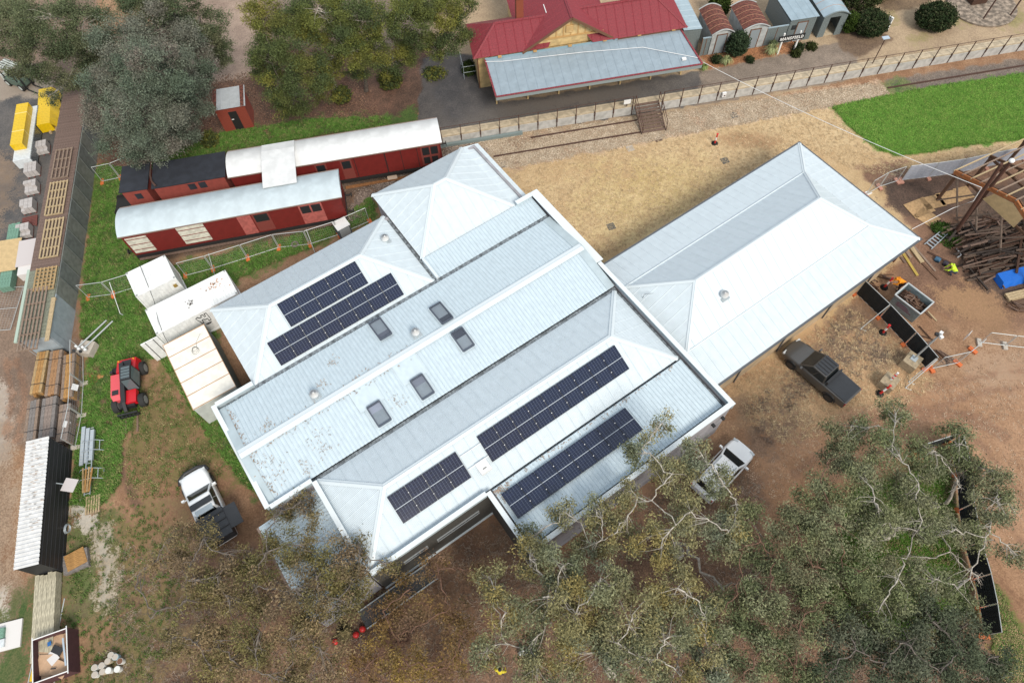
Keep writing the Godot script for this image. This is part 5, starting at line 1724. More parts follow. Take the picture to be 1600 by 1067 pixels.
# glazed cab: low front, low rear, high front, high rear x; belt and roof heights; half widths
func car_cab(t: Node3D, paint: Material, lf: float, lr: float, hf: float, hr: float, belt: float, top: float, wb: float, wt: float, panes: int) -> void:
	var glass := mat("car_glass", Color(0.016, 0.02, 0.022), 0.06)
	var s := Shape.new()
	var a := [Vector3(lf, belt, -wb), Vector3(lf, belt, wb), Vector3(lr, belt, wb), Vector3(lr, belt, -wb)]
	var m := [Vector3(hf + 0.03, top - 0.05, -wt - 0.02), Vector3(hf + 0.03, top - 0.05, wt + 0.02), Vector3(hr - 0.03, top - 0.05, wt + 0.02), Vector3(hr - 0.03, top - 0.05, -wt - 0.02)]
	var b := [Vector3(hf - 0.06, top, -wt + 0.08), Vector3(hf - 0.06, top, wt - 0.08), Vector3(hr + 0.05, top, wt - 0.08), Vector3(hr + 0.05, top, -wt + 0.08)]
	for k in 4:
		var j := (k + 1) % 4
		s.quad(a[j], a[k], m[k], m[j])
		s.quad(m[j], m[k], b[k], b[j])
	var c: Vector3 = (b[0] + b[2]) / 2 + Vector3(0, 0.035, 0)
	for k in 4:
		s.tri(c, b[(k + 1) % 4], b[k])
	part(s, "cab", paint, t)
	# glass set just proud of the pillars
	var g := Shape.new()
	var out := Vector3(0.012, 0.008, 0)
	g.quad(a[0].lerp(m[0], 0.06).lerp(a[1].lerp(m[1], 0.06), 0.05) + out, a[0].lerp(m[0], 0.94).lerp(a[1].lerp(m[1], 0.94), 0.07) + out, a[1].lerp(m[1], 0.94).lerp(a[0].lerp(m[0], 0.94), 0.07) + out, a[1].lerp(m[1], 0.06).lerp(a[0].lerp(m[0], 0.06), 0.05) + out)
	part(g, "windscreen", glass, t)
	var r := Shape.new()
	r.quad(a[3].lerp(m[3], 0.2).lerp(a[2], 0.1) - out, a[2].lerp(m[2], 0.2).lerp(a[3], 0.1) - out, m[2].lerp(a[2], 0.12).lerp(m[3], 0.1) - out, m[3].lerp(a[3], 0.12).lerp(m[2], 0.1) - out)
	part(r, "rear_window", glass, t)
	for sd in [0, 1]:
		var f0: Vector3 = a[0] if sd == 0 else a[1]
		var f1: Vector3 = m[0] if sd == 0 else m[1]
		var r0: Vector3 = a[3] if sd == 0 else a[2]
		var r1: Vector3 = m[3] if sd == 0 else m[2]
		var o := Vector3(0, 0.004, -0.012 if sd == 0 else 0.012)
		for k in panes:
			var u0 := 0.06 + 0.9 * k / panes + 0.015
			var u1 := 0.06 + 0.9 * (k + 1) / panes - 0.015
			var w := Shape.new()
			w.quad(f0.lerp(r0, u0).lerp(f1.lerp(r1, u0), 0.1) + o, f0.lerp(r0, u1).lerp(f1.lerp(r1, u1), 0.1) + o, f0.lerp(r0, u1).lerp(f1.lerp(r1, u1), 0.9) + o, f0.lerp(r0, u0).lerp(f1.lerp(r1, u0), 0.9) + o)
			part(w, "side_window", glass, t)
	for sd in [-1, 1]:
		var mr := Shape.new()
		mr.box(Vector3(lf - 0.25, belt + 0.08, sd * (wb + 0.2)), Vector3(0.12, 0.18, 0.2))
		mr.box(Vector3(lf - 0.25, belt + 0.02, sd * (wb + 0.06)), Vector3(0.06, 0.05, 0.12))
		part(mr, "mirror", paint, t)


func car_lights(t: Node3D, xf: float, xr: float, w: float, y: float) -> void:
	for sd in [-1, 1]:
		var h := Shape.new()
		h.box(Vector3(xf, y, sd * (w - 0.2)), Vector3(0.14, 0.14, 0.34))
		part(h, "headlight", mat("lamp_glass", Color(0.5, 0.53, 0.55), 0.1), t)
		var r := Shape.new()
		r.box(Vector3(xr, y + 0.05, sd * (w - 0.06)), Vector3(0.08, 0.3, 0.12))
		part(r, "tail_light", mat("tail_red", Color(0.35, 0.01, 0.015), 0.2), t)


func ute(label: String, rear: Vector3, front: Vector3, paint: Material, rim: Material) -> Node3D:
	var t := thing("utility_truck", label, "ute", Vector3((rear.x + front.x) / 2, 0, (rear.z + front.z) / 2), heading(rear, front), "parked vehicles")
	car_shell(t, paint, [[-2.66, 0.82, 0.5, 0.9, 1.05, 0.06], [-2.6, 0.9, 0.42, 0.95, 1.12, 0.06], [-1.2, 0.93, 0.36, 0.95, 1.14, 0.06], [0.0, 0.93, 0.34, 0.92, 1.1, 0.1], [1.0, 0.93, 0.36, 0.9, 1.1, 0.16], [1.9, 0.92, 0.38, 0.86, 1.04, 0.2], [2.4, 0.86, 0.4, 0.8, 0.96, 0.22], [2.62, 0.72, 0.45, 0.7, 0.84, 0.2]])
	car_cab(t, paint, 1.18, -0.82, 0.38, -0.6, 1.1, 1.78, 0.84, 0.66, 2)
	for x in [1.62, -1.58]:
		for z in [-0.82, 0.82]:
			wheel(t, Vector3(x, 0.39, z), 0.39, 0.28, rim)
	for x in [1.62, -1.58]:
		for sd in [-1, 1]:
			var f := Shape.new()
			var pts := []
			var rad := []
			for i in 9:
				var a := PI * i / 8.0
				pts.append(Vector3(x + 0.47 * cos(a), 0.42 + 0.45 * sin(a), sd * 0.93))
				rad.append(0.05)
			f.tube(pts, rad, 5)
			part(f, "wheel_arch", mat("black_plastic"), t)
	car_lights(t, 2.45, -2.62, 0.88, 0.86)
	one_box(t, "grille", mat("black_plastic"), 2.58, 2.66, 0.5, 0.78, -0.45, 0.45)
	return t


func build_vehicles() -> void:
	var alloy := mat("alloy", tone(120, 122, 126), 0.35, 0.6)
	var black := mat("black_plastic")
	var grey := mat("car_grey", tone(88, 86, 84), 0.3, 0.3)
	grey.clearcoat_enabled = true
	grey.clearcoat = 0.8
	var white := mat("car_white", Color(0.8, 0.81, 0.82), 0.3)
	white.clearcoat_enabled = true
	var tray := mat("tray_cover", Color(0.028, 0.031, 0.037), 0.6, 0, "faint", 1.0)
	var u := ute("grey ute with black roof slats and tray cover parked by the tan wall", Vector3(22.18, 0.40, -17.49), Vector3(19.35, 0.50, -21.31), grey, mat("dark_alloy", Color(0.05, 0.05, 0.055), 0.4, 0.5))
	one_box(u, "tray_cover", tray, -2.55, -0.95, 1.12, 1.18, -0.8, 0.8)
	one_box(u, "sports_bar", black, -1.0, -0.86, 1.14, 1.5, -0.76, 0.76)
	var rk := one_box(u, "roof_rack", black, -0.6, 0.34, 1.83, 1.85, -0.6, 0.6)
	for k in 5:
		one_box(rk, "rack_slat", tray, -0.62, 0.36, 1.85, 1.88, -0.62 + k * 0.27, -0.46 + k * 0.27)
	var v := ute("white ute with black flat tray cover and open side box near the building", Vector3(-18.43, 0.40, -10.22), Vector3(-21.16, 0.50, -14.72), white, alloy)
	# bull bar, rack and canopy
	var bb := Shape.new()
	bb.tube([Vector3(2.3, 0.7, -0.98), Vector3(2.62, 0.75, -0.85), Vector3(2.82, 0.78, -0.4), Vector3(2.82, 0.78, 0.4), Vector3(2.62, 0.75, 0.85), Vector3(2.3, 0.7, 0.98)], [0.1, 0.12, 0.12, 0.12, 0.12, 0.1], 8)
	part(bb, "bull_bar", black, v)
	var cv := one_box(v, "tray_canopy", tray, -2.75, -0.9, 0.8, 1.62, -0.93, 0.93)
	for x in [-2.2, -1.7, -1.2]:
		one_box(cv, "cross_bar", black, x - 0.03, x + 0.03, 1.62, 1.68, -0.9, 0.9)
	one_box(cv, "front_rack", tray, -0.1, 0.1, 1.8, 1.83, -0.66, 0.66)
	var rf := one_box(v, "rack_plate", tray, -0.32, 0.05, 1.82, 1.86, -0.68, 0.68)
	one_box(rf, "silver_box", mat("galvanised"), -0.78, -0.42, 1.72, 1.8, -0.55, 0.55)
	var lid := Shape.new()
	lid.box(Vector3(-1.75, 1.5, 1.3), Vector3(1.5, 0.04, 0.78), Basis(Vector3.RIGHT, 0.12))
	part(lid, "side_lid", tray, v)
	# white van under the gum
	var w := thing("white_car", "white wagon with dark windscreen half hidden under the gum tree", "car", Vector3(12.95, 0, -13.0), heading(Vector3(11.74, 0.50, -11.85), Vector3(14.76, 0.50, -14.46)), "parked vehicles")
	car_shell(w, white, [[-2.3, 0.8, 0.45, 0.9, 1.0, 0.08], [-2.2, 0.88, 0.38, 0.95, 1.06, 0.08], [0.0, 0.9, 0.34, 0.92, 1.05, 0.1], [1.0, 0.9, 0.36, 0.9, 1.04, 0.18], [1.8, 0.86, 0.38, 0.84, 0.96, 0.22], [2.2, 0.72, 0.42, 0.74, 0.84, 0.24]])
	car_cab(w, white, 1.15, -2.1, 0.3, -1.85, 1.04, 1.7, 0.82, 0.66, 3)
	for x in [1.4, -1.4]:
		for z in [-0.8, 0.8]:
			wheel(w, Vector3(x, 0.36, z), 0.36, 0.24, alloy)
	car_lights(w, 2.05, -2.26, 0.84, 0.84)
	for z in [-0.55, 0.55]:
		var r := Shape.new()
		r.rod(Vector3(-1.7, 1.76, z), Vector3(0.2, 1.76, z), 0.025, 6)
		part(r, "roof_rail", mat("galvanised"), w)
	# dark blue car at the bottom edge
	var d := thing("dark_blue_car", "dark blue car roof showing at the bottom left edge under branches", "car", Vector3(-19.5, 0, -0.8), 0.3, "parked vehicles")
	var navy := mat("navy_paint", Color(0.015, 0.018, 0.07), 0.25)
	car_shell(d, navy, [[-2.2, 0.78, 0.42, 0.85, 0.95, 0.08], [-2.1, 0.86, 0.36, 0.9, 1.0, 0.08], [0.0, 0.88, 0.32, 0.88, 0.98, 0.1], [1.0, 0.88, 0.34, 0.86, 0.96, 0.18], [1.8, 0.84, 0.36, 0.8, 0.9, 0.22], [2.15, 0.7, 0.4, 0.7, 0.78, 0.24]])
	car_cab(d, navy, 1.0, -1.7, 0.2, -1.3, 0.98, 1.45, 0.78, 0.6, 2)
	for x in [1.35, -1.35]:
		for z in [-0.78, 0.78]:
			wheel(d, Vector3(x, 0.33, z), 0.33, 0.22, alloy)
	car_lights(d, 2.0, -2.16, 0.82, 0.78)
	telehandler()
	forklift()


func telehandler() -> void:
	var red := mat("machine_red", tone(214, 26, 40), 0.4)
	var pinkred := mat("sun_faded_red", tone(232, 92, 100), 0.5)
	var blk := mat("machine_black", Color(0.018, 0.018, 0.02), 0.5)
	var t := thing("telehandler", "red telehandler with black boom and fork carriage parked on the grass", "telehandler", Vector3(-26.75, 0, -21.3), -1.36, "site machines")
	t.scale = Vector3.ONE * 0.88
	one_box(t, "chassis", blk, -1.9, 1.9, 0.5, 0.95, -0.55, 0.55)
	# x forward (towards the forks), z to the machine's left as seen from above
	var cab := Shape.new()
	cab.loft([[Vector3(-0.95, 0.9, -1.0), Vector3(-0.95, 2.35, -0.9), Vector3(-0.95, 2.35, -0.12), Vector3(-0.95, 0.9, -0.12)], [Vector3(0.55, 0.9, -1.0), Vector3(0.3, 2.35, -0.9), Vector3(0.3, 2.35, -0.12), Vector3(0.55, 0.9, -0.12)]], true, false)
	part(cab, "cab", blk, t)
	var gl := Shape.new()
	gl.quad(Vector3(-0.85, 2.362, -0.2), Vector3(0.25, 2.362, -0.2), Vector3(0.25, 2.362, -0.84), Vector3(-0.85, 2.362, -0.84))
	var glo := part(gl, "roof_window", mat("tele_glass", Color(0.10, 0.13, 0.14), 0.06), t)
	for k in 5:
		one_box(glo, "roof_bar", blk, -0.85 + k * 0.26, -0.82 + k * 0.26, 2.365, 2.39, -0.84, -0.2)
	var ws := Shape.new()
	ws.quad(Vector3(0.56, 1.0, -0.95), Vector3(0.56, 1.0, -0.16), Vector3(0.33, 2.25, -0.16), Vector3(0.33, 2.25, -0.88))
	ws.quad(Vector3(-0.85, 1.1, -1.01), Vector3(0.45, 1.1, -1.01), Vector3(0.25, 2.25, -0.92), Vector3(-0.85, 2.25, -0.92))
	part(ws, "cab_glass", mat("tele_glass"), t)
	var rear := Shape.new()
	rear.loft([[Vector3(-2.15, 0.7, -0.95), Vector3(-2.15, 1.35, -0.85), Vector3(-2.15, 1.35, 0.6), Vector3(-2.15, 0.7, 0.7)], [Vector3(-1.0, 0.7, -0.95), Vector3(-1.0, 1.5, -0.85), Vector3(-1.0, 1.5, 0.6), Vector3(-1.0, 0.7, 0.7)]], true, false)
	var rro := part(rear, "rear_body", red, t)
	one_box(rro, "rear_window", blk, -1.9, -1.25, 1.5, 1.55, -0.55, 0.15)
	var hood := Shape.new()
	hood.loft([[Vector3(-0.95, 0.7, 0.35), Vector3(-0.95, 1.35, 0.4), Vector3(-0.95, 1.35, 1.1), Vector3(-0.95, 0.7, 1.15)], [Vector3(0.9, 0.7, 0.35), Vector3(0.9, 1.3, 0.4), Vector3(0.9, 1.3, 1.1), Vector3(0.9, 0.7, 1.15)], [Vector3(1.25, 0.7, 0.4), Vector3(1.25, 1.1, 0.45), Vector3(1.25, 1.1, 1.0), Vector3(1.25, 0.7, 1.05)]], true, false)
	var ho := part(hood, "engine_hood", pinkred, t)
	one_box(ho, "hood_grille", blk, 0.45, 0.85, 1.31, 1.34, 0.5, 0.98)
	one_box(t, "front_body", red, 0.6, 1.7, 0.7, 1.15, -0.75, 0.1)
	var bm := Shape.new()
	bm.beam(Vector3(-1.7, 1.55, 0.14), Vector3(1.6, 1.15, 0.14), 0.32, 0.36)
	bm.beam(Vector3(1.5, 1.2, 0.14), Vector3(2.2, 0.75, 0.14), 0.24, 0.3)
	part(bm, "boom", blk, t)
	var fc := Shape.new()
	fc.box(Vector3(2.4, 0.75, 0.1), Vector3(0.12, 0.12, 1.5))
	fc.box(Vector3(2.4, 0.3, 0.1), Vector3(0.12, 0.12, 1.5))
	for k in 6:
		fc.box(Vector3(2.4, 0.52, -0.6 + k * 0.28), Vector3(0.08, 0.5, 0.08))
	part(fc, "fork_carriage", blk, t)
	for z in [-0.35, 0.55]:
		one_box(t, "fork", mat("fork_steel", tone(128, 104, 88), 0.7), 2.4, 3.75, 0.06, 0.12, z - 0.07, z + 0.07)
	for x in [1.4, -1.45]:
		for z in [-1.0, 1.0]:
			wheel(t, Vector3(x, 0.55, z), 0.55, 0.42, mat("wheel_grey", tone(150, 152, 152), 0.6))
	for e in [[-2.0, -0.7], [-2.0, 0.45]]:
		var l := Shape.new()
		l.tube([Vector3(e[0], 1.38, e[1]), Vector3(e[0], 1.5, e[1])], [0.07, 0.06], 8)
		part(l, "beacon", mat("amber", tone(250, 170, 50), 0.3), t)
	var ex := Shape.new()
	ex.tube([Vector3(-1.1, 1.2, 0.95), Vector3(-1.1, 1.6, 0.95)], [0.12, 0.12], 10)
	part(ex, "air_cleaner", blk, t)


func forklift() -> void:
	var t := thing("forklift", "white and green counterbalance forklift half under the tree in the yard", "forklift", Vector3(-44.09, 0.00, -53.55), -0.5, "site machines")
	var pale := mat("forklift_white", tone(214, 220, 214), 0.5)
	var green := mat("forklift_green", tone(96, 116, 104), 0.5)
	var blk := mat("machine_black")
	one_box(t, "body", green, -1.0, 1.0, 0.35, 0.95, -0.6, 0.6)
	var cw := Shape.new()
	cw.loft([[Vector3(-1.45, 0.35, -0.55), Vector3(-1.4, 1.05, -0.5), Vector3(-1.4, 1.05, 0.5), Vector3(-1.45, 0.35, 0.55)], [Vector3(-0.9, 0.35, -0.62), Vector3(-0.9, 1.15, -0.58), Vector3(-0.9, 1.15, 0.58), Vector3(-0.9, 0.35, 0.62)]], true, false)
	part(cw, "counterweight", pale, t)
	one_box(t, "seat", blk, -0.6, -0.1, 0.95, 1.1, -0.28, 0.28)
	one_box(t, "seat_back", blk, -0.68, -0.56, 0.95, 1.55, -0.28, 0.28)
	for x in [-0.8, 0.75]:
		for z in [-0.55, 0.55]:
			one_box(t, "guard_post", blk, x - 0.04, x + 0.04, 0.95, 2.15, z - 0.04, z + 0.04)
	var rf := one_box(t, "overhead_guard", pale, -0.85, 0.8, 2.15, 2.19, -0.6, 0.6)
	for k in 5:
		one_box(rf, "guard_bar", blk, -0.85, 0.8, 2.2, 2.24, -0.5 + k * 0.25 - 0.02, -0.5 + k * 0.25 + 0.02)
	for z in [-0.35, 0.35]:
		one_box(t, "mast", blk, 1.05, 1.15, 0.1, 2.3, z - 0.05, z + 0.05)
		one_box(t, "fork", blk, 1.15, 2.3, 0.06, 0.1, z - 0.06, z + 0.06)
	for x in [-0.9, 0.75]:
		for z in [-0.55, 0.55]:
			wheel(t, Vector3(x, 0.35, z), 0.35, 0.25, pale)

# ---------- timber yard along the west side

# open timber frame of long bearers over cross bearers
func slat_frame(t: Node3D, at: Vector3, turn: float, lg: float, wd: float, longs: int, cross: int, m: Material) -> Node3D:
	var o := Node3D.new()
	o.name = "frame"
	t.add_child(o, true)
	o.position = at
	o.rotation.y = turn
	for i in cross:
		one_box(o, "cross_bearer", m, lg * i / (cross - 1) - 0.05, lg * i / (cross - 1) + 0.05, 0, 0.09, 0, wd)
	for i in longs:
		var z := wd * i / (longs - 1)
		one_box(o, "slat", m, -0.05, lg + 0.05, 0.092, 0.14, z - 0.055, z + 0.055)
	return o


func block_pack(label: String, at: Vector3, turn: float, n: int) -> void:
	var t := thing("paver_pack", label, "block pack", at, turn, "concrete block packs in the yard")
	var grey := mat("pale_paver", tone(206, 200, 198), 0.85, 0, "faint", 1.0)
	for k in 3:
		one_box(t, "pallet_runner", mat("red_pallet", tone(128, 76, 70), 0.9), -0.55, 0.55, 0, 0.12, -0.5 + k * 0.45, -0.4 + k * 0.45)
	var spot := 0
	for ix in 3:
		for iz in 3:
			var hh := 0.62
			if spot >= n:
				hh = 0.36
			spot += 1
			one_box(t, "block", grey, -0.54 + ix * 0.36, -0.2 + ix * 0.36, 0.12, 0.12 + hh, -0.51 + iz * 0.34, -0.19 + iz * 0.34)


func timber_bundle(label: String, a: Vector3, b: Vector3, wide: float, high: float, m: Material, m2: Material) -> void:
	var d := b - a
	d.y = 0
	var t := thing("timber_bundle", label, "timber bundle", Vector3(a.x, 0, a.z), heading(a, b), "strapped timber bundles in the yard")
	var lg := d.length()
	var nz := maxi(3, int(wide / 0.2))
	var ny := maxi(2, int(high / 0.2))
	for iy in ny:
		for iz in nz:
			if iy < ny - 1 and iz > 0 and iz < nz - 1:
				continue
			var w := wide / nz
			var h := high / ny
			var e := rng.randf_range(0, 0.09)
			one_box(t, "plank", m if (iy + iz) % 3 else m2, -e, lg + rng.randf_range(0, 0.06), 0.1 + iy * h + 0.006, 0.1 + (iy + 1) * h - 0.004, iz * w + 0.006, (iz + 1) * w - 0.006)
	one_box(t, "core", m2, 0.12, lg - 0.12, 0.11, high, wide / nz, wide - wide / nz)
	for x in [lg * 0.2, lg * 0.8]:
		one_box(t, "strap", mat("black_plastic"), x - 0.02, x + 0.02, 0.1, high + 0.112, -0.012, wide + 0.012)
		one_box(t, "bearer", m2, x - 0.06, x + 0.06, 0, 0.1, 0, wide)


func build_timber_yard() -> void:
	var pine := mat("new_pine", tone(214, 180, 130), 0.8, 0, "wood", 0.5)
	var pine2 := mat("pale_pine", tone(226, 200, 158), 0.8, 0, "wood", 0.7)
	var old := mat("weathered_pine", tone(176, 152, 134), 0.9, 0, "wood", 0.6)
	var gold := mat("golden_pine", tone(212, 160, 96), 0.8, 0, "wood", 0.5)
	var greyt := mat("silver_timber", tone(158, 150, 146), 0.9, 0, "wood", 0.6)
	# long rack shed whose sheeted back makes the yard's boundary
	var n := Vector3(-35.70, 0.00, -50.53)
	var s := Vector3(-32.18, 0.00, -24.68)
	var t := thing("rack_shed", "long timber rack with grey sheeted back wall along the yard boundary", "shed", n, heading(n, s))
	var lg := n.distance_to(s)
	var k := 0
	var x := 0.0
	var dark := mat("dark_sheet", tone(132, 138, 136), 0.7, 0, "mottle", 0.5)
	var dark2 := mat("dark_sheet_two", tone(146, 150, 144), 0.7, 0, "mottle", 0.5)
	var light := mat("light_sheet", tone(178, 190, 198), 0.6, 0, "faint", 0.5)
	while x < lg - 0.1:
		var m: Material = dark if k % 2 else dark2
		if x > lg - 3.6:
			m = light
		one_box(t, "wall_sheet", m, x + 0.012, minf(x + 1.5, lg) - 0.012, 0, 2.35, -0.03 - 0.012 * (k % 2), 0.03)
		if x < lg - 3.6:
			one_box(t, "wall_batten", mat("batten_grey", tone(118, 124, 122), 0.7), x - 0.02, x + 0.02, 0, 2.37, -0.09, -0.045)
		x += 1.5
		k += 1
	# roof boards to the west (local +z points west of the run)
	var redb := mat("red_roof_board", tone(146, 122, 112), 0.9, 0, "wood", 0.6)
	x = 0.0
	k = 0
	while x < lg:
		var late: bool = x > lg - 6.0
		one_box(t, "roof_board", mat("mossy_board", tone(160, 164, 146), 0.9, 0, "wood", 0.6) if late else redb, x + 0.01, x + 0.29, 2.352, 2.4, 0.04, 2.15)
		x += 0.3
	for i in 8:
		one_box(t, "post", old, lg * i / 7.0 - 0.06 + (0.06 if i == 0 else -0.06 if i == 7 else 0.0), lg * i / 7.0 + 0.06, 0, 2.3, 1.95, 2.07)
	for h in [0.8, 1.6]:
		one_box(t, "shelf", old, 0.1, lg - 0.1, h, h + 0.06, 0.05, 2.05)
	one_box(t, "end_wall", light, lg - 0.03, lg + 0.03, 0, 2.34, 0.04, 2.15)
	one_box(t, "edge_beam", mat("pale_green_beam", tone(188, 206, 192), 0.8), lg - 6.2, lg + 0.02, 2.2, 2.34, 2.2, 2.4)
	# slatted frames stacked on its roof
	var fr := [[Vector3(-35.05, 2.45, -42.43), 3.1, 1.25, 5, 4, old, "weathered slatted frame at the north end of the rack shed roof"], [Vector3(-34.49, 2.45, -38.89), 3.3, 1.3, 6, 5, pine2, "pale new slatted frame second from the north on the rack shed roof"], [Vector3(-33.80, 2.45, -35.11), 3.6, 1.3, 6, 5, pine2, "pale slatted frame third from the north on the rack shed roof"], [Vector3(-33.10, 2.45, -30.53), 1.9, 1.4, 6, 7, pine, "square lattice of timber on the rack shed roof"], [Vector3(-33.31, 2.45, -28.75), 5.1, 1.3, 6, 5, old, "long weathered slatted frame at the south end of the rack shed roof"]]
	for e in fr:
		var f := thing("slatted_frame", e[6], "timber frame", e[0], heading(n, s), "slatted frames on the rack roof")
		slat_frame(f, Vector3(0, 0, 0), 0, e[1], e[2], e[3], e[4], e[5])
	var bs := thing("pale_board", "single pale board lying beside the long slatted frame", "board", Vector3(-32.82, 2.45, -27.79), heading(n, s))
	one_box(bs, "board", pine2, 0, 3.6, 0, 0.06, -0.35, -0.05)
	one_box(bs, "batten", old, 0.1, 0.2, -0.04, 0.0, -0.4, 0.0)
	# packs on the asphalt
	var yel := mat("yellow_wrap", tone(250, 208, 24), 0.35, 0, "faint", 1.5)
	var foil := mat("foil_wrap", tone(178, 188, 196), 0.25, 0.4, "worn", 1.2)
	var wh := mat("white_wrap", tone(236, 242, 246), 0.4, 0, "faint", 1.2)
	var a := Vector3(-42.13, 1.70, -48.92)
	var b := Vector3(-41.31, 1.70, -44.45)
	var p := thing("wrapped_pack", "yellow wrapped timber pack on a white foil-sided pack", "timber pack", Vector3(a.x, 0, a.z), heading(a, b), "wrapped packs in the yard")
	one_box(p, "white_pack", wh, -0.25, 6.2, 0.15, 1.05, -1.35, 0.05)
	one_box(p, "foil_side", foil, -0.25, 6.2, 0.15, 1.04, -1.42, -1.352)
	one_box(p, "yellow_pack", yel, 0, 5.0, 1.055, 1.7, -1.0, 0)
	for e in [1.2, 3.4]:
		one_box(p, "strap", mat("pale_strap", tone(255, 232, 150), 0.5), e - 0.04, e + 0.04, 1.056, 1.708, -1.01, 0.01)
	for e in [0.5, 3.0, 5.6]:
		one_box(p, "bearer", old, e - 0.06, e + 0.06, 0, 0.15, -1.35, 0.0)
	a = Vector3(-40.90, 1.00, -49.59)
	b = Vector3(-40.26, 1.00, -46.96)
	p = thing("wrapped_pack", "loose yellow wrapped pack beside the rack shed under branches", "timber pack", Vector3(a.x, 0, a.z), heading(a, b), "wrapped packs in the yard")
	one_box(p, "pack", yel, -2.0, 2.7, 0.12, 1.0, -1.1, 0)
	var tp := Shape.new()
	for i in 8:
		var x0 := -2.0 + i * 0.6
		tp.quad(Vector3(x0, 1.01, -1.1), Vector3(x0 + 0.6, 1.01, -1.1), Vector3(x0 + 0.6, 0.3 + 0.1 * (i % 2), -1.5 - 0.12 * ((i + 1) % 2)), Vector3(x0, 0.3 + 0.1 * ((i + 1) % 2), -1.5 - 0.12 * (i % 2)))
	part(tp, "wrap_skirt", yel, p)
	one_box(p, "bearer", old, -1.6, 2.3, 0, 0.12, -0.9, -0.2)
	a = Vector3(-39.49, 0.20, -50.36)
	p = thing("timber_posts", "pair of pale posts lying beside the yellow pack", "posts", Vector3(a.x, 0, a.z), heading(n, s))
	one_box(p, "post", pine2, 0, 3.2, 0, 0.2, 0, 0.2)
	one_box(p, "post", pine2, 0.2, 3.4, 0, 0.2, 0.45, 0.65)
	for e in [[Vector3(-39.59, 0.00, -44.88), 6, "pack of pale concrete blocks nearest the yellow packs"], [Vector3(-39.71, 0.00, -42.40), 9, "full flat pack of pale blocks second in the row"], [Vector3(-39.19, 0.00, -40.39), 4, "half-used block pack third in the row"], [Vector3(-38.88, 0.00, -38.38), 8, "block pack just above the empty red pallet"], [Vector3(-38.44, 0.00, -35.79), 5, "low block pack beside the white sheet stack"]]:
		block_pack(e[2], e[0], heading(n, s) + 0.1, e[1])
	var rp := thing("red_pallet", "empty reddish slatted pallet between block packs", "pallet", Vector3(-38.54, 0.00, -37.03), heading(n, s) + 0.1)
	for i in 7:
		one_box(rp, "slat", mat("red_pallet"), -0.5 + i * 0.16, -0.4 + i * 0.16, 0.12, 0.15, -0.6, 0.6)
	for i in 3:
		one_box(rp, "runner", mat("red_pallet"), -0.52, 0.58, 0, 0.118, -0.55 + i * 0.5, -0.45 + i * 0.5)
	a = Vector3(-39.69, 0.70, -36.36)
	b = Vector3(-38.68, 0.70, -30.49)
	p = thing("green_timber_pack", "pale green treated timber pack partly under a plywood sheet", "timber pack", Vector3(a.x, 0, a.z), heading(a, b), "wrapped packs in the yard")
	var tg := mat("treated_green", tone(142, 188, 166), 0.8, 0, "wood", 0.6)
	for iz in 4:
		for iy in 3:
			one_box(p, "plank", tg, 0.05 * ((iz + iy) % 2), 6.3, 0.1 + iy * 0.2, 0.29 + iy * 0.2, -0.9 + iz * 0.22, -0.69 + iz * 0.22)
	a = Vector3(-40.29, 0.85, -34.39)
	p = thing("plywood_sheet", "large tan plywood sheet lying on the green timber pack", "plywood", Vector3(a.x, 0.71, a.z), heading(n, s))
	one_box(p, "sheet", mat("plywood", tone(226, 196, 146), 0.8, 0, "faint", 0.8), -0.2, 2.9, 0.0, 0.04, -2.2, 0.3)
	one_box(p, "under_sheet", pine, -0.1, 2.8, -0.04, -0.002, -2.1, 0.25)
	a = Vector3(-37.97, 1.00, -34.18)
	b = Vector3(-37.50, 1.00, -31.43)
	p = thing("sheet_stack", "stack of white boards with one board overhanging in the yard", "board stack", Vector3(a.x, 0, a.z), heading(a, b))
	one_box(p, "stack", mat("white_board", tone(236, 232, 230), 0.7), 0, 3.1, 0.1, 0.85, -1.45, -0.1)
	one_box(p, "top_board", mat("grey_white_board", tone(218, 210, 210), 0.7), -0.25, 2.3, 0.852, 0.9, -1.5, 0.1)
	one_box(p, "end_wrap", tg, 2.95, 3.12, 0.1, 0.5, -1.46, -0.9)
	# mesh panel lying flat
	p = thing("mesh_panel", "galvanised mesh fence panel lying flat at the left edge", "fence panel", Vector3(-38.03, 0.10, -28.93), heading(n, s) - 0.1)
	var mp := Shape.new()
	for e in [[Vector3(-1.6, 0.1, -1.0), Vector3(2.2, 0.1, -1.0)], [Vector3(-1.6, 0.1, 1.0), Vector3(2.2, 0.1, 1.0)], [Vector3(-1.6, 0.1, -1.0), Vector3(-1.6, 0.1, 1.0)], [Vector3(2.2, 0.1, -1.0), Vector3(2.2, 0.1, 1.0)], [Vector3(0.3, 0.1, -1.0), Vector3(0.3, 0.1, 1.0)]]:
		mp.rod(e[0], e[1], 0.025, 6)
	part(mp, "frame", mat("fence_steel"), p)
	var mw := Shape.new()
	for i in 24:
		mw.beam(Vector3(-1.6 + i * 0.16, 0.1, -1.0), Vector3(-1.6 + i * 0.16, 0.1, 1.0), 0.006, 0.006)
	for i in 9:
		mw.beam(Vector3(-1.6, 0.1, -0.9 + i * 0.22), Vector3(2.2, 0.1, -0.9 + i * 0.22), 0.006, 0.006)
	part(mw, "wire_mesh", mat("fence_steel"), p)
	# strapped bundles behind the boundary mesh
	timber_bundle("golden timber bundle at the left of the upper bundles", Vector3(-33.37, 1.00, -21.04), Vector3(-33.74, 1.00, -24.20), 0.8, 0.9, gold, pine)
	timber_bundle("brown timber bundle in the middle of the upper bundles", Vector3(-32.24, 1.00, -20.78), Vector3(-32.78, 1.00, -24.19), 0.85, 0.95, mat("brown_pine", tone(198, 150, 106), 0.8, 0, "wood", 0.5), old)
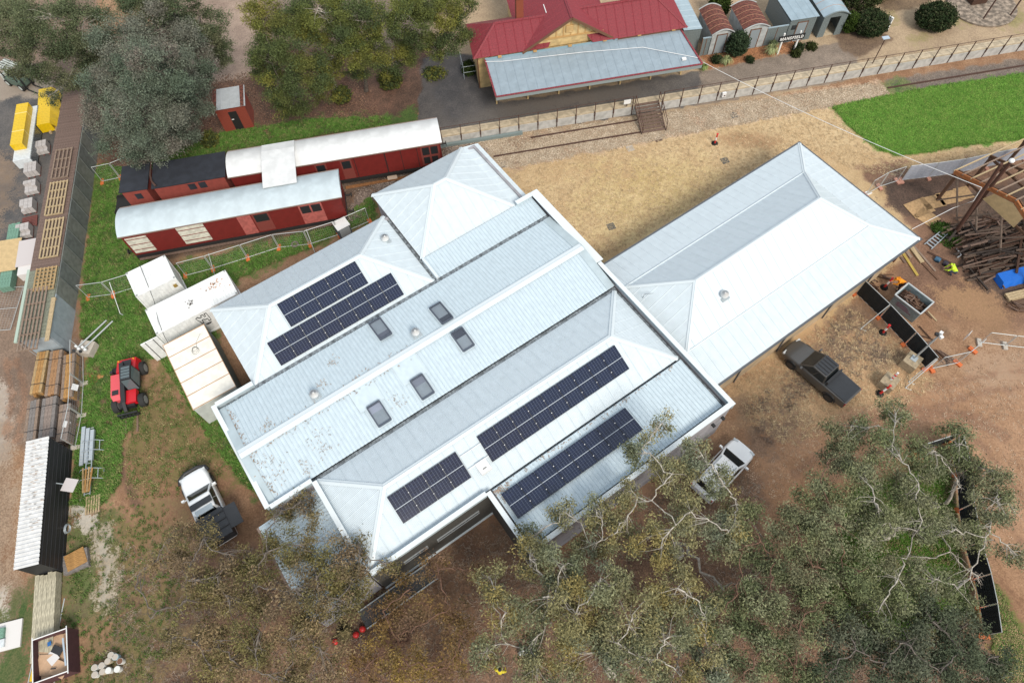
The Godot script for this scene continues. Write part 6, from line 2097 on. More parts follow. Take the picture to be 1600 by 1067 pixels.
	timber_bundle("brown timber bundle at the fence in the upper row", Vector3(-31.18, 0.90, -20.57), Vector3(-31.84, 0.90, -23.88), 0.8, 0.8, gold, old)
	timber_bundle("grey weathered timber bundle at the left of the lower row", Vector3(-32.78, 1.00, -17.56), Vector3(-33.30, 1.00, -20.37), 0.8, 0.9, greyt, old)
	timber_bundle("grey-brown timber bundle in the middle of the lower row", Vector3(-31.77, 1.00, -17.59), Vector3(-32.29, 1.00, -20.50), 0.95, 0.95, mat("mauve_timber", tone(172, 154, 144), 0.9, 0, "wood", 0.6), greyt)
	timber_bundle("grey-brown timber bundle at the fence in the lower row", Vector3(-30.63, 0.90, -17.38), Vector3(-31.07, 0.90, -19.99), 0.75, 0.8, mat("mauve_timber"), old)
	# chain mesh boundary
	var bf := site_fence("mesh boundary fence beside the timber bundles", [Vector3(-31.12, 0.00, -24.72), Vector3(-30.40, 0.00, -22.00), Vector3(-29.91, 0.00, -19.54), Vector3(-29.75, 0.00, -17.21)], 1.7, null, mat("pale_block"))
	for e in [[Vector3(-30.37, 0.90, -21.34), "white square notice on the fence by the upper bundles"], [Vector3(-30.22, 0.90, -18.58), "white square notice on the fence by the lower bundles"]]:
		var sg := Shape.new()
		sg.box(Vector3.ZERO, Vector3(0.4, 0.02, 0.45), Basis(Vector3.BACK, -0.9))
		var so := part(sg, "notice", mat("white_metal"), self)
		so.position = e[0]
		tag(so, e[1], "sign", "notices on the boundary fence")
	# black shed with a white roof
	a = Vector3(-29.71, 2.60, -8.80)
	b = Vector3(-31.30, 2.60, -16.79)
	p = thing("black_shed", "long narrow black shed with white corrugated roof at the left edge", "shed", Vector3(a.x, 0, a.z), heading(a, b))
	roof(p, [Vector3(0, 2.6, 0), Vector3(8.15, 2.6, 0), Vector3(8.15, 2.6, 1.42), Vector3(0, 2.6, 1.42)], Vector3(0, 0, 1), false, mat("white_worn_roof", tone(236, 236, 236), 0.6, 0, "faint", 0.7))
	var bw := mat("black_wall", Color(0.016, 0.017, 0.02), 0.6)
	one_box(p, "wall", bw, 0.05, 8.1, 0, 2.55, 0.05, 1.38)
	for i in 6:
		one_box(p, "wall_rail", mat("black_wall_rail", Color(0.03, 0.031, 0.035), 0.6), 0.05, 8.1, 0.3 + i * 0.4, 0.34 + i * 0.4, 1.38, 1.4)
	var rst := Shape.new()
	for i in 110:
		var q := Vector3(rng.randf_range(2.0, 8.0), 2.65, clampf(0.75 + rng.randfn(0, 0.3), 0.05, 1.35))
		rst.col = Color(0.42, 0.32, 0.25) if i % 2 else Color(0.38, 0.36, 0.34)
		var r := rng.randf_range(0.02, 0.05)
		rst.quad(q + Vector3(-r * 0.4, 0, -r * 2), q + Vector3(-r * 0.4, 0, r * 2), q + Vector3(r * 0.4, 0, r * 2), q + Vector3(r * 0.4, 0, -r * 2))
	var ro := part(rst, "rust_streaks", mat("litter", Color.WHITE, 0.9), p)
	ro.set_meta("kind", "stuff")
	var hs := thing("hose_coil", "coiled grey hose hung on the black shed wall", "hose", Vector3(-28.29, 1.00, -11.50), 0)
	for i in 3:
		var q := Shape.new()
		var pts := []
		var rad := []
		for j in 17:
			pts.append(Vector3(0.05 * i, 0.25 * sin(TAU * j / 16.0), (0.3 - 0.03 * i) * cos(TAU * j / 16.0)))
			rad.append(0.02)
		q.tube(pts, rad, 5)
		part(q, "loop", mat("galvanised"), hs)
	one_box(hs, "hook", mat("black_iron"), -0.4, 0.0, 0.2, 0.26, -0.04, 0.04)
	var wp := thing("bracket_board", "square pale board on a bracket at the black shed wall", "board", Vector3(-28.48, 1.50, -14.12), -0.2)
	one_box(wp, "panel", mat("grey_white_board"), -0.42, 0.42, 0, 0.04, -0.42, 0.42)
	one_box(wp, "arm", mat("galvanised"), -1.3, -0.42, -0.02, 0.03, -0.03, 0.03)
	# aluminium planks and trestles on the grass
	a = Vector3(-28.97, 0.50, -15.79)
	b = Vector3(-29.43, 0.50, -18.28)
	p = thing("scaffold_planks", "stack of aluminium scaffold planks and trestles on the grass", "scaffold planks", Vector3(a.x, 0, a.z), heading(a, b))
	var alu := mat("aluminium", tone(204, 214, 222), 0.35, 0.4)
	for i in 3:
		var o := one_box(p, "plank", alu, 0.0 + i * 0.1, 2.8 - i * 0.2, 0.3, 0.4 + 0.04 * i, i * 0.32, 0.24 + i * 0.32)
		for j in 12:
			one_box(o, "rib", mat("fence_steel"), 0.1 + i * 0.1 + j * 0.2, 0.14 + i * 0.1 + j * 0.2, 0.4 + 0.04 * i, 0.415 + 0.04 * i, i * 0.32 + 0.02, 0.22 + i * 0.32)
	for i in 2:
		var tr := Shape.new()
		var x0 := 0.9 - i * 2.0
		for e in [[Vector3(x0, 0.5, 0.95), Vector3(x0, 0.05, 1.45)], [Vector3(x0 + 0.7, 0.5, 0.95), Vector3(x0 + 0.7, 0.05, 1.45)], [Vector3(x0, 0.05, 1.45), Vector3(x0 + 0.7, 0.05, 1.45)], [Vector3(x0, 0.28, 1.2), Vector3(x0 + 0.7, 0.28, 1.2)], [Vector3(x0, 0.5, 0.2), Vector3(x0, 0.5, 0.95)], [Vector3(x0 + 0.7, 0.5, 0.2), Vector3(x0 + 0.7, 0.5, 0.95)], [Vector3(x0, 0.5, 0.2), Vector3(x0, 0.02, -0.2)], [Vector3(x0 + 0.7, 0.5, 0.2), Vector3(x0 + 0.7, 0.02, -0.2)]]:
			tr.rod(e[0], e[1], 0.025, 6)
		part(tr, "trestle", alu, p)
	var ld := Shape.new()
	for z in [0.5, 0.85]:
		ld.beam(Vector3(-2.2, 0.42, z), Vector3(1.6, 0.46, z), 0.04, 0.08)
	for i in 12:
		ld.beam(Vector3(-2.1 + i * 0.3, 0.43, 0.5), Vector3(-2.1 + i * 0.3, 0.43, 0.85), 0.035, 0.035)
	part(ld, "ladder", alu, p)
	for i in 4:
		var tb := Shape.new()
		tb.beam(Vector3(-2.0, 0.5, 0.45 + i * 0.12), Vector3(-0.3 - 0.1 * (i % 2), 0.52, 0.35 + i * 0.2), 0.1, 0.05)
		part(tb, "timber_offcut", gold if i % 2 else pine, p)
	p = thing("pallet", "pale slatted pallet on the grass beside the white spill", "pallet", Vector3(-27.61, 0.00, -13.21), heading(a, b))
	for i in 6:
		one_box(p, "slat", pine2, -0.6, 0.6, 0.12, 0.15, -0.42 + i * 0.16, -0.32 + i * 0.16)
	for i in 3:
		one_box(p, "runner", old, -0.58 + i * 0.53, -0.48 + i * 0.53, 0, 0.118, -0.44, 0.5)
	p = thing("crate_board", "tan board lying askew on a grey crate by the black shed", "crate", Vector3(-27.69, 0.00, -9.65), 0.35)
	one_box(p, "crate", greyt, -0.75, 0.75, 0, 0.3, -0.6, 0.6)
	var bd := Shape.new()
	bd.box(Vector3(0.05, 0.33, -0.1), Vector3(1.2, 0.03, 1.05), Basis(Vector3.UP, 0.15))
	part(bd, "board", gold, p)
	a = Vector3(-28.60, 0.70, -3.93)
	b = Vector3(-29.60, 0.70, -8.43)
	p = thing("cream_timber_pack", "long pack of cream painted timbers below the black shed", "timber pack", Vector3(a.x, 0, a.z), heading(a, b), "wrapped packs in the yard")
	var crm := mat("cream_timber", tone(226, 216, 188), 0.75, 0, "wood", 0.4)
	for i in 5:
		for j in 3:
			one_box(p, "plank", crm, 0.05 * ((i + j) % 2), 5.0 - 0.06 * (i % 3), 0.1 + j * 0.2, 0.292 + j * 0.2, i * 0.25 + 0.006, i * 0.25 + 0.244)
	for x1 in [0.6, 4.3]:
		one_box(p, "bearer", old, x1, x1 + 0.1, 0, 0.1, 0, 1.25)
	var pr := thing("steel_rods", "two thin pale rods lying beside the cream timber pack", "rods", Vector3(-27.95, 0.03, -7.52), 0)
	for e in [[Vector3(-27.95, 0.03, -7.52), Vector3(-27.83, 0.03, -5.37)], [Vector3(-27.51, 0.03, -3.65), Vector3(-27.31, 0.03, -2.91)]]:
		var q := Shape.new()
		q.rod(e[0] - pr.position, e[1] - pr.position, 0.04, 6)
		part(q, "rod", mat("fence_steel"), pr)
	p = thing("sheet_offcuts", "white boards with green-striped packs at the left bottom edge", "board stack", Vector3(-30.68, 0.00, -5.59), 0.2)
	one_box(p, "board", mat("white_board"), -0.9, 0.7, 0.0, 0.12, -0.8, 0.8)
	one_box(p, "bag", tg, -0.8, -0.2, 0.12, 0.28, -0.5, 0.1)
	one_box(p, "bag", mat("white_wrap"), -0.75, -0.15, 0.12, 0.27, 0.15, 0.6)
	# skip with a cage rim and rubbish
	a = Vector3(-26.68, 1.20, -5.68)
	b = Vector3(-25.98, 1.20, -3.36)
	p = thing("rubbish_skip", "maroon rubbish skip with white rim full of cardboard and boards", "skip", Vector3(a.x, 0, a.z), heading(a, b), "skips on site")
	var maroon := mat("maroon_steel", tone(92, 58, 64), 0.7, 0, "faint", 0.8)
	var L := a.distance_to(b)
	var Wd := a.distance_to(Vector3(-24.88, 1.20, -6.28))
	for e in [[0, L, -0.06 + 0.0, 0.0], [0, L, Wd - 0.06, Wd]]:
		one_box(p, "side", maroon, e[0], e[1], 0.05, 1.18, e[2], e[3])
	one_box(p, "end", maroon, 0, 0.06, 0.05, 1.18, 0.0, Wd - 0.06)
	one_box(p, "end", maroon, L - 0.06, L, 0.05, 1.18, 0.0, Wd - 0.06)
	one_box(p, "floor", maroon, 0.06, L - 0.06, 0.05, 0.1, 0, Wd - 0.06)
	for e in [[Vector3(-0.1, 1.2, -0.03), Vector3(L + 0.1, 1.2, -0.03)], [Vector3(-0.1, 1.2, Wd - 0.03), Vector3(L + 0.1, 1.2, Wd - 0.03)], [Vector3(0.03, 1.2, 0), Vector3(0.03, 1.2, Wd)], [Vector3(L - 0.03, 1.2, 0), Vector3(L - 0.03, 1.2, Wd)]]:
		var q := Shape.new()
		q.rod(e[0], e[1], 0.035, 6)
		part(q, "rim", mat("white_metal"), p)
	for i in 14:
		one_box(p, "side_rib", mat("grey_white_board"), L * (i + 0.5) / 14.0 - 0.015, L * (i + 0.5) / 14.0 + 0.015, 0.5, 1.15, 0.001, 0.015)
	for i in 4:
		one_box(p, "painted_line", mat("white_metal"), L * 0.3, L * 0.75 - 0.1 * (i % 2), 0.45 + i * 0.13, 0.49 + i * 0.13, Wd, Wd + 0.006)
	var card := mat("cardboard", tone(214, 178, 146), 0.9, 0, "faint", 1.0)
	var junk := [[0.6, 0.8, 1.1, 0.7, card, 0.2], [0.5, 1.6, 0.9, 0.8, card, 0.5], [1.5, 1.5, 1.1, 0.9, card, -0.3], [2.0, 0.7, 0.9, 0.8, card, 0.9], [1.25, 1.05, 0.75, 0.55, mat("white_board"), 0.6], [0.95, 0.75, 0.7, 0.4, mat("black_plastic"), 0.9], [0.45, 1.15, 0.24, 0.2, mat("blue_plastic", tone(40, 110, 180), 0.4), 0.1], [1.9, 0.95, 0.3, 0.06, mat("black_plastic"), 1.3], [1.2, 0.3, 1.6, 0.1, mat("pale_blue_panel"), 0.1]]
	var yy := 0.62
	one_box(p, "rubbish_fill", card, 0.1, L - 0.1, 0.1, 0.6, 0.05, Wd - 0.12)
	for e in junk:
		var q := Shape.new()
		q.box(Vector3(minf(e[0], L - 0.4), yy, minf(e[1], Wd - 0.4)), Vector3(e[2], 0.03, e[3]), Basis.from_euler(Vector3(rng.randf_range(-0.12, 0.12), e[5], rng.randf_range(-0.12, 0.12))))
		part(q, "discarded_board", e[4], p)
		yy += 0.035
	# buckets
	for e in [[Vector3(-24.17, 0.40, -4.17), "white bucket touching the skip's corner"], [Vector3(-23.89, 0.40, -4.06), "pale blue bucket next to the skip corner"], [Vector3(-23.56, 0.40, -3.82), "bucket with brown contents at the right of the cluster"], [Vector3(-24.97, 0.40, -3.56), "white bucket at the upper left of the cluster"], [Vector3(-24.58, 0.40, -3.64), "white bucket second from the left in the upper row"], [Vector3(-24.86, 0.40, -3.19), "large white bucket at the lower left of the cluster"], [Vector3(-24.45, 0.40, -3.32), "cream bucket in the lower row"], [Vector3(-24.13, 0.40, -3.37), "white lidded bucket in the lower row"], [Vector3(-23.63, 0.40, -3.41), "bright white lidded bucket standing apart at lower right"], [Vector3(-24.28, 0.40, -3.86), "tan bucket in the middle of the cluster"]]:
		var bk := thing("bucket", e[1], "bucket", Vector3(e[0].x, 0, e[0].z), 0, "buckets beside the rubbish skip")
		var q := Shape.new()
		var lidded: bool = e[1].contains("lidded")
		q.tube([Vector3(0, 0.0, 0), Vector3(0, 0.4, 0)], [0.15, 0.18], 14)
		var body := mat("bucket_white", tone(236, 236, 232), 0.4)
		if e[1].begins_with("pale blue"):
			body = mat("bucket_blue", tone(190, 222, 236), 0.4)
		elif e[1].begins_with("tan") or e[1].begins_with("cream"):
			body = mat("bucket_tan", tone(206, 190, 164), 0.5)
		part(q, "shell", body, bk)
		var c := Shape.new()
		c.tube([Vector3(0, 0.4, 0), Vector3(0, 0.408, 0)], [0.165, 0.165], 14)
		var inner: Material = mat("bucket_white") if lidded else mat("bucket_inside", tone(196, 186, 174), 0.8)
		if e[1].contains("brown"):
			inner = mat("brown_trim")
		part(c, "lid" if lidded else "contents", inner, bk)
	p = thing("yellow_sign", "yellow warning sign with black chevron below the cream timber pack", "sign", Vector3(-28.31, 0.00, -3.39), 0.05)
	one_box(p, "board", yel, -0.3, 0.3, 0.3, 0.33, -0.3, 0.35)
	one_box(p, "glass_top", mat("pale_green_beam"), -0.32, 0.3, 0.3, 0.34, -0.95, -0.4)
	one_box(p, "frame", mat("fence_steel"), -0.4, -0.36, 0, 0.3, -1.1, 0.5)
	for sd in [-1, 1]:
		var q := Shape.new()
		q.beam(Vector3(-0.18, 0.333, 0.02), Vector3(0.18, 0.333, 0.02 - sd * 0.2), 0.05, 0.008)
		part(q, "chevron", mat("black_plastic"), p)

# ---------- works area on the right

func bollard(label: String, at: Vector3, lean: Vector3) -> void:
	var t := thing("traffic_bollard", label, "bollard", at, 0, "red and white bollards")
	var up := (Vector3.UP + lean).normalized()
	var s := Shape.new()
	s.tube([Vector3.ZERO, Vector3(0, 0.05, 0), Vector3(0, 0.08, 0)], [0.3, 0.28, 0.1], 8)
	part(s, "rubber_base", mat("tyre", Color(0.02, 0.02, 0.02), 0.85), t)
	var r := Shape.new()
	r.tube([up * 0.08, up * 0.4], [0.075, 0.07], 10)
	r.tube([up * 0.72, up * 1.0, up * 1.08], [0.065, 0.06, 0.1], 10)
	part(r, "red_post", mat("bollard_red", tone(222, 52, 48), 0.5), t)
	var w := Shape.new()
	w.tube([up * 0.4, up * 0.72], [0.072, 0.068], 10)
	part(w, "white_band", mat("white_metal"), t)


func plank(label: String, a: Vector3, b: Vector3, wide: float, m: Material, thick := 0.06) -> void:
	var s := Shape.new()
	var h := (b - a) / 2
	s.beam(-h, h, wide, thick)
	var o := part(s, "loose_plank", m, self)
	o.position = (a + b) / 2 + Vector3(0, thick / 2 + 0.01, 0)
	tag(o, label, "plank", "loose planks by the works")


func build_works() -> void:
	var orange := mat("orange_block")
	mat("bollard_red", tone(222, 52, 48), 0.5)
	var black := mat("black_cloth", Color(0.012, 0.014, 0.016), 0.75)
	var f := site_fence("black cloth site fence zigzagging from the annex wall past the skip", [Vector3(25.38, 0.00, -25.82), Vector3(26.52, 0.00, -23.73), Vector3(27.58, 0.00, -21.46), Vector3(28.38, 0.00, -19.45)], 1.75, black, orange)
	stay(f, Vector3(26.49, 1.70, -23.76), Vector3(24.89, 0.00, -22.88))
	stay(f, Vector3(28.31, 1.70, -19.37), Vector3(26.55, 0.00, -18.15))
	stay(f, Vector3(28.24, 1.70, -19.43), Vector3(26.90, 0.00, -18.57))
	site_fence("open mesh fence panel running right from the black fence", [Vector3(28.73, 0.00, -19.43), Vector3(30.66, 0.00, -19.75), Vector3(32.06, 0.00, -20.66)], 1.75, null, orange)
	site_fence("mesh fence panels at the right edge across the dirt", [Vector3(32.72, 0.00, -21.23), Vector3(34.38, 0.00, -20.87), Vector3(36.24, 0.00, -20.49)], 1.5, null, mat("pale_block"))
	var ns := Shape.new()
	ns.box(Vector3.ZERO, Vector3(0.55, 0.7, 0.02))
	var no := part(ns, "fence_notice", mat("white_metal"), self)
	no.position = Vector3(31.26, 1.25, -21.24)
	no.rotation.y = 0.75
	tag(no, "white notice board on the open mesh panel", "sign")
	site_fence("black cloth fence line under the right-hand gum trees", [Vector3(28.00, 0.00, -14.03), Vector3(27.77, 0.00, -11.90), Vector3(27.10, 0.00, -9.73), Vector3(26.67, 0.00, -7.49), Vector3(26.54, 0.00, -5.68), Vector3(26.28, 0.00, -4.09), Vector3(25.93, 0.00, -2.60)], 1.8, black, orange)
	site_fence("short black cloth fence turning left behind the gum tree", [Vector3(25.59, 0.00, -13.56), Vector3(28.00, 0.00, -14.16)], 1.8, black, orange)
	var gcl := mat("grey_cloth", tone(178, 182, 194), 0.8)
	site_fence("grey cloth fence along the lawn's lower edge", [Vector3(32.06, 0.00, -36.15), Vector3(34.29, 0.00, -36.32), Vector3(36.55, 0.00, -36.56), Vector3(39.23, 0.00, -37.05), Vector3(42.59, 0.00, -37.63)], 1.75, gcl, mat("pink_block", tone(206, 150, 130), 0.8))
	site_fence("mesh fence between the annex tip and the grey cloth fence", [Vector3(28.78, 0.00, -34.86), Vector3(30.14, 0.00, -35.62), Vector3(31.73, 0.00, -36.11)], 1.75, null, mat("pink_block"))
	# concrete blocks with masts
	var t := thing("camera_pole", "tall grey pole with camera head on a concrete block by the black fence", "camera pole", Vector3(27.28, 0.00, -19.86), 0.75)
	var blk := mat("tan_block", tone(186, 168, 140), 0.9, 0, "mottle", 1.0)
	var s := Shape.new()
	s.box(Vector3(0, 0.4, 0), Vector3(1.1, 0.8, 0.95))
	part(s, "base_block", blk, t)
	var p := Shape.new()
	p.rod(Vector3(0.1, 0.8, 0), Vector3(0.1, 4.1, 0), 0.06, 8)
	part(p, "pole", mat("galvanised"), t)
	one_box(t, "foot_plate", mat("galvanised"), -0.12, 0.32, 0.8, 0.86, -0.2, 0.2)
	for k in 3:
		var h := Shape.new()
		var a := TAU * k / 3.0
		h.box(Vector3(0.1 + 0.18 * cos(a), 4.15, 0.18 * sin(a)), Vector3(0.2, 0.18, 0.2), Basis(Vector3.UP, -a))
		part(h, "camera_head", mat("white_metal") if k < 2 else mat("black_plastic"), t)
	t = thing("gate_block", "tan concrete block with a short striped post on top", "concrete block", Vector3(25.28, 0.00, -18.43), 0.75)
	s = Shape.new()
	s.box(Vector3(0, 0.38, 0), Vector3(1.05, 0.76, 0.95))
	part(s, "base_block", blk, t)
	var st := Shape.new()
	st.beam(Vector3(0.1, 0.76, 0), Vector3(0.15, 1.7, 0), 0.12, 0.12)
	part(st, "striped_post", mat("white_metal"), t)
	for y in [1.0, 1.35]:
		one_box(t, "red_band", mat("bollard_red"), 0.04, 0.22, y, y + 0.12, -0.07, 0.07)
	bollard("red bollard tipped against the tan block's lower corner", Vector3(24.71, 0.00, -17.84), Vector3(0.3, 0, -0.1))
	bollard("red and white bollard in front of the black fence", Vector3(26.36, 0.00, -22.47), Vector3(0, 0, 0))
	bollard("red and white bollard alone in the dry court on a black base", Vector3(18.02, 0.00, -41.36), Vector3.ZERO)
	bollard("red and white bollard beside the orange-vested worker", Vector3(27.62, 0.00, -26.23), Vector3(0.2, 0, -0.1))
	# firewood skip
	var a := Vector3(27.43, 1.25, -24.80)
	var b := Vector3(28.64, 1.25, -23.13)
	t = thing("firewood_skip", "grey steel skip filled with broken timber beside the black fence", "skip", Vector3(a.x, 0, a.z), heading(a, b), "skips on site")
	var steel := mat("grey_skip", tone(150, 164, 168), 0.6, 0.1, "mottle", 0.8)
	var L := a.distance_to(b)
	var Wd := a.distance_to(Vector3(28.62, 1.25, -25.69))
	for e in [[-0.05, 0.0], [-Wd, -Wd + 0.05]]:
		one_box(t, "side", steel, 0, L, 0.05, 1.25, e[0], e[1])
	for e in [[0.0, 0.05], [L - 0.05, L]]:
		one_box(t, "end", steel, e[0], e[1], 0.05, 1.25, -Wd + 0.05, -0.05)
	one_box(t, "floor", steel, 0.05, L - 0.05, 0.05, 0.1, -Wd + 0.05, -0.05)
	for z in [0.02, -Wd - 0.02]:
		one_box(t, "rim", mat("fence_steel"), -0.05, L + 0.05, 1.2, 1.3, z - 0.045, z + 0.045)
	for x in [-0.02, L + 0.02]:
		one_box(t, "rim", mat("fence_steel"), x - 0.045, x + 0.045, 1.2, 1.296, -Wd + 0.03, -0.03)
	var wood := [mat("brown_stick", tone(132, 98, 76), 0.9, 0, "wood", 0.8), mat("grey_timber"), mat("dark_timber", tone(96, 66, 50), 0.9, 0, "wood", 0.6)]
	one_box(t, "timber_fill", wood[2], 0.08, L - 0.08, 0.1, 0.7, -Wd + 0.08, -0.08)
	for k in 46:
		var c := Vector3(rng.randf_range(0.35, L - 0.35), 0.75 + rng.randf() * 0.3, -rng.randf_range(0.3, Wd - 0.3))
		var an := rng.randf() * TAU if k % 3 else rng.randf_range(-0.5, 0.5)
		var d := Vector3(cos(an), rng.randf_range(-0.15, 0.15), sin(an)) * rng.randf_range(0.15, 0.36)
		var q := Shape.new()
		q.beam(c - d, c + d, rng.randf_range(0.05, 0.11), 0.05)
		part(q, "broken_stick", wood[k % 3], t)
	for i in 3:
		one_box(t, "painted_line", mat("magenta_print", tone(132, 60, 92), 0.7), L * 0.2, L * (0.8 - 0.1 * i), 0.5 + i * 0.15, 0.56 + i * 0.15, 0.001, 0.008)
	# planks by the annex tip
	plank("yellow-edged plank at the annex corner posts", Vector3(29.94, 0.00, -29.14), Vector3(30.36, 0.00, -27.07), 0.2, mat("yellow_plank", tone(228, 196, 96), 0.8, 0, "wood", 0.7))
	plank("grey short plank beside the yellow-edged plank", Vector3(29.68, 0.00, -28.80), Vector3(29.85, 0.00, -28.26), 0.2, mat("grey_timber"))
	plank("wide pale plank in the middle of the annex corner pile", Vector3(30.62, 0.00, -29.87), Vector3(31.07, 0.00, -28.18), 0.32, mat("pale_pine"), 0.14)
	plank("narrow pale plank right of the wide one", Vector3(30.96, 0.00, -29.73), Vector3(31.80, 0.00, -27.37), 0.16, mat("weathered_pine"))
	plank("brown plank running on from the pale pile", Vector3(31.07, 0.00, -28.18), Vector3(31.73, 0.00, -26.63), 0.16, mat("brown_stick"))
	plank("short plank stub near the annex posts", Vector3(30.25, 0.00, -29.36), Vector3(30.42, 0.00, -28.69), 0.24, mat("weathered_pine"))
	plank("pale plank at the lower end of the firewood skip", Vector3(30.06, 0.00, -23.98), Vector3(30.42, 0.00, -23.15), 0.1, mat("pale_pine"))
	plank("thin plank under the firewood skip's corner", Vector3(29.87, 0.00, -23.94), Vector3(30.18, 0.00, -23.38), 0.1, mat("brown_stick"))
	# dark sticks heaped by the black fence
	for e in [[Vector3(26.67, 0.00, -26.52), 14, 0.8, "heap of dark sticks between annex wall and black fence"], [Vector3(29.17, 0.00, -21.77), 6, 0.8, "few dark sticks behind the black fence"], [Vector3(29.89, 0.00, -20.35), 10, 0.7, "bundle of dark sticks inside the open mesh panel"], [Vector3(28.01, 0.00, -27.00), 5, 0.3, "small pile of brown offcuts above the stick heap"], [Vector3(36.47, 0.00, -23.82), 14, 1.0, "scatter of broken timber at the right edge below the tarp"]]:
		var o := thing("stick_heap", e[3], "sticks", e[0], 0, "stick heaps")
		for k in e[1]:
			var q := Shape.new()
			var c := Vector3(rng.randfn(0, e[2] * 0.4), 0.04 + 0.015 * k, rng.randfn(0, e[2] * 0.3))
			var an := rng.randfn(-0.6, 0.5)
			var d := Vector3(cos(an), 0, -sin(an)) * rng.randf_range(0.25, 0.6)
			q.beam(c - d, c + d, 0.07, 0.05)
			part(q, "stick", wood[k % 3], o)
	# aluminium step ladder
	t = thing("step_ladder", "aluminium step ladder lying in the weeds", "ladder", Vector3(32.76, 0.00, -30.14), heading(Vector3(32.10, 0.00, -29.65), Vector3(33.55, 0.00, -30.70)))
	var lad := Shape.new()
	for z in [-0.3, 0.3]:
		lad.beam(Vector3(-1.0, 0.1, z), Vector3(1.1, 0.1, z * 0.8), 0.06, 0.06)
		lad.beam(Vector3(-0.8, 0.35, z), Vector3(1.1, 0.2, z * 0.8), 0.04, 0.05)
	part(lad, "rails", mat("aluminium"), t)
	for i in 6:
		one_box(t, "tread", mat("aluminium"), -0.85 + i * 0.33, -0.75 + i * 0.33, 0.12, 0.16, -0.28, 0.28)
	# white pipe
	var wp := Shape.new()
	var o0 := Vector3(39.77, 0.10, -30.30)
	var pts := []
	var rad := []
	for q in [Vector3(39.75, 0.12, -30.29), Vector3(36.88, 0.12, -29.82), Vector3(34.17, 0.12, -29.35), Vector3(34.01, 0.12, -29.18), Vector3(34.17, 0.10, -28.65), Vector3(33.80, 0.10, -28.44)]:
		pts.append(q - o0)
		rad.append(0.055)
	wp.tube(pts, rad, 8)
	var wpo := part(wp, "white_pipe", mat("white_metal"), self)
	wpo.position = o0
	tag(wpo, "long white plastic pipe with a bent end across the timber pile", "pipe")
	# timber pile under the frame
	var pile := thing("timber_pile", "big dark pile of old beams and sleepers under the timber frame", "timber pile", Vector3(36.65, 0.00, -28.44), 0.14)
	for k in 250:
		var q := Shape.new()
		var px := rng.randf_range(-2.4, 4.5)
		var pz := rng.randf_range(-3.2, 1.9)
		var hh := 0.08 + 1.15 * rng.randf() * (1.0 - absf(pz + 0.6) / 3.2)
		var an := rng.randfn(0.05, 0.16) if k % 5 else rng.randf() * PI
		var d := Vector3(cos(an), rng.randf_range(-0.04, 0.04), -sin(an)) * rng.randf_range(0.5, 1.6)
		q.beam(Vector3(px, hh, pz) - d, Vector3(px, hh, pz) + d, rng.randf_range(0.07, 0.16), rng.randf_range(0.06, 0.12))
		part(q, "beam", [wood[2], mat("black_brown", tone(76, 64, 58), 0.9, 0, "wood", 0.6), wood[1], mat("ash_brown", tone(118, 98, 84), 0.9, 0, "wood", 0.6)][k % 4], pile)
	# blue tarp and new timber
	var tb := thing("blue_tarp", "bright blue tarpaulin over a timber stack at the right edge", "tarpaulin", Vector3(35.99, 0.00, -25.78), heading(Vector3(35.99, 0.00, -25.78), Vector3(38.16, 0.00, -26.25)))
	var tq := Shape.new()
	for i in 8:
		var x0 := i * 0.35
		var w0 := 0.05 * (i % 2)
		var w1 := 0.05 * ((i + 1) % 2)
		tq.quad(Vector3(x0, 0.5 + w0 * 0.3, 0.0), Vector3(x0 + 0.35, 0.5 + w1 * 0.3, 0.0), Vector3(x0 + 0.35, 0.52, -0.8), Vector3(x0, 0.52, -0.8))
		tq.quad(Vector3(x0, 0.02, 0.25 + w0), Vector3(x0 + 0.35, 0.02, 0.25 + w1), Vector3(x0 + 0.35, 0.5 + w1 * 0.3, 0.0), Vector3(x0, 0.5 + w0 * 0.3, 0.0))
	tq.quad(Vector3(-0.1, 0.02, -0.8), Vector3(-0.1, 0.02, 0.28), Vector3(0, 0.5, 0.0), Vector3(0, 0.52, -0.8))
	part(tq, "sheet", mat("tarp_blue", tone(20, 110, 214), 0.5), tb)
	one_box(tb, "stack", wood[0], 0.1, 2.7, 0, 0.48, -0.75, -0.05)
	var nt := thing("new_timber_stack", "stack of fresh cream timbers below the blue tarp", "timber stack", Vector3(36.10, 0.00, -24.39), heading(Vector3(36.10, 0.00, -24.39), Vector3(37.76, 0.00, -24.72)))
	for i in 3:
		for j in 2:
			one_box(nt, "plank", mat("pale_pine"), -0.1 * j, 2.4, j * 0.15, j * 0.15 + 0.14, -0.6 + i * 0.2, -0.42 + i * 0.2)
	# plywood sheets on the dark soil
	for e in [[Vector3(32.61, 0.00, -33.34), 0.35, 1.9, 1.5, "plywood sheet at the corner of the sheets on dark soil"], [Vector3(33.84, 0.00, -33.83), 0.2, 1.7, 1.2, "plywood sheet second from the left on dark soil"], [Vector3(35.23, 0.00, -34.19), 0.2, 1.7, 1.2, "plywood sheet third from the left on dark soil"], [Vector3(36.54, 0.00, -34.55), 0.2, 1.2, 1.2, "plywood sheet nearest the shed frame on dark soil"], [Vector3(32.88, 0.00, -32.37), -0.9, 1.6, 1.3, "plywood sheet pointing down beside the white cable"]]:
		var q := Shape.new()
		q.box(Vector3(0, 0.04, 0), Vector3(e[2], 0.03, e[3]))
		var o := part(q, "ground_sheet", mat("muddy_ply", tone(206, 168, 122), 0.85, 0, "mottle", 1.0), self)
		o.position = e[0]
		o.rotation.y = e[1]
		tag(o, e[4], "plywood", "plywood sheets on the soil")
	# frame of a shed in building
	var eave := Vector3(33.83, 3.30, -34.00)
	var ridge := Vector3(35.70, 4.90, -29.68)
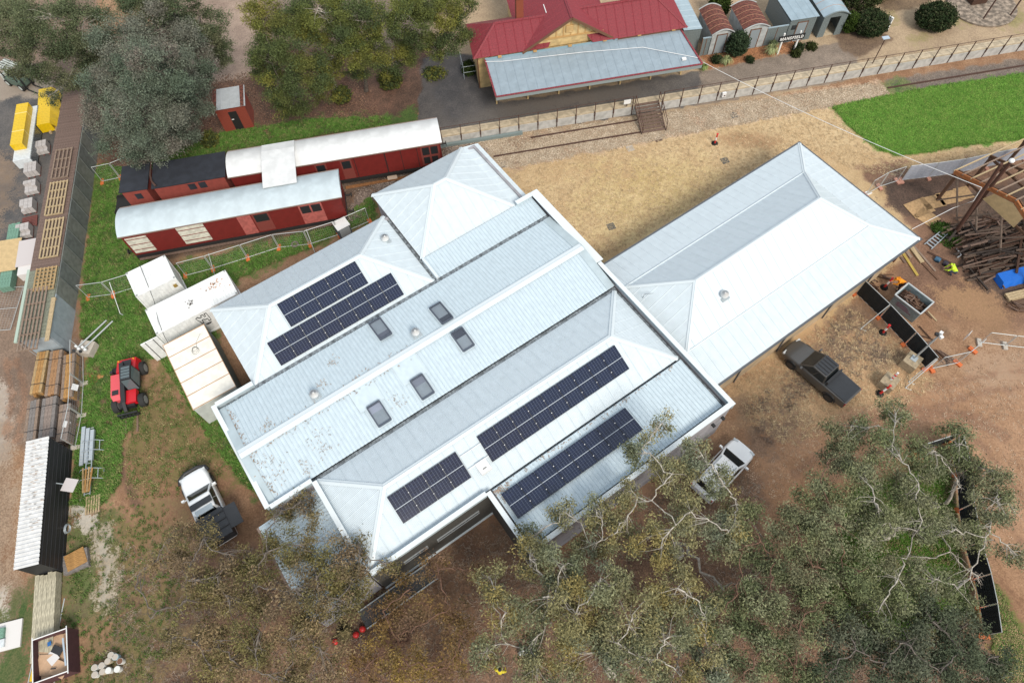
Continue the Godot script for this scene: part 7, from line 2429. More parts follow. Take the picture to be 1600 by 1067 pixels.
	var run := Vector3(ridge.x - eave.x, 0, ridge.z - eave.z)
	var fr := thing("timber_shed_frame", "half-built timber shed frame with orange barge beam and open purlins at the right edge", "shed frame", Vector3(eave.x, 0, eave.z), heading(eave, ridge))
	var lg := run.length()
	var orangew := mat("orange_beam", tone(206, 130, 76), 0.8, 0, "wood", 0.5)
	var barge := Shape.new()
	barge.beam(Vector3(0, 3.3, 0), Vector3(lg, 4.9, 0), 0.12, 0.32)
	barge.beam(Vector3(lg, 4.9, 0), Vector3(lg * 2, 3.3, 0), 0.12, 0.32)
	part(barge, "barge_beam", orangew, fr)
	for k in 15:
		var u := k / 7.0
		var y := 3.42 + 1.6 * (u if u <= 1.0 else 2.0 - u)
		var q := Shape.new()
		q.beam(Vector3(lg * u, y, 0.1), Vector3(lg * u, y, -7.5), 0.09, 0.09)
		part(q, "purlin", [mat("pale_pine"), mat("weathered_pine")][k % 2], fr)
	for z in [-0.4, -3.6, -7.0]:
		var q := Shape.new()
		q.beam(Vector3(0, 3.2, z), Vector3(lg, 4.78, z), 0.1, 0.2)
		q.beam(Vector3(lg, 4.78, z), Vector3(lg * 2, 3.2, z), 0.1, 0.2)
		q.beam(Vector3(0, 3.1, z), Vector3(lg * 2, 3.1, z), 0.1, 0.18)
		for e in [0.5, 1.0, 1.5]:
			q.beam(Vector3(lg * e, 3.1, z), Vector3(lg * e + 0.02, 3.1 + 1.6 * (1.0 - absf(e - 1.0)), z), 0.1, 0.1)
		part(q, "truss", wood[0], fr)
	for x in [0.15, lg * 2 - 0.15]:
		for z in [-0.4, -3.6, -7.0]:
			one_box(fr, "post", wood[0], x - 0.1, x + 0.1, 0, 3.1, z - 0.1, z + 0.1)
	for e in [[0.2, 0.0, 2.4], [2.2, 0.1, 4.4], [4.6, 0.1, 6.8]]:
		var q := Shape.new()
		q.beam(Vector3(e[0], 0.1, -0.3), Vector3(e[2], 3.1, -0.3), 0.1, 0.1)
		q.beam(Vector3(e[2], 0.1, -0.25), Vector3(e[0], 3.1, -0.25), 0.1, 0.1)
		part(q, "brace", mat("weathered_pine"), fr)
	var gb := Shape.new()
	gb.poly([Vector3(lg * 0.62, 3.3, 0.07), Vector3(lg * 1.25, 3.3, 0.07), Vector3(lg * 1.25, 4.35, 0.07), Vector3(lg, 4.7, 0.07), Vector3(lg * 0.7, 4.25, 0.07)])
	part(gb, "gable_sheet", mat("plywood"), fr)
	# tall leaning poles with a lamp
	var pl := thing("service_poles", "pair of tall dark timber poles with a white lamp by the shed frame", "pole", Vector3(34.41, 0.00, -30.64), 0)
	for e in [[Vector3(34.41, 0.00, -30.64), Vector3(33.70, 7.40, -30.93)], [Vector3(35.29, 0.00, -31.57), Vector3(34.80, 7.00, -31.45)]]:
		var q := Shape.new()
		q.tube([e[0] - pl.position, e[1] - pl.position], [0.16, 0.12], 9)
		part(q, "pole", mat("pole_wood", tone(104, 68, 54), 0.9, 0, "wood", 0.5), pl)
	var lm := Shape.new()
	lm.ball(Vector3(34.77, 7.10, -31.42) - pl.position, Vector3(0.2, 0.16, 0.2), 10)
	part(lm, "lamp", mat("white_metal"), pl)
	# overhead service cable from station verandah to the pole and on to the annex
	var cb := Shape.new()
	var c0 := Vector3(17.18, 3.90, -46.70)
	var c1 := Vector3(32.87, 6.00, -30.14)
	var cp := []
	var cr := []
	for i in 21:
		var u := i / 20.0
		var q := c0.lerp(c1, u)
		q.y -= 1.6 * u * (1.0 - u)
		cp.append(q - c0)
		cr.append(0.02)
	cb.tube(cp, cr, 5)
	var cbo := part(cb, "overhead_cable", mat("white_metal"), self)
	cbo.position = c0
	tag(cbo, "white overhead cable from the station verandah to the tall poles", "cable")
	var cd := Shape.new()
	var d0 := Vector3(32.87, 6.00, -30.14)
	var dp := []
	var dr := []
	for q in [Vector3(32.87, 6.00, -30.14), Vector3(32.91, 4.80, -29.97), Vector3(31.94, 4.00, -30.07), Vector3(29.13, 3.10, -29.09)]:
		dp.append(q - d0)
		dr.append(0.02)
	cd.tube(dp, dr, 5)
	var cdo := part(cd, "service_cable", mat("white_metal"), self)
	cdo.position = d0
	tag(cdo, "white cable dropping from the tall poles to the annex eave", "cable")
	var white_bits := thing("white_strips", "two short white strips on the soil at the annex tip", "offcuts", Vector3(28.89, 0.00, -35.05), 0.4)
	one_box(white_bits, "strip", mat("white_metal"), -0.4, 0.4, 0, 0.05, -0.15, -0.05)
	one_box(white_bits, "strip", mat("white_metal"), -0.3, 0.5, 0, 0.05, 0.1, 0.2)
	# access ramp behind the brown trees
	var r0 := Vector3(0, 0, 0)
	var rp := thing("access_ramp", "dark narrow access ramp with silver edge rails under the brown trees", "ramp", CORNER + Basis(Vector3.UP, TURN) * Vector3(0.0, 0, 15.3), TURN)
	one_box(rp, "deck", mat("dark_deck", tone(84, 86, 90), 0.8, 0, "wood", 0.8), 1.1, 6.0, 0.3, 0.42, -0.5, 0.5)
	for z in [-0.55, 0.55]:
		one_box(rp, "edge_rail", mat("galvanised"), 1.1, 6.0, 0.42, 0.5, z - 0.03, z + 0.03)
	for x in [1.3, 2.9, 4.6]:
		one_box(rp, "leg", mat("black_iron"), x, x + 0.08, 0, 0.3, -0.4, 0.4)
	# red round floats and a mossy mound under the trees
	for e in [[Vector3(-11.25, 0.20, -4.21), "red ball on the leaf litter left of the mossy stump"], [Vector3(-10.04, 0.20, -4.53), "red ball close to the right of the mossy stump"], [Vector3(-9.68, 0.20, -4.82), "red ball farthest right of the mossy stump"]]:
		var q := Shape.new()
		q.ball(Vector3(0, 0, 0), Vector3(0.19, 0.19, 0.19), 14)
		q.tube([Vector3(0, 0.16, 0), Vector3(0, 0.24, 0)], [0.05, 0.04], 6)
		var o := part(q, "red_ball", mat("ball_red", tone(222, 52, 50), 0.35), self)
		o.position = e[0]
		tag(o, e[1], "ball", "red balls under the trees")
	var mo := Shape.new()
	mo.tube([Vector3(0, 0, 0), Vector3(0.02, 0.3, 0), Vector3(0.0, 0.45, 0.02), Vector3(0, 0.47, 0)], [0.5, 0.42, 0.36, 0.1], 9)
	var mso := part(mo, "mossy_stump", mat("moss_stump", tone(150, 140, 92), 0.95, 0, "worn", 1.0), self)
	mso.position = Vector3(-10.78, 0.00, -4.76)
	tag(mso, "low mossy stump among the red balls", "stump")

# ---------- people: one skin over a jointed skeleton

func smin(a: float, b: float, k: float) -> float:
	var h := clampf(0.5 + 0.5 * (b - a) / k, 0.0, 1.0)
	return lerpf(b, a, h) - k * h * (1.0 - h)


# bones: [from, to, radius, radius, colour]; surface nets over their smooth union
func skin(s: Shape, bones: Array, cell: float, blend: float) -> void:
	var lo := Vector3.ONE * 1e9
	var hi := -lo
	for b in bones:
		var r: float = maxf(b[2], b[3]) + cell * 2
		lo = lo.min(b[0] - Vector3.ONE * r).min(b[1] - Vector3.ONE * r)
		hi = hi.max(b[0] + Vector3.ONE * r).max(b[1] + Vector3.ONE * r)
	var nx := int((hi.x - lo.x) / cell) + 2
	var ny := int((hi.y - lo.y) / cell) + 2
	var nz := int((hi.z - lo.z) / cell) + 2
	var f := PackedFloat32Array()
	f.resize(nx * ny * nz)
	f.fill(1.0)
	for b in bones:
		var a: Vector3 = b[0]
		var d: Vector3 = b[1] - a
		var dd := maxf(d.length_squared(), 1e-6)
		var r := maxf(b[2], b[3]) + 0.1
		var l0: Vector3 = ((a.min(b[1]) - Vector3.ONE * r - lo) / cell).floor()
		var l1: Vector3 = ((a.max(b[1]) + Vector3.ONE * r - lo) / cell).ceil()
		for z in range(maxi(0, int(l0.z)), mini(nz, int(l1.z))):
			for y in range(maxi(0, int(l0.y)), mini(ny, int(l1.y))):
				for x in range(maxi(0, int(l0.x)), mini(nx, int(l1.x))):
					var p := lo + Vector3(x, y, z) * cell - a
					var t := clampf(p.dot(d) / dd, 0.0, 1.0)
					var i := x + nx * (y + ny * z)
					f[i] = smin(f[i], p.distance_to(d * t) - lerpf(b[2], b[3], t), blend)
	var spot := {}
	var off := [Vector3i(0, 0, 0), Vector3i(1, 0, 0), Vector3i(0, 1, 0), Vector3i(1, 1, 0), Vector3i(0, 0, 1), Vector3i(1, 0, 1), Vector3i(0, 1, 1), Vector3i(1, 1, 1)]
	var edges := [[0, 1], [2, 3], [4, 5], [6, 7], [0, 2], [1, 3], [4, 6], [5, 7], [0, 4], [1, 5], [2, 6], [3, 7]]
	for z in nz - 1:
		for y in ny - 1:
			for x in nx - 1:
				var i := x + nx * (y + ny * z)
				var neg := 0
				var val := [f[i], f[i + 1], f[i + nx], f[i + nx + 1], f[i + nx * ny], f[i + nx * ny + 1], f[i + nx * ny + nx], f[i + nx * ny + nx + 1]]
				for q in val:
					if q < 0:
						neg += 1
				if neg == 0 or neg == 8:
					continue
				var sum := Vector3.ZERO
				var cnt := 0
				for e in edges:
					var u: float = val[e[0]]
					var w: float = val[e[1]]
					if (u < 0) != (w < 0):
						sum += Vector3(off[e[0]]).lerp(Vector3(off[e[1]]), u / (u - w))
						cnt += 1
				var p := lo + (Vector3(x, y, z) + sum / cnt) * cell
				var g := Vector3(val[1] + val[3] + val[5] + val[7] - val[0] - val[2] - val[4] - val[6], val[2] + val[3] + val[6] + val[7] - val[0] - val[1] - val[4] - val[5], val[4] + val[5] + val[6] + val[7] - val[0] - val[1] - val[2] - val[3]).normalized()
				var best := 1e9
				var col := Color.WHITE
				for b in bones:
					var d: Vector3 = b[1] - b[0]
					var t := clampf((p - b[0]).dot(d) / maxf(d.length_squared(), 1e-6), 0, 1)
					var q: float = p.distance_to(b[0] + d * t) - lerpf(b[2], b[3], t)
					if q < best:
						best = q
						col = b[4]
				spot[i] = [p, g, col]
	var st := [1, nx, nx * ny]
	for i in spot:
		for ax in 3:
			var a1: int = st[(ax + 1) % 3]
			var a2: int = st[(ax + 2) % 3]
			# edge from grid point i along ax, ringed by four cells
			if not (spot.has(i - a1) and spot.has(i - a2) and spot.has(i - a1 - a2)):
				continue
			var u: float = f[i]
			var w: float = f[i + st[ax]]
			if (u < 0) == (w < 0):
				continue
			var q := [spot[i], spot[i - a1], spot[i - a1 - a2], spot[i - a2]]
			if w < 0:
				q.reverse()
			for k in [0, 2, 1, 0, 3, 2]:
				s.v.append(q[k][0])
				s.n.append(q[k][1])
				s.uv.append(Vector2.ZERO)
				s.c.append(q[k][2])


# palm with four fingers and a thumb, curled; "along" points down the hand, "flat" out of its back
func hand(s: Shape, at: Vector3, along: Vector3, flat: Vector3, col: Color) -> void:
	along = along.normalized()
	var side := along.cross(flat).normalized()
	flat = side.cross(along)
	s.col = col
	s.box(at + along * 0.045, Vector3(0.09, 0.03, 0.08), Basis(along, flat, side))
	for k in 4:
		var root := at + along * 0.085 + side * (-0.03 + 0.02 * k)
		var ln: float = [0.065, 0.075, 0.07, 0.055][k]
		var mid := root + along * ln * 0.55 - flat * 0.012
		s.tube([root - along * 0.01, mid, mid + along * ln * 0.25 - flat * ln * 0.4], [0.0095, 0.009, 0.0075], 6)
	var tb := at + along * 0.02 - side * 0.04
	s.tube([tb, tb + along * 0.035 - side * 0.025, tb + along * 0.065 - side * 0.02 - flat * 0.015], [0.011, 0.01, 0.008], 6)
	s.col = Color.WHITE


# joints: hip, chest, head, shoulders, elbows, hands, knees, feet as [left, right]
func person(label: String, at: Vector3, turn: float, j: Dictionary, shirt: Color, trouser: Color, hat: Color, brim: bool) -> void:
	var t := thing("person", label, "person", at, turn, "people on site")
	var skin_c := Color(0.42, 0.25, 0.17)
	var boot := Color(0.05, 0.04, 0.035)
	var bones := [[j.hip, j.chest, 0.15, 0.17, shirt], [j.hip + Vector3(0, 0, -0.08), j.hip + Vector3(0, 0, 0.08), 0.14, 0.14, trouser], [j.sh[0], j.sh[1], 0.085, 0.085, shirt], [j.chest, j.neck, 0.1, 0.06, shirt], [j.neck, j.head, 0.055, 0.06, skin_c]]
	for k in 2:
		bones.append([j.sh[k], j.el[k], 0.07, 0.052, shirt])
		bones.append([j.el[k], j.ha[k], 0.05, 0.036, shirt])
		bones.append([j.hip + Vector3(0, -0.03, -0.09 if k == 0 else 0.09), j.kn[k], 0.1, 0.07, trouser])
		bones.append([j.kn[k], j.ft[k], 0.07, 0.05, trouser])
		bones.append([j.ft[k] + Vector3(0, -0.03, 0), j.ft[k] + Vector3(0.17, -0.05, 0), 0.05, 0.04, boot])
	var s := Shape.new()
	skin(s, bones, 0.026, 0.05)
	# head with face
	var fwd: Vector3 = j.look.normalized()
	var up: Vector3 = j.up.normalized()
	var right := fwd.cross(up).normalized()
	var hc: Vector3 = j.head + up * 0.04
	s.col = skin_c
	s.ball(hc, Vector3(0.085, 0.115, 0.085), 14)
	s.ball(hc + fwd * 0.09 - up * 0.01, Vector3(0.016, 0.02, 0.016), 6)
	for e in [-1, 1]:
		s.ball(hc + right * 0.085 * e, Vector3(0.014, 0.03, 0.02), 6)
		s.col = Color(0.02, 0.02, 0.02)
		s.ball(hc + fwd * 0.08 + right * 0.033 * e + up * 0.015, Vector3(0.009, 0.008, 0.009), 6)
		s.col = skin_c
	s.col = Color(0.3, 0.12, 0.1)
	s.ball(hc + fwd * 0.08 - up * 0.05, Vector3(0.02, 0.008, 0.02), 6)
	s.col = Color.WHITE
	for k in 2:
		hand(s, j.ha[k], j.ha[k] - j.el[k], Vector3.UP, skin_c)
	part(s, "body", mat("cloth_and_skin", Color.WHITE, 0.8), t)
	var h := Shape.new()
	h.tube([hc + up * 0.03, hc + up * 0.08, hc + up * 0.125, hc + up * 0.14], [0.1, 0.097, 0.06, 0.01], 14)
	if brim:
		h.tube([hc + up * 0.035, hc + up * 0.045], [0.17, 0.17], 16)
	part(h, "hat", mat("hat_%d" % int(hat.r * 100 + hat.g * 10), hat, 0.7), t)


func build_people() -> void:
	var bend := {"hip": Vector3(0, 0.9, 0), "chest": Vector3(0.36, 1.12, 0), "neck": Vector3(0.5, 1.2, 0), "head": Vector3(0.6, 1.22, 0), "look": Vector3(0.7, -0.6, 0), "up": Vector3(0.6, 0.75, 0),
		"sh": [Vector3(0.4, 1.15, -0.19), Vector3(0.4, 1.15, 0.19)], "el": [Vector3(0.52, 0.9, -0.24), Vector3(0.55, 0.92, 0.22)], "ha": [Vector3(0.72, 0.8, -0.12), Vector3(0.74, 0.82, 0.1)], "kn": [Vector3(0.12, 0.48, -0.12), Vector3(0.08, 0.48, 0.13)], "ft": [Vector3(0.02, 0.08, -0.14), Vector3(-0.06, 0.08, 0.15)]}
	person("person in orange shirt and dark trousers bending over by the firewood skip", Vector3(28.59, 0.00, -26.00), heading(Vector3(28.59, 0.00, -26.00), Vector3(27.70, 0.00, -26.17)), bend, tone(250, 156, 24), Color(0.05, 0.02, 0.03), tone(250, 160, 30), true)
	var crouch := {"hip": Vector3(-0.1, 0.42, 0), "chest": Vector3(0.2, 0.72, 0), "neck": Vector3(0.33, 0.84, 0), "head": Vector3(0.42, 0.88, 0), "look": Vector3(0.8, -0.5, 0), "up": Vector3(0.5, 0.8, 0),
		"sh": [Vector3(0.24, 0.78, -0.2), Vector3(0.24, 0.78, 0.2)], "el": [Vector3(0.42, 0.52, -0.25), Vector3(0.44, 0.54, 0.24)], "ha": [Vector3(0.6, 0.34, -0.14), Vector3(0.62, 0.32, 0.12)], "kn": [Vector3(0.3, 0.46, -0.18), Vector3(0.26, 0.42, 0.2)], "ft": [Vector3(0.0, 0.08, -0.16), Vector3(-0.02, 0.08, 0.18)]}
	person("person in bright lime vest crouching at the end of the timber pile", Vector3(32.88, 0.00, -27.07), heading(Vector3(32.88, 0.00, -27.07), Vector3(32.21, 0.00, -27.46)), crouch, tone(214, 248, 60), Color(0.02, 0.025, 0.05), tone(210, 240, 60), false)
	var stand := {"hip": Vector3(0, 0.95, 0), "chest": Vector3(0.03, 1.3, 0), "neck": Vector3(0.04, 1.48, 0), "head": Vector3(0.06, 1.58, 0), "look": Vector3(1, -0.1, 0), "up": Vector3(0.05, 1, 0),
		"sh": [Vector3(0.02, 1.4, -0.2), Vector3(0.02, 1.4, 0.2)], "el": [Vector3(0.06, 1.12, -0.3), Vector3(0.06, 1.12, 0.3)], "ha": [Vector3(0.26, 0.98, -0.24), Vector3(0.26, 0.98, 0.24)], "kn": [Vector3(0.06, 0.5, -0.12), Vector3(0.02, 0.5, 0.12)], "ft": [Vector3(0.0, 0.08, -0.13), Vector3(-0.02, 0.08, 0.13)]}
	person("person in yellow shirt and dark cap standing under the trees at the bottom", Vector3(Vector3(-1.70, 1.30, -2.13).x, 0, Vector3(-1.70, 1.30, -2.13).z), 1.3, stand, tone(226, 206, 60), Color(0.015, 0.018, 0.045), Color(0.02, 0.022, 0.06), false)
	var sack := Shape.new()
	var rings := []
	for i in 6:
		var ring := []
		var y := 0.02 + i * 0.1
		for k in 10:
			var a := TAU * k / 10.0
			var r := (0.3 - absf(i - 2) * 0.05) * rng.randf_range(0.8, 1.15)
			ring.append(Vector3(cos(a) * r, y, sin(a) * r * 0.75))
		rings.append(ring)
	rings.reverse()
	sack.loft(rings, true, true)
	var o := part(sack, "white_sack", mat("sack_white", tone(222, 224, 218), 0.8), self)
	o.position = Vector3(-0.39, 0.00, -3.06)
	tag(o, "crumpled white sack lying among the leaves near the yellow-shirted person", "sack")
	var gear := thing("tool_bags", "blue and dark bags on a plank beside the lime-vested person", "bags", Vector3(32.54, 0.00, -28.13), -0.7)
	for e in [[-0.35, 0.12, 0.4, mat("bag_blue", tone(70, 110, 140), 0.8)], [0.25, 0.0, 0.34, mat("bag_dark", tone(60, 56, 70), 0.8)]]:
		var b := Shape.new()
		b.loft([[Vector3(e[0] - e[2] / 2, 0, -0.2), Vector3(e[0] - e[2] / 2, 0.2, -0.14), Vector3(e[0] - e[2] / 2, 0.2, 0.14), Vector3(e[0] - e[2] / 2, 0, 0.2)], [Vector3(e[0], 0, -0.24), Vector3(e[0], 0.3, -0.1), Vector3(e[0], 0.3, 0.1), Vector3(e[0], 0, 0.24)], [Vector3(e[0] + e[2] / 2, 0, -0.2), Vector3(e[0] + e[2] / 2, 0.2, -0.14), Vector3(e[0] + e[2] / 2, 0.2, 0.14), Vector3(e[0] + e[2] / 2, 0, 0.2)]], true, true)
		part(b, "bag", e[3], gear)
	one_box(gear, "board", mat("dark_timber"), -1.2, 0.9, 0, 0.05, -0.4, -0.22)

# ---------- trees: trunk and limbs grown towards foliage clumps, leaves as small sprigs

var sprigs := {}


func sprig(kind: String) -> Dictionary:
	if sprigs.has(kind):
		return sprigs[kind]
	var r := RandomNumberGenerator.new()
	r.seed = kind.hash()
	var n := 13
	var ln := 0.17
	var wd := 0.034
	var spread := 0.27
	var droop := 0.5
	if kind == "dense":
		n = 18
		spread = 0.36
		wd = 0.04
		ln = 0.19
	elif kind == "fine":
		n = 16
		ln = 0.14
		wd = 0.028
		spread = 0.3
	elif kind == "bush":
		n = 10
		ln = 0.1
		wd = 0.06
		spread = 0.14
		droop = 0.0
	var v := PackedVector3Array()
	var m := PackedVector3Array()
	var uv := PackedVector2Array()
	for k in n:
		var p := Vector3(r.randfn(0, spread * 0.5), r.randfn(0, spread * 0.4), r.randfn(0, spread * 0.5))
		var a := r.randf() * TAU
		var d := Vector3(cos(a), r.randf_range(-0.9, 0.5) - droop * 0.5, sin(a)).normalized()
		var w := d.cross(Vector3(r.randfn(0, 1), r.randfn(0, 1), r.randfn(0, 1))).normalized()
		var l := ln * r.randf_range(0.7, 1.3)
		var q := wd * r.randf_range(0.7, 1.2)
		var mid := p + d * l * 0.45 + Vector3(0, 0.01, 0)
		var nn := w.cross(d).normalized()
		v.append_array([p, mid - w * q, p + d * l - Vector3(0, l * 0.15, 0), mid + w * q])
		m.append_array([nn, nn, nn, nn])
		var u := Vector2(r.randf(), r.randf())
		uv.append_array([u, u, u, u])
	sprigs[kind] = {"v": v, "n": m, "uv": uv}
	return sprigs[kind]


# every leaf of a crown in one mesh
func foliage(parent: Node3D, called: String, places: Array, cols: Array, leaf: Dictionary) -> void:
	var v := PackedVector3Array()
	var n := PackedVector3Array()
	var uv := PackedVector2Array()
	var c := PackedColorArray()
	var one := PackedColorArray()
	one.resize(leaf.v.size())
	for i in places.size():
		var t: Transform3D = places[i]
		v.append_array(t * leaf.v)
		n.append_array(Transform3D(t.basis.orthonormalized(), Vector3.ZERO) * leaf.n)
		uv.append_array(leaf.uv)
		one.fill(cols[i])
		c.append_array(one)
	var idx := PackedInt32Array()
	var quads := v.size() / 4
	idx.resize(quads * 6)
	for k in quads:
		var o := k * 6
		var q := k * 4
		idx[o] = q
		idx[o + 1] = q + 1
		idx[o + 2] = q + 3
		idx[o + 3] = q + 3
		idx[o + 4] = q + 1
		idx[o + 5] = q + 2
	var arr := []
	arr.resize(Mesh.ARRAY_MAX)
	arr[Mesh.ARRAY_VERTEX] = v
	arr[Mesh.ARRAY_NORMAL] = n
	arr[Mesh.ARRAY_TEX_UV] = uv
	arr[Mesh.ARRAY_COLOR] = c
	arr[Mesh.ARRAY_INDEX] = idx
	var mesh := ArrayMesh.new()
	mesh.add_surface_from_arrays(Mesh.PRIMITIVE_TRIANGLES, arr)
	var o := MeshInstance3D.new()
	o.name = called
	o.mesh = mesh
	o.material_override = leaf_mat("crown_leaf")
	parent.add_child(o, true)


func leaf_mat(key: String) -> StandardMaterial3D:
	var m := mat(key, Color.WHITE, 0.75)
	m.metallic_specular = 0.25
	m.backlight_enabled = true
	m.backlight = Color(0.12, 0.14, 0.06)
	if key == "crown_leaf" and m.albedo_texture == null:
		var im := Image.create(16, 16, false, Image.FORMAT_RGB8)
		var r := RandomNumberGenerator.new()
		r.seed = 8
		for y in 16:
			for x in 16:
				var g := r.randf_range(0.55, 1.0)
				im.set_pixel(x, y, Color(g, g, g))
		m.albedo_texture = ImageTexture.create_from_image(im)
	return m


func cloud(parent: Node3D, called: String, places: Array, cols: Array, mesh: Mesh) -> void:
	var mm := MultiMesh.new()
	mm.transform_format = MultiMesh.TRANSFORM_3D
	mm.use_colors = true
	mm.mesh = mesh
	mm.instance_count = places.size()
	for i in places.size():
		mm.set_instance_transform(i, places[i])
		mm.set_instance_color(i, cols[i])
	var o := MultiMeshInstance3D.new()
	o.name = called
	o.multimesh = mm
	o.material_override = leaf_mat("leaf")
	parent.add_child(o, true)


# clumps: [centre, radius]; tints: list of linear leaf colours; fill: sprigs per square metre of clump
func tree(called: String, label: String, group: String, base: Vector3, thick: float, fork: float, clumps: Array, tints: Array, bark: Material, fill: float, kind: String, sub: int, twig: float) -> void:
	var t := thing(called, label, "tree", base, 0, group)
	var mean := Vector3.ZERO
	for c in clumps:
		mean += c[0] - base
	mean /= clumps.size()
	var wood := Shape.new()
	var nodes := []
	var top := Vector3(mean.x * 0.3, fork, mean.z * 0.3)
	var tp := []
	var tr := []
	for i in 6:
		var u := i / 5.0
		var p := top * u
		p.y = fork * u
		if i > 0 and i < 5:
			p += Vector3(rng.randfn(0, 0.08), 0, rng.randfn(0, 0.08))
		tp.append(p)
		tr.append(thick * (1.25 - 0.5 * u) if i == 0 else thick * (1.0 - 0.35 * u))
		if i >= 3:
			nodes.append([p, thick * (0.8 - 0.3 * u)])
	wood.tube(tp, tr, 9)
	var order := clumps.duplicate()
	order.sort_custom(func(a, b): return (a[0] - base).length() < (b[0] - base).length())
	var places := []
	var cols := []
	for c in order:
		var goal: Vector3 = c[0] - base
		var best := 1e9
		var from := []
		for nd in nodes:
			var sc: float = nd[0].distance_to(goal) + 1.2 * maxf(0.0, nd[0].y - goal.y) - nd[1] * 3.0
			if sc < best:
				best = sc
				from = nd
		var a: Vector3 = from[0]
		var ln := a.distance_to(goal)
		var r0: float = minf(from[1] * 0.92, 0.07 + 0.03 * ln)
		var pts := []
		var rad := []
		var steps := 7
		var bow := Vector3(rng.randfn(0, 0.1), 0.12 + rng.randfn(0, 0.06), rng.randfn(0, 0.1)) * ln
		for i in steps + 1:
			var u := float(i) / steps
			var p := a.lerp(goal, u) + bow * 4.0 * u * (1.0 - u) * 0.5
			if i > 0:
				p += Vector3(rng.randfn(0, 0.035), rng.randfn(0, 0.03), rng.randfn(0, 0.035)) * minf(ln, 3.0)
			pts.append(p)
			rad.append(lerpf(r0, 0.034, u))
			if i >= 2:
				nodes.append([p, lerpf(r0, 0.034, u) * 0.9])
		wood.tube(pts, rad, 7)
		var cr: float = c[1]
		var tint: Color = tints[rng.randi() % tints.size()]
		for k in sub + 3:
			var d := Vector3(rng.randfn(0, 1), rng.randfn(0, 1), rng.randfn(0, 1)).normalized()
			var e := goal + Vector3(d.x, d.y * 0.7, d.z) * cr * rng.randf_range(0.45, 0.95)
			if kind == "fine":
				e.y -= cr * (0.45 if group.begins_with("gum") else 0.1)
			e.y = maxf(e.y, 0.3 - base.y)
			var f: Vector3 = pts[rng.randi_range(4, steps)]
			if f.distance_to(e) > 0.2:
				var mid := f.lerp(e, 0.5) + Vector3(rng.randfn(0, 0.1), 0.08, rng.randfn(0, 0.1)) * cr
				wood.tube([f, mid, e], [twig, twig * 0.7, twig * 0.3], 4)
			var n := int(fill * cr * cr / sub * rng.randf_range(0.5, 1.5) * (c[2] if c.size() > 2 else 1.0))
			var sr := cr * 0.25
			var hue := tint.lerp(tints[rng.randi() % tints.size()], rng.randf())
			for q in n:
				var p := e + Vector3(rng.randfn(0, 0.55), rng.randfn(0, 0.42), rng.randfn(0, 0.55)) * sr
				p.y = maxf(p.y, 0.15 - base.y)
				var bs := Basis(Vector3.UP, rng.randf() * TAU).rotated(Vector3.RIGHT, rng.randf_range(-0.5, 0.5)).scaled(Vector3.ONE * rng.randf_range(0.75, 1.3))
				places.append(Transform3D(bs, p))
				var g := rng.randf_range(0.7, 1.3)
				cols.append(Color(hue.r * g, hue.g * g, hue.b * g))
	part(wood, "trunk", bark, t)
	foliage(t, "crown", places, cols, sprig(kind))


func bush(called: String, label: String, at: Vector3, rad: Vector3, tints: Array, n: int) -> void:
	var t := thing(called, label, "bush", at, 0, "bushes by the station")
	var stem := Shape.new()
	for k in 7:
		var a := TAU * k / 7.0
		stem.tube([Vector3.ZERO, Vector3(cos(a) * rad.x * 0.35, rad.y * 0.8, sin(a) * rad.z * 0.35), Vector3(cos(a) * rad.x * 0.7, rad.y * 1.2, sin(a) * rad.z * 0.7)], [0.05, 0.03, 0.01], 5)
	part(stem, "stems", mat("bark_brown", tone(104, 84, 70), 0.9), t)
	var places := []
	var cols := []
	for i in n:
		var d := Vector3(rng.randfn(0, 1), rng.randfn(0, 1), rng.randfn(0, 1)).normalized()
		if d.y < -0.5:
			d.y = -d.y
		var p := Vector3(d.x * rad.x, rad.y + d.y * rad.y, d.z * rad.z) * pow(rng.randf(), 0.22)
		p += Vector3(rng.randfn(0, 0.05), rng.randfn(0, 0.05), rng.randfn(0, 0.05))
		p.y = maxf(p.y, 0.08)
		places.append(Transform3D(Basis(Vector3.UP, rng.randf() * TAU).scaled(Vector3.ONE * rng.randf_range(0.8, 1.4)), p))
		var c: Color = tints[rng.randi() % tints.size()]
		var g := rng.randf_range(0.7, 1.3)
		cols.append(Color(c.r * g, c.g * g, c.b * g))
	foliage(t, "crown", places, cols, sprig("bush"))


func tussock(label: String, at: Vector3, r: float, tint: Color) -> void:
	var t := thing("grass_tussock", label, "tussock", at, 0, "grass tussocks in the station bed")
	var s := Shape.new()
	for k in 170:
		var a := rng.randf() * TAU
		var o := rng.randf_range(0.4, 1.0) * r
		var d := Vector3(cos(a), 0, sin(a))
		var w := Vector3(-sin(a), 0, cos(a)) * 0.018
		var g := rng.randf_range(0.7, 1.3)
		s.col = Color(tint.r * g, tint.g * g, tint.b * g)
		var p := d * 0.08
		var m := d * o * 0.5 + Vector3(0, r * rng.randf_range(0.8, 1.1), 0)
		var e := d * o + Vector3(0, r * rng.randf_range(0.3, 0.7), 0)
		s.quad(p - w, p + w, m + w, m - w)
		s.tri(m - w, m + w, e)
	part(s, "blades", leaf_mat("leaf"), t)


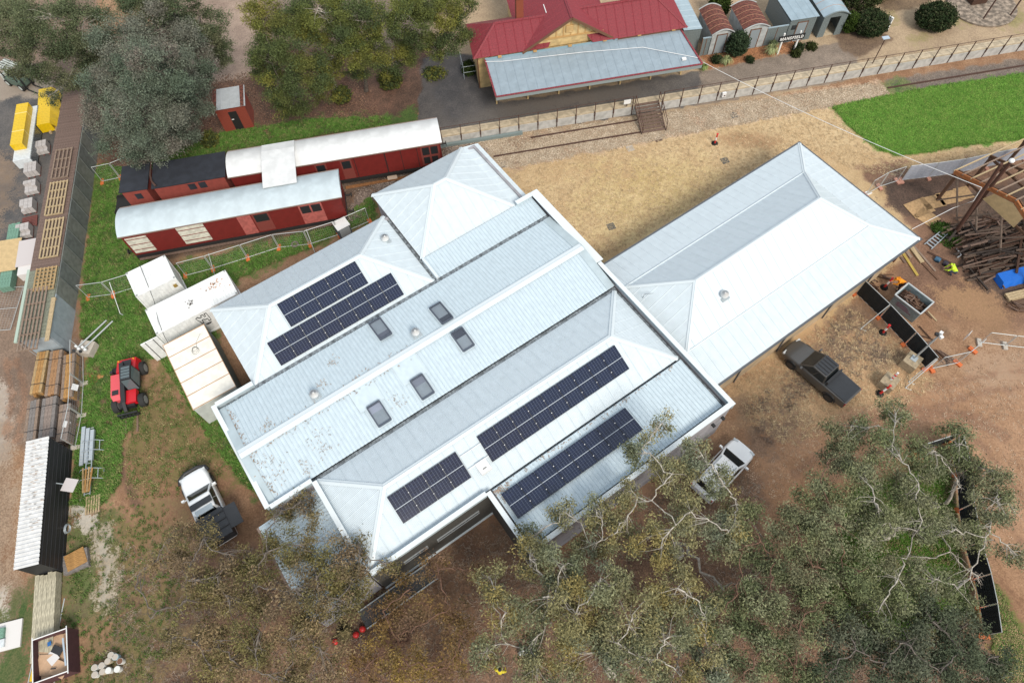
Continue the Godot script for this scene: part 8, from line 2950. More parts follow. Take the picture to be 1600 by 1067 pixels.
func build_trees() -> void:
	var pale := mat("bark_pale", tone(232, 222, 208), 0.8, 0, "worn", 0.9)
	var grey := mat("bark_grey", tone(150, 138, 128), 0.85, 0, "worn", 0.9)
	var brown := mat("bark_red", tone(150, 112, 92), 0.85, 0, "worn", 0.9)
	var g1 := [Color(0.221, 0.260, 0.195), Color(0.169, 0.221, 0.156), Color(0.260, 0.267, 0.215), Color(0.273, 0.240, 0.202)]
	var g2 := [Color(0.162, 0.196, 0.101), Color(0.115, 0.155, 0.081), Color(0.203, 0.216, 0.121)]
	var g3 := [Color(0.204, 0.228, 0.060), Color(0.144, 0.180, 0.060), Color(0.264, 0.258, 0.060), Color(0.108, 0.144, 0.060)]
	var g4 := [Color(0.3, 0.235, 0.12), Color(0.27, 0.235, 0.09), Color(0.22, 0.2, 0.085), Color(0.36, 0.26, 0.14), Color(0.29, 0.21, 0.13)]
	var g5 := [Color(0.31, 0.32, 0.18), Color(0.25, 0.275, 0.16), Color(0.37, 0.34, 0.17), Color(0.28, 0.31, 0.21), Color(0.42, 0.34, 0.13)]
	var g6 := [Color(0.275, 0.297, 0.143), Color(0.209, 0.242, 0.116), Color(0.330, 0.341, 0.198), Color(0.264, 0.259, 0.149)]
	var north := "tall gums north of the carriages"
	var south := "gum trees in front of the building"
	tree("gum_tree", "big dense grey-green gum overhanging the black-roofed carriage", north, Vector3(-29.90, 0.00, -45.65), 0.36, 4.0, [[Vector3(-27.54, 10.00, -45.86), 2.6], [Vector3(-25.01, 10.00, -46.37), 2.5], [Vector3(-28.31, 9.00, -43.30), 2.5], [Vector3(-24.25, 11.00, -40.88), 2.7], [Vector3(-24.07, 8.00, -45.45), 2.3], [Vector3(-29.64, 7.00, -42.28), 2.2], [Vector3(-25.26, 9.00, -39.39), 2.6], [Vector3(-24.63, 7.00, -42.57), 2.2], [Vector3(-24.46, 5.00, -43.23), 1.5], [Vector3(-28.17, 6.00, -39.86), 2.1], [Vector3(-25.77, 6.00, -40.01), 2.2], [Vector3(-25.47, 3.40, -42.58), 1.4], [Vector3(-28.27, 4.00, -40.12), 1.3], [Vector3(-31.92, 4.00, -43.25), 1.4], [Vector3(-24.48, 5.00, -46.89), 1.6]], g1, grey, 190, "fine", 18, 0.02)
	tree("gum_tree", "dark open gum with long pale bare limbs at the top left corner", north, Vector3(-36.55, 0.00, -51.42), 0.3, 3.0, [[Vector3(-36.70, 10.00, -48.50), 2.5], [Vector3(-33.08, 11.00, -47.39), 2.7], [Vector3(-31.08, 10.00, -47.56), 2.5], [Vector3(-36.05, 8.00, -47.71), 2.1], [Vector3(-33.98, 7.00, -48.12), 2.1], [Vector3(-38.27, 8.00, -48.42), 1.6], [Vector3(-33.05, 6.00, -48.68), 1.8], [Vector3(-36.32, 4.00, -48.58), 1.3], [Vector3(-38.77, 2.50, -48.78), 0.8], [Vector3(-38.76, 6.00, -48.16), 1.2], [Vector3(-37.94, 5.00, -48.53), 1.2], [Vector3(-38.71, 10.00, -50.20), 2.2]], g2, pale, 90, "fine", 14, 0.022)
	tree("gum_tree", "dark green gum rising behind the big grey-green one", north, Vector3(-27.16, 0.00, -53.36), 0.28, 3.5, [[Vector3(-26.92, 10.00, -49.77), 2.4], [Vector3(-24.36, 10.00, -50.09), 2.5], [Vector3(-23.66, 8.00, -50.26), 2.2], [Vector3(-23.45, 6.00, -50.22), 1.7], [Vector3(-23.78, 4.00, -50.55), 1.1], [Vector3(-24.38, 8.00, -48.00), 2.0], [Vector3(-24.44, 12.00, -48.31), 2.4]], g2, grey, 120, "fine", 13, 0.02)
	tree("gum_tree", "bushy olive gum closest to the brick hut", north, Vector3(-17.64, 0.00, -48.44), 0.3, 2.0, [[Vector3(-17.83, 9.00, -48.38), 2.0], [Vector3(-15.43, 10.00, -47.54), 2.2], [Vector3(-17.45, 8.00, -45.77), 2.1], [Vector3(-14.99, 9.00, -45.01), 2.2], [Vector3(-17.21, 6.00, -44.82), 1.7], [Vector3(-14.73, 7.00, -44.16), 2.0], [Vector3(-13.78, 9.00, -46.52), 1.8], [Vector3(-17.12, 3.40, -45.42), 1.5], [Vector3(-19.02, 5.00, -47.66), 1.2], [Vector3(-14.83, 3.40, -46.60), 1.3]], g3, grey, 130, "fine", 16, 0.02)
	tree("gum_tree", "tall olive gum with pale forked trunk second from the brick hut", north, Vector3(-14.71, 0.00, -49.83), 0.22, 4.5, [[Vector3(-12.71, 11.00, -46.19), 2.0], [Vector3(-10.56, 11.00, -45.71), 2.0], [Vector3(-11.66, 9.00, -45.60), 1.8], [Vector3(-13.71, 6.00, -46.61), 1.4], [Vector3(-10.91, 8.00, -45.51), 1.6]], g3, pale, 105, "fine", 13, 0.02)
	tree("gum_tree", "slim olive gum in the middle of the northern row", north, Vector3(-11.89, 0.00, -50.09), 0.18, 4.0, [[Vector3(-9.88, 9.00, -46.93), 1.7], [Vector3(-9.94, 7.00, -46.40), 1.6], [Vector3(-11.28, 5.00, -47.02), 1.2], [Vector3(-8.63, 10.00, -47.39), 1.9]], g3, grey, 105, "fine", 13, 0.02)
	tree("gum_tree", "olive gum with pale twin stems near the dark asphalt", north, Vector3(-9.02, 0.00, -51.11), 0.2, 3.5, [[Vector3(-7.02, 10.00, -47.10), 1.9], [Vector3(-6.02, 8.00, -47.79), 1.7], [Vector3(-8.32, 6.00, -48.46), 1.4], [Vector3(-9.00, 4.00, -48.52), 1.3], [Vector3(-7.13, 5.00, -48.85), 1.3]], g3, pale, 105, "fine", 13, 0.02)
	tree("gum_tree", "yellow-olive gum standing against the station's left end", north, Vector3(-5.10, 0.60, -52.53), 0.2, 2.5, [[Vector3(-4.21, 8.00, -49.51), 1.9], [Vector3(-3.71, 6.00, -49.33), 1.8], [Vector3(-2.54, 7.00, -50.93), 1.5], [Vector3(-5.10, 5.00, -49.32), 1.2], [Vector3(-5.49, 9.00, -49.07), 1.8]], g3, grey, 125, "fine", 14, 0.02)
	for e in [[Vector3(-9.58, 0.00, -50.40), Vector3(1.1, 0.9, 1.0), "low olive shrub under the twin-stemmed gum"], [Vector3(-5.63, 0.00, -50.58), Vector3(1.2, 0.8, 1.0), "low spreading shrub beside the dark asphalt"], [Vector3(-13.90, 0.00, -48.95), Vector3(0.8, 0.7, 0.8), "small shrub at the foot of the tall forked gum"], [Vector3(-25.03, 0.00, -44.59), Vector3(0.7, 0.6, 0.7), "small shrub left of the brick hut's wall"]]:
		bush("shrub", e[2], e[0], e[1], g3, 420)
	# brown and orange gums in the south-west
	tree("gum_tree", "orange-brown gum spreading over the low south-west roof", south, Vector3(-14.65, 0.00, -6.45), 0.2, 1.8, [[Vector3(-13.66, 4.60, -10.95), 0.9], [Vector3(-12.60, 4.60, -11.26), 0.9], [Vector3(-13.96, 5.20, -8.46), 1.5], [Vector3(-11.64, 6.00, -8.57), 1.5], [Vector3(-9.88, 5.60, -7.55), 1.4], [Vector3(-14.48, 5.00, -6.59), 1.4], [Vector3(-11.89, 6.40, -6.23), 1.6], [Vector3(-10.11, 5.20, -5.68), 1.4], [Vector3(-9.22, 5.00, -6.79), 1.1], [Vector3(-15.53, 4.40, -8.08), 1.1], [Vector3(-10.91, 6.00, -6.88), 1.4], [Vector3(-9.05, 5.00, -8.64), 0.6], [Vector3(-7.29, 4.80, -7.56), 0.7]], g4, grey, 62, "fine", 10, 0.018)
	tree("gum_tree", "sparse brown gum behind the white ute", south, Vector3(-18.93, 0.00, -6.86), 0.18, 1.5, [[Vector3(-19.76, 4.50, -9.69), 1.3], [Vector3(-18.11, 5.00, -8.11), 1.3], [Vector3(-20.54, 4.00, -8.78), 1.0], [Vector3(-17.85, 4.40, -9.68), 0.9], [Vector3(-16.41, 5.40, -7.22), 1.3], [Vector3(-18.39, 4.40, -6.23), 1.1], [Vector3(-15.58, 5.00, -5.68), 1.2], [Vector3(-17.38, 5.50, -7.15), 1.1], [Vector3(-22.07, 3.00, -8.00), 0.8, 0.0], [Vector3(-20.91, 3.00, -5.89), 0.8, 0.0], [Vector3(-15.86, 4.60, -8.41), 0.9, 0.1]], g4, grey, 52, "fine", 9, 0.018)
	tree("gum_tree", "wide brown gum along the bottom left edge above the dark car", south, Vector3(-15.76, 0.00, -3.21), 0.2, 1.6, [[Vector3(-17.89, 4.00, -4.33), 1.2], [Vector3(-15.75, 5.00, -4.13), 1.3], [Vector3(-13.75, 6.00, -4.24), 1.4], [Vector3(-14.55, 5.00, -2.64), 1.4], [Vector3(-12.09, 6.00, -3.85), 1.4], [Vector3(-16.87, 4.00, -2.74), 1.2], [Vector3(-10.63, 5.00, -3.20), 1.4], [Vector3(-12.48, 5.00, -2.18), 1.4], [Vector3(-19.69, 3.00, -4.51), 0.9], [Vector3(-11.52, 5.00, -4.99), 1.1]], g4, grey, 60, "fine", 9, 0.018)
	tree("wattle_tree", "low dry ochre wattle thicket below the dark court wall", south, Vector3(-7.30, 0.00, -4.13), 0.12, 0.8, [[Vector3(-7.89, 3.00, -5.36), 1.2], [Vector3(-6.44, 3.40, -6.33), 1.1], [Vector3(-5.00, 3.00, -7.70), 1.0], [Vector3(-6.05, 3.40, -4.40), 1.2], [Vector3(-8.08, 3.00, -3.21), 1.2], [Vector3(-4.29, 3.00, -5.33), 1.1], [Vector3(-6.35, 3.00, -2.56), 1.3], [Vector3(-3.67, 3.00, -3.61), 1.2], [Vector3(-2.93, 2.60, -7.37), 1.0], [Vector3(-4.43, 2.50, -2.34), 1.2], [Vector3(-9.25, 2.50, -2.43), 1.1]], [Color(0.32, 0.2, 0.08), Color(0.24, 0.17, 0.08), Color(0.27, 0.17, 0.11), Color(0.38, 0.26, 0.08)], brown, 46, "fine", 11, 0.012)
	# grey-green gums in the middle
	tree("gum_tree", "grey-green gum with forked white limbs at the bottom centre", south, Vector3(4.57, 0.00, -1.78), 0.26, 1.8, [[Vector3(-1.09, 6.60, -4.40), 1.2], [Vector3(0.36, 6.60, -7.06), 1.2], [Vector3(0.87, 7.40, -5.09), 1.5], [Vector3(2.32, 8.00, -4.06), 1.6], [Vector3(1.93, 7.60, -6.46), 1.4], [Vector3(3.68, 8.40, -5.62), 1.5], [Vector3(5.00, 8.40, -3.87), 1.6], [Vector3(2.24, 6.60, -2.48), 1.4], [Vector3(5.24, 7.40, -1.99), 1.5], [Vector3(6.82, 7.60, -3.01), 1.4], [Vector3(0.09, 5.60, -2.90), 1.1], [Vector3(7.51, 7.60, -4.94), 1.4], [Vector3(8.71, 6.60, -3.82), 1.2], [Vector3(8.88, 6.20, -1.74), 1.3], [Vector3(7.02, 6.60, -1.26), 1.3], [Vector3(-1.71, 5.60, -6.29), 0.9], [Vector3(-2.20, 5.00, -2.83), 0.9], [Vector3(0.32, 6.00, -1.63), 1.2], [Vector3(4.05, 7.60, -2.87), 1.4], [Vector3(-1.71, 4.60, -3.28), 0.7, 0.0], [Vector3(9.85, 5.00, -2.80), 0.9, 0.0], [Vector3(1.53, 5.60, -4.85), 0.9, 0.0], [Vector3(8.19, 5.00, -2.58), 0.9, 0.0]], g5, pale, 92, "fine", 10, 0.016)
	tree("gum_tree", "grey-green gum leaning over the flat roof and the white wagon", south, Vector3(9.45, 0.00, -7.99), 0.26, 2.0, [[Vector3(0.51, 5.60, -8.38), 0.9], [Vector3(2.27, 5.60, -9.60), 0.9], [Vector3(4.00, 6.40, -9.29), 1.0], [Vector3(4.95, 6.80, -8.13), 1.2], [Vector3(6.80, 7.40, -12.37), 1.1], [Vector3(8.07, 7.40, -13.79), 0.7], [Vector3(8.08, 7.60, -10.80), 1.3], [Vector3(9.77, 7.40, -12.01), 1.2], [Vector3(10.71, 6.80, -10.72), 1.0], [Vector3(8.74, 7.60, -8.71), 1.4], [Vector3(10.79, 6.60, -7.78), 1.2], [Vector3(6.85, 7.60, -7.20), 1.4], [Vector3(11.59, 6.00, -9.31), 0.8], [Vector3(5.85, 7.00, -10.06), 1.0], [Vector3(3.45, 6.00, -7.73), 1.1], [Vector3(12.27, 4.60, -5.86), 1.0, 0.0], [Vector3(10.72, 4.60, -4.97), 1.0, 0.0], [Vector3(13.33, 4.60, -7.48), 0.8, 0.05]], g5, pale, 84, "fine", 10, 0.016)
	# green gums on the right
	tree("gum_tree", "green gum left of the right-hand clump with reddish trunk", south, Vector3(18.36, 0.00, -7.73), 0.26, 2.0, [[Vector3(12.15, 6.00, -8.35), 1.2], [Vector3(11.29, 6.00, -7.03), 1.2], [Vector3(14.03, 7.00, -7.90), 1.4], [Vector3(15.85, 7.00, -9.76), 1.4], [Vector3(17.28, 6.80, -11.45), 1.2], [Vector3(16.19, 7.60, -7.57), 1.5], [Vector3(14.44, 7.00, -5.89), 1.4], [Vector3(16.38, 7.00, -5.47), 1.4], [Vector3(12.29, 6.60, -4.90), 1.4], [Vector3(14.83, 6.60, -4.16), 1.4], [Vector3(9.48, 6.00, -3.44), 1.3], [Vector3(11.41, 6.00, -2.34), 1.5], [Vector3(10.65, 6.00, -4.77), 1.2], [Vector3(12.95, 6.20, -6.50), 1.2], [Vector3(12.79, 5.80, -1.28), 1.4], [Vector3(10.29, 5.60, -1.00), 1.3], [Vector3(13.22, 6.40, -2.93), 1.4], [Vector3(13.95, 5.00, -5.54), 0.9, 0.0], [Vector3(14.01, 5.00, -3.79), 0.9, 0.0], [Vector3(17.12, 4.60, -3.68), 0.9, 0.0], [Vector3(13.39, 5.00, -6.05), 0.8, 0.0]], g6, brown, 92, "fine", 10, 0.016)
	tree("gum_tree", "green gum reaching towards the grey ute with white limbs", south, Vector3(22.16, 0.00, -8.43), 0.26, 2.2, [[Vector3(18.53, 7.00, -13.01), 1.2], [Vector3(21.25, 7.00, -13.65), 1.0], [Vector3(19.93, 7.60, -11.70), 1.3], [Vector3(18.20, 7.40, -10.20), 1.3], [Vector3(18.36, 7.60, -8.93), 1.3], [Vector3(18.40, 7.00, -7.75), 1.2], [Vector3(20.73, 7.60, -9.37), 1.4], [Vector3(20.58, 7.00, -7.63), 1.3], [Vector3(18.54, 6.60, -4.81), 1.4], [Vector3(17.61, 6.00, -3.63), 1.4], [Vector3(23.84, 4.60, -7.51), 0.8, 0.0], [Vector3(25.25, 4.80, -6.94), 0.9, 0.0], [Vector3(23.38, 4.40, -5.95), 0.8, 0.0], [Vector3(24.22, 4.20, -5.11), 0.8, 0.05], [Vector3(20.67, 4.60, -6.39), 0.8, 0.0]], g6, pale, 92, "fine", 10, 0.016)
	tree("gum_tree", "green gum with a fan of bare white limbs over the black fence", south, Vector3(25.18, 0.00, -10.16), 0.26, 1.6, [[Vector3(22.46, 7.00, -11.44), 1.3], [Vector3(24.35, 6.60, -11.91), 1.3], [Vector3(25.74, 6.40, -10.36), 1.3], [Vector3(25.32, 6.40, -8.49), 1.2], [Vector3(22.04, 6.60, -7.22), 1.2], [Vector3(24.23, 6.00, -6.90), 1.1], [Vector3(25.69, 5.60, -6.08), 0.7], [Vector3(23.86, 6.00, -9.67), 0.6, 0.2], [Vector3(23.87, 5.60, -11.06), 0.8, 0.0], [Vector3(25.35, 5.60, -10.24), 0.8, 0.0], [Vector3(26.63, 5.40, -8.27), 0.8, 0.1], [Vector3(25.40, 5.20, -8.39), 0.9, 0.0], [Vector3(25.01, 5.00, -10.82), 0.9, 0.0], [Vector3(26.32, 5.60, -9.11), 0.7, 0.0], [Vector3(20.75, 6.00, -5.00), 1.2], [Vector3(22.15, 5.60, -4.36), 1.1], [Vector3(25.83, 6.00, -9.37), 1.0]], g6, pale, 90, "fine", 10, 0.02)
	tree("gum_tree", "dark dense gum along the bottom right edge", south, Vector3(21.96, 0.00, -2.20), 0.26, 1.6, [[Vector3(15.87, 6.00, -2.40), 1.6], [Vector3(18.11, 6.60, -2.00), 1.6], [Vector3(20.10, 6.00, -3.11), 1.4], [Vector3(20.98, 6.00, -1.78), 1.5], [Vector3(22.99, 5.40, -1.35), 1.2], [Vector3(17.00, 6.00, -1.06), 1.6], [Vector3(19.69, 6.00, -0.78), 1.6], [Vector3(14.68, 5.60, -1.05), 1.5], [Vector3(22.45, 5.00, -0.40), 1.3], [Vector3(22.43, 5.00, -2.89), 1.1]], [Color(0.14, 0.165, 0.1), Color(0.11, 0.14, 0.08), Color(0.18, 0.195, 0.13)], grey, 90, "fine", 11, 0.014)
	# bushes round the station
	var dk := [Color(0.055, 0.09, 0.035), Color(0.08, 0.115, 0.045), Color(0.045, 0.075, 0.03), Color(0.11, 0.12, 0.06)]
	bush("round_bush", "clipped round dark bush on the open path at the top right", at_station(41.0, DECK, -3.4), Vector3(1.75, 1.0, 1.55), dk, 1700)
	bush("round_bush", "clipped round dark bush beside the open-doored hut", at_station(35.0, DECK, -3.9), Vector3(1.5, 1.0, 1.4), dk, 1500)
	bush("conifer_bush", "bright green upright bush against the last grey hut", at_station(33.2, DECK, -4.4), Vector3(0.75, 0.95, 0.7), [Color(0.07, 0.12, 0.02), Color(0.09, 0.14, 0.03)], 520)
	bush("shrub", "rounded grey-green shrub in front of the rusty huts", at_station(22.3, DECK, -3.6), Vector3(0.95, 1.2, 0.9), [Color(0.06, 0.1, 0.05), Color(0.08, 0.12, 0.06)], 700)
	bush("shrub", "large loose shrub behind the round bushes", at_station(35.5, DECK, -7.2), Vector3(1.8, 1.4, 1.5), [Color(0.06, 0.09, 0.03), Color(0.09, 0.11, 0.04)], 900)
	bush("shrub", "low loose shrub at the top edge right of the huts", at_station(38.5, DECK, -8.4), Vector3(1.6, 0.9, 1.2), [Color(0.06, 0.08, 0.03), Color(0.1, 0.1, 0.05)], 600)
	bush("shrub", "green bush behind the two rusty huts", at_station(22.6, DECK, -9.2), Vector3(1.0, 1.2, 1.0), [Color(0.06, 0.1, 0.02), Color(0.09, 0.13, 0.03)], 600)
	bush("shrub", "green bush in the cage by the station's left wall", at_station(-1.35, DECK, -6.8), Vector3(0.5, 0.5, 0.8), [Color(0.05, 0.09, 0.02), Color(0.08, 0.12, 0.03)], 300)
	for e in [[28.0, -3.0, 0.42, "small dark round plant under the name sign"], [27.5, -2.4, 0.32, "small green plant left of the name sign's post"], [23.3, -2.6, 0.26, "small dark plant in the orange bark"], [20.4, -3.2, 0.4, "dark plant beside the station verandah corner"], [29.2, -3.0, 0.35, "olive plant right of the name sign"]]:
		bush("bed_plant", e[3], at_station(e[0], DECK, e[1]), Vector3(e[2], e[2] * 0.8, e[2]), dk if e[3].contains("dark") else [Color(0.08, 0.1, 0.03)], 130)
	tussock("pale tussock below the rusty huts", at_station(21.1, DECK, -2.6), 0.75, Color(0.3, 0.33, 0.16))
	tussock("large pale tussock left of the name sign", at_station(25.4, DECK, -3.0), 0.85, Color(0.3, 0.33, 0.16))
	tussock("small green tussock at the verandah corner", at_station(19.0, DECK, -2.4), 0.55, Color(0.2, 0.26, 0.09))
	tussock("pale tussock behind the large one by the sign", at_station(26.0, DECK, -3.9), 0.6, Color(0.26, 0.3, 0.14))
	bush("shrub", "leafy weed patch beside the step ladder", Vector3(33.52, 0.00, -31.19), Vector3(0.7, 0.22, 0.5), [Color(0.09, 0.19, 0.03), Color(0.12, 0.22, 0.05)], 150)
	bush("shrub", "low weeds between the ladder and the white pipe", Vector3(33.91, 0.00, -30.06), Vector3(0.8, 0.14, 0.8), [Color(0.09, 0.18, 0.03), Color(0.13, 0.2, 0.06)], 90)


# ---------- grass, weeds, pebbles and litter that nobody could count

func scatter(called: String, label: String, cat: String, area: Array, n: int, mesh: Mesh, tints: Array, lo: float, hi: float, y := 0.0, even := 0.0) -> void:
	var flat := PackedVector2Array(area)
	var r := Rect2(flat[0], Vector2.ZERO)
	for p in flat:
		r = r.expand(p)
	var places := []
	var cols := []
	var patch := FastNoiseLite.new()
	patch.frequency = 0.35
	patch.seed = called.hash() % 99
	var guard := 0
	while places.size() < n and guard < n * 12:
		guard += 1
		var p := r.position + Vector2(rng.randf(), rng.randf()) * r.size
		if not Geometry2D.is_point_in_polygon(p, flat):
			continue
		if patch.get_noise_2d(p.x, p.y) < rng.randf_range(-0.6, 0.15) and even < 0.5:
			continue
		places.append(Transform3D(Basis(Vector3.UP, rng.randf() * TAU).scaled(Vector3.ONE * rng.randf_range(lo, hi)), Vector3(p.x, y, p.y)))
		var c: Color = tints[rng.randi() % tints.size()]
		var g := rng.randf_range(0.7, 1.3)
		cols.append(Color(c.r * g, c.g * g, c.b * g))
	cloud(self, called, places, cols, mesh)
	var o := get_child(get_child_count() - 1)
	o.name = numbered(called)
	o.set_meta("kind", "stuff")
	tag(o, label, cat)


func tuft_mesh(h: float, w: float, n: int, seed_: int) -> ArrayMesh:
	var r := RandomNumberGenerator.new()
	r.seed = seed_
	var s := Shape.new()
	for k in n:
		var a := r.randf() * TAU
		var d := Vector3(cos(a), 0, sin(a))
		var sd := Vector3(-sin(a), 0, cos(a)) * w
		var p := d * r.randf_range(0, 0.05) + Vector3(r.randfn(0, 0.05), 0, r.randfn(0, 0.05))
		var g := r.randf_range(0.75, 1.25)
		s.col = Color(g, g, g)
		var m := p + d * h * 0.45 + Vector3(0, h * r.randf_range(0.5, 0.9), 0)
		var e := p + d * h * r.randf_range(0.8, 1.3) + Vector3(0, h * r.randf_range(0.3, 0.8), 0)
		s.quad(p - sd, p + sd, m + sd, m - sd)
		s.tri(m - sd, m + sd, e)
	return make_mesh(s)


func chip_mesh(flat_y: float, seed_: int) -> ArrayMesh:
	var r := RandomNumberGenerator.new()
	r.seed = seed_
	var s := Shape.new()
	for k in 5:
		var c := Vector3(r.randfn(0, 0.12), 0.015, r.randfn(0, 0.12))
		var a := r.randf() * TAU
		var x := Vector3(cos(a), 0, sin(a))
		s.box(c, Vector3(0.06 * r.randf_range(0.6, 1.4), flat_y, 0.04 * r.randf_range(0.6, 1.4)), Basis(x, Vector3.UP, x.cross(Vector3.UP)))
	return make_mesh(s)


func twig_mesh(seed_: int) -> ArrayMesh:
	var r := RandomNumberGenerator.new()
	r.seed = seed_
	var s := Shape.new()
	for k in 6:
		var p := Vector3(r.randfn(0, 0.16), 0.03, r.randfn(0, 0.16))
		var a := r.randf() * TAU
		var d := Vector3(cos(a), r.randf_range(0.0, 0.35), sin(a)) * r.randf_range(0.12, 0.3)
		s.beam(p, p + d, 0.014, 0.012)
	return make_mesh(s)


func build_grass() -> void:
	var green := [Color(0.125, 0.275, 0.04), Color(0.155, 0.31, 0.05), Color(0.1, 0.22, 0.035), Color(0.21, 0.31, 0.07)]
	var strip := [Color(0.095, 0.2, 0.035), Color(0.12, 0.225, 0.045), Color(0.075, 0.16, 0.03), Color(0.1, 0.19, 0.04), Color(0.2, 0.21, 0.08)]
	var dry := [Color(0.62, 0.47, 0.29), Color(0.7, 0.55, 0.35), Color(0.54, 0.4, 0.24)]
	var t1 := tuft_mesh(0.11, 0.012, 9, 11)
	var t2 := tuft_mesh(0.16, 0.014, 9, 12)
	scatter("lawn_grass", "bright green short grass of the lawn below the platform", "grass", [Vector2(28.9, -44.7), Vector2(30.6, -45.1), Vector2(34.2, -45.8), Vector2(37.7, -46.4), Vector2(47.8, -47.6), Vector2(44.6, -40.0), Vector2(38.1, -39.6), Vector2(34.7, -39.0), Vector2(32.6, -38.9), Vector2(31.3, -39.8), Vector2(30.0, -41.8)], 19000, t1, green, 0.6, 1.5, 0.0, 1.0)
	scatter("west_grass", "green grass strip between carriages, containers and yard fence", "grass", [Vector2(-34.5, -42.9), Vector2(-32.2, -42.3), Vector2(-31.5, -38.3), Vector2(-28.8, -32.7), Vector2(-25.9, -31.7), Vector2(-23.0, -32.3), Vector2(-18.2, -33.8), Vector2(-13.2, -34.9), Vector2(-12.1, -36.4), Vector2(-10.9, -37.6), Vector2(-10.2, -35.7), Vector2(-11.7, -34.9), Vector2(-16.1, -32.5), Vector2(-20.5, -30.4), Vector2(-22.3, -28.0), Vector2(-20.6, -21.4), Vector2(-17.4, -16.0), Vector2(-16.3, -12.9), Vector2(-18.0, -14.1), Vector2(-20.6, -17.1), Vector2(-22.3, -19.5), Vector2(-25.3, -23.7), Vector2(-27.0, -23.8), Vector2(-25.8, -20.2), Vector2(-26.7, -17.5), Vector2(-26.1, -14.6), Vector2(-27.3, -12.9), Vector2(-29.0, -13.3), Vector2(-29.8, -17.7), Vector2(-30.5, -24.0), Vector2(-31.7, -26.2), Vector2(-32.7, -31.4)], 15000, t2, strip, 0.6, 1.4)
	scatter("verge_grass", "ragged green verge behind the rear carriage", "grass", [Vector2(-24.4, -45.8), Vector2(-17.5, -46.8), Vector2(-10.1, -46.7), Vector2(-5.1, -46.5), Vector2(-5.1, -45.4), Vector2(-14.5, -45.1), Vector2(-23.2, -43.5), Vector2(-31.4, -40.8), Vector2(-31.4, -42.2)], 4500, t2, strip, 0.6, 1.2)
	scatter("tree_grass", "green grass under the right-hand gums", "grass", [Vector2(21.3, -11.4), Vector2(27.4, -12.7), Vector2(26.2, -7.4), Vector2(25.7, -4.1), Vector2(20.9, -2.7), Vector2(17.6, -4.6), Vector2(18.1, -7.6)], 6000, t2, [Color(0.07, 0.15, 0.02), Color(0.09, 0.17, 0.03), Color(0.2, 0.17, 0.08)], 0.8, 1.5)
	scatter("edge_grass", "green and straw grass right of the black fence", "grass", [Vector2(27.5, -5.8), Vector2(27.8, -4.4), Vector2(28.1, -2.3), Vector2(27.8, 0.3), Vector2(25.7, 0.2), Vector2(26.6, -3.0)], 1500, t2, [Color(0.11, 0.19, 0.04), Color(0.2, 0.2, 0.08), Color(0.38, 0.28, 0.15)], 0.7, 1.3)
	scatter("patchy_grass", "patchy green weeds in the brown soil at the left", "weeds", [Vector2(-29.0, -12.8), Vector2(-26.1, -13.1), Vector2(-22.8, -12.9), Vector2(-20.6, -10.0), Vector2(-20.7, -6.2), Vector2(-21.8, -2.2), Vector2(-27.4, -2.5), Vector2(-28.0, -7.7)], 1000, t2, [Color(0.07, 0.13, 0.03), Color(0.1, 0.15, 0.04), Color(0.2, 0.2, 0.08)], 0.5, 1.1)
	scatter("track_weeds", "thin weeds on the soil between grass and white ute", "weeds", [Vector2(-27.2, -19.9), Vector2(-25.1, -22.7), Vector2(-22.3, -19.5), Vector2(-19.0, -15.2), Vector2(-22.0, -13.3), Vector2(-25.4, -13.5)], 900, t1, [Color(0.08, 0.14, 0.03), Color(0.12, 0.16, 0.05), Color(0.3, 0.25, 0.12)], 0.6, 1.3)
	scatter("dry_grass", "dry straw-coloured grass of the court", "dry grass", [Vector2(-1.3, -39.5), Vector2(14.5, -42.1), Vector2(33.6, -45.6), Vector2(28.9, -45.0), Vector2(30.0, -40.4), Vector2(32.4, -38.4), Vector2(43.4, -39.6), Vector2(43.0, -38.6), Vector2(31.8, -36.7), Vector2(29.1, -37.3), Vector2(25.0, -40.7), Vector2(7.2, -30.2)], 9000, t1, dry, 0.35, 0.8, 0.0, 1.0)
	scatter("yard_dry_grass", "dry grass and stubble round the grey ute", "dry grass", [Vector2(15.2, -19.2), Vector2(24.7, -24.7), Vector2(27.7, -21.1), Vector2(28.7, -18.1), Vector2(25.4, -16.6), Vector2(17.6, -14.4), Vector2(15.3, -16.3)], 3000, t1, dry, 0.4, 0.9, 0.0, 1.0)
	scatter("dead_weeds", "dark dead weeds on the soil round the grey ute", "weeds", [Vector2(15.2, -17.2), Vector2(20.5, -20.8), Vector2(24.3, -24.7), Vector2(26.8, -20.9), Vector2(23.6, -19.1), Vector2(19.3, -17.9), Vector2(16.3, -14.5)], 200, twig_mesh(4), [Color(0.12, 0.095, 0.08), Color(0.18, 0.145, 0.12)], 0.6, 1.2)
	var leaves := [Color(0.24, 0.18, 0.13), Color(0.3, 0.23, 0.17), Color(0.15, 0.12, 0.1), Color(0.38, 0.31, 0.25)]
	scatter("south_litter", "fallen bark and twigs under the southern gums", "litter", [Vector2(-25.1, -10.2), Vector2(-19.6, -11.1), Vector2(-15.8, -9.3), Vector2(-10.1, -7.3), Vector2(-1.4, -10.9), Vector2(1.2, -7.6), Vector2(7.5, -11.2), Vector2(12.9, -14.2), Vector2(15.6, -11.5), Vector2(13.7, -6.6), Vector2(20.2, -6.2), Vector2(26.5, -2.9), Vector2(25.2, 0.5), Vector2(-24.7, -2.0)], 6000, twig_mesh(5), leaves, 0.4, 1.0)
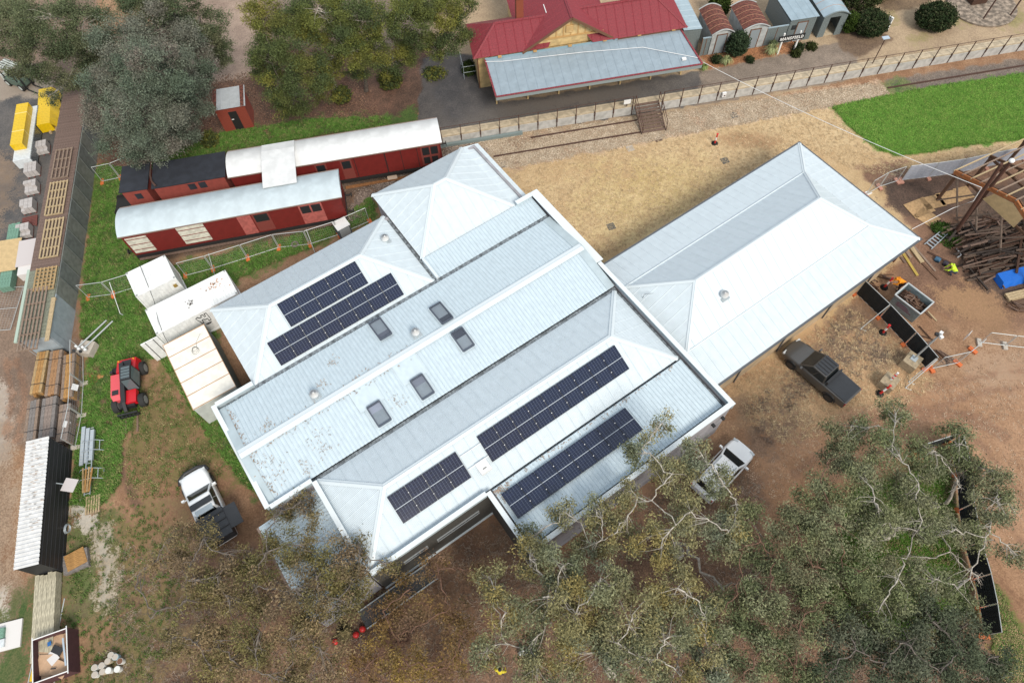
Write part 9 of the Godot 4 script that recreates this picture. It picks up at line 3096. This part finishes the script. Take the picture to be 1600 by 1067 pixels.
	scatter("north_litter", "red-brown leaf litter under the northern gums", "litter", [Vector2(-36.7, -51.4), Vector2(-30.5, -52.6), Vector2(-21.1, -53.6), Vector2(-4.5, -51.3), Vector2(-5.1, -46.5), Vector2(-15.7, -45.8), Vector2(-23.8, -43.8), Vector2(-32.3, -42.4)], 7000, chip_mesh(0.008, 6), [Color(0.13, 0.07, 0.05), Color(0.2, 0.11, 0.075), Color(0.09, 0.06, 0.045), Color(0.25, 0.15, 0.1)], 0.6, 1.3)
	scatter("gravel", "pale gravel stones along the foot of the platform wall", "gravel", [Vector2(-4.8, -43.0), Vector2(34.0, -47.4), Vector2(34.2, -45.9), Vector2(14.6, -42.4), Vector2(0.8, -39.9), Vector2(-3.2, -41.2)], 15000, chip_mesh(0.03, 7), [Color(0.42, 0.34, 0.25), Color(0.52, 0.43, 0.33), Color(0.32, 0.25, 0.18), Color(0.36, 0.27, 0.19)], 0.6, 1.3)
	scatter("ballast", "dark ballast stones beside the carriages", "gravel", [Vector2(-12.7, -34.9), Vector2(-11.9, -38.2), Vector2(-4.5, -42.1), Vector2(-5.1, -44.9), Vector2(-1.2, -42.0), Vector2(-2.6, -41.0), Vector2(-7.7, -39.3), Vector2(-10.3, -38.1), Vector2(-12.0, -35.3)], 3500, chip_mesh(0.03, 8), [Color(0.2, 0.15, 0.12), Color(0.3, 0.24, 0.2), Color(0.14, 0.11, 0.1)], 0.6, 1.4)
	scatter("bark_mulch", "orange bark mulch in the station garden bed", "mulch", [Vector2(18.5, -51.1), Vector2(27.5, -52.9), Vector2(27.6, -51.2), Vector2(18.7, -49.4)], 1500, chip_mesh(0.015, 9), [Color(0.42, 0.2, 0.1), Color(0.3, 0.15, 0.08)], 0.6, 1.3, 0.95)
	scatter("soil_clods", "scattered pebbles and clods on the bare earth", "pebbles", [Vector2(13.7, -13.7), Vector2(22.4, -16.6), Vector2(36.6, -20.8), Vector2(29.4, -3.6), Vector2(29.4, -15.9), Vector2(20.5, -14.2), Vector2(13.0, -8.5)], 2200, chip_mesh(0.02, 10), [Color(0.36, 0.24, 0.16), Color(0.28, 0.18, 0.12), Color(0.5, 0.38, 0.28)], 0.3, 0.8)
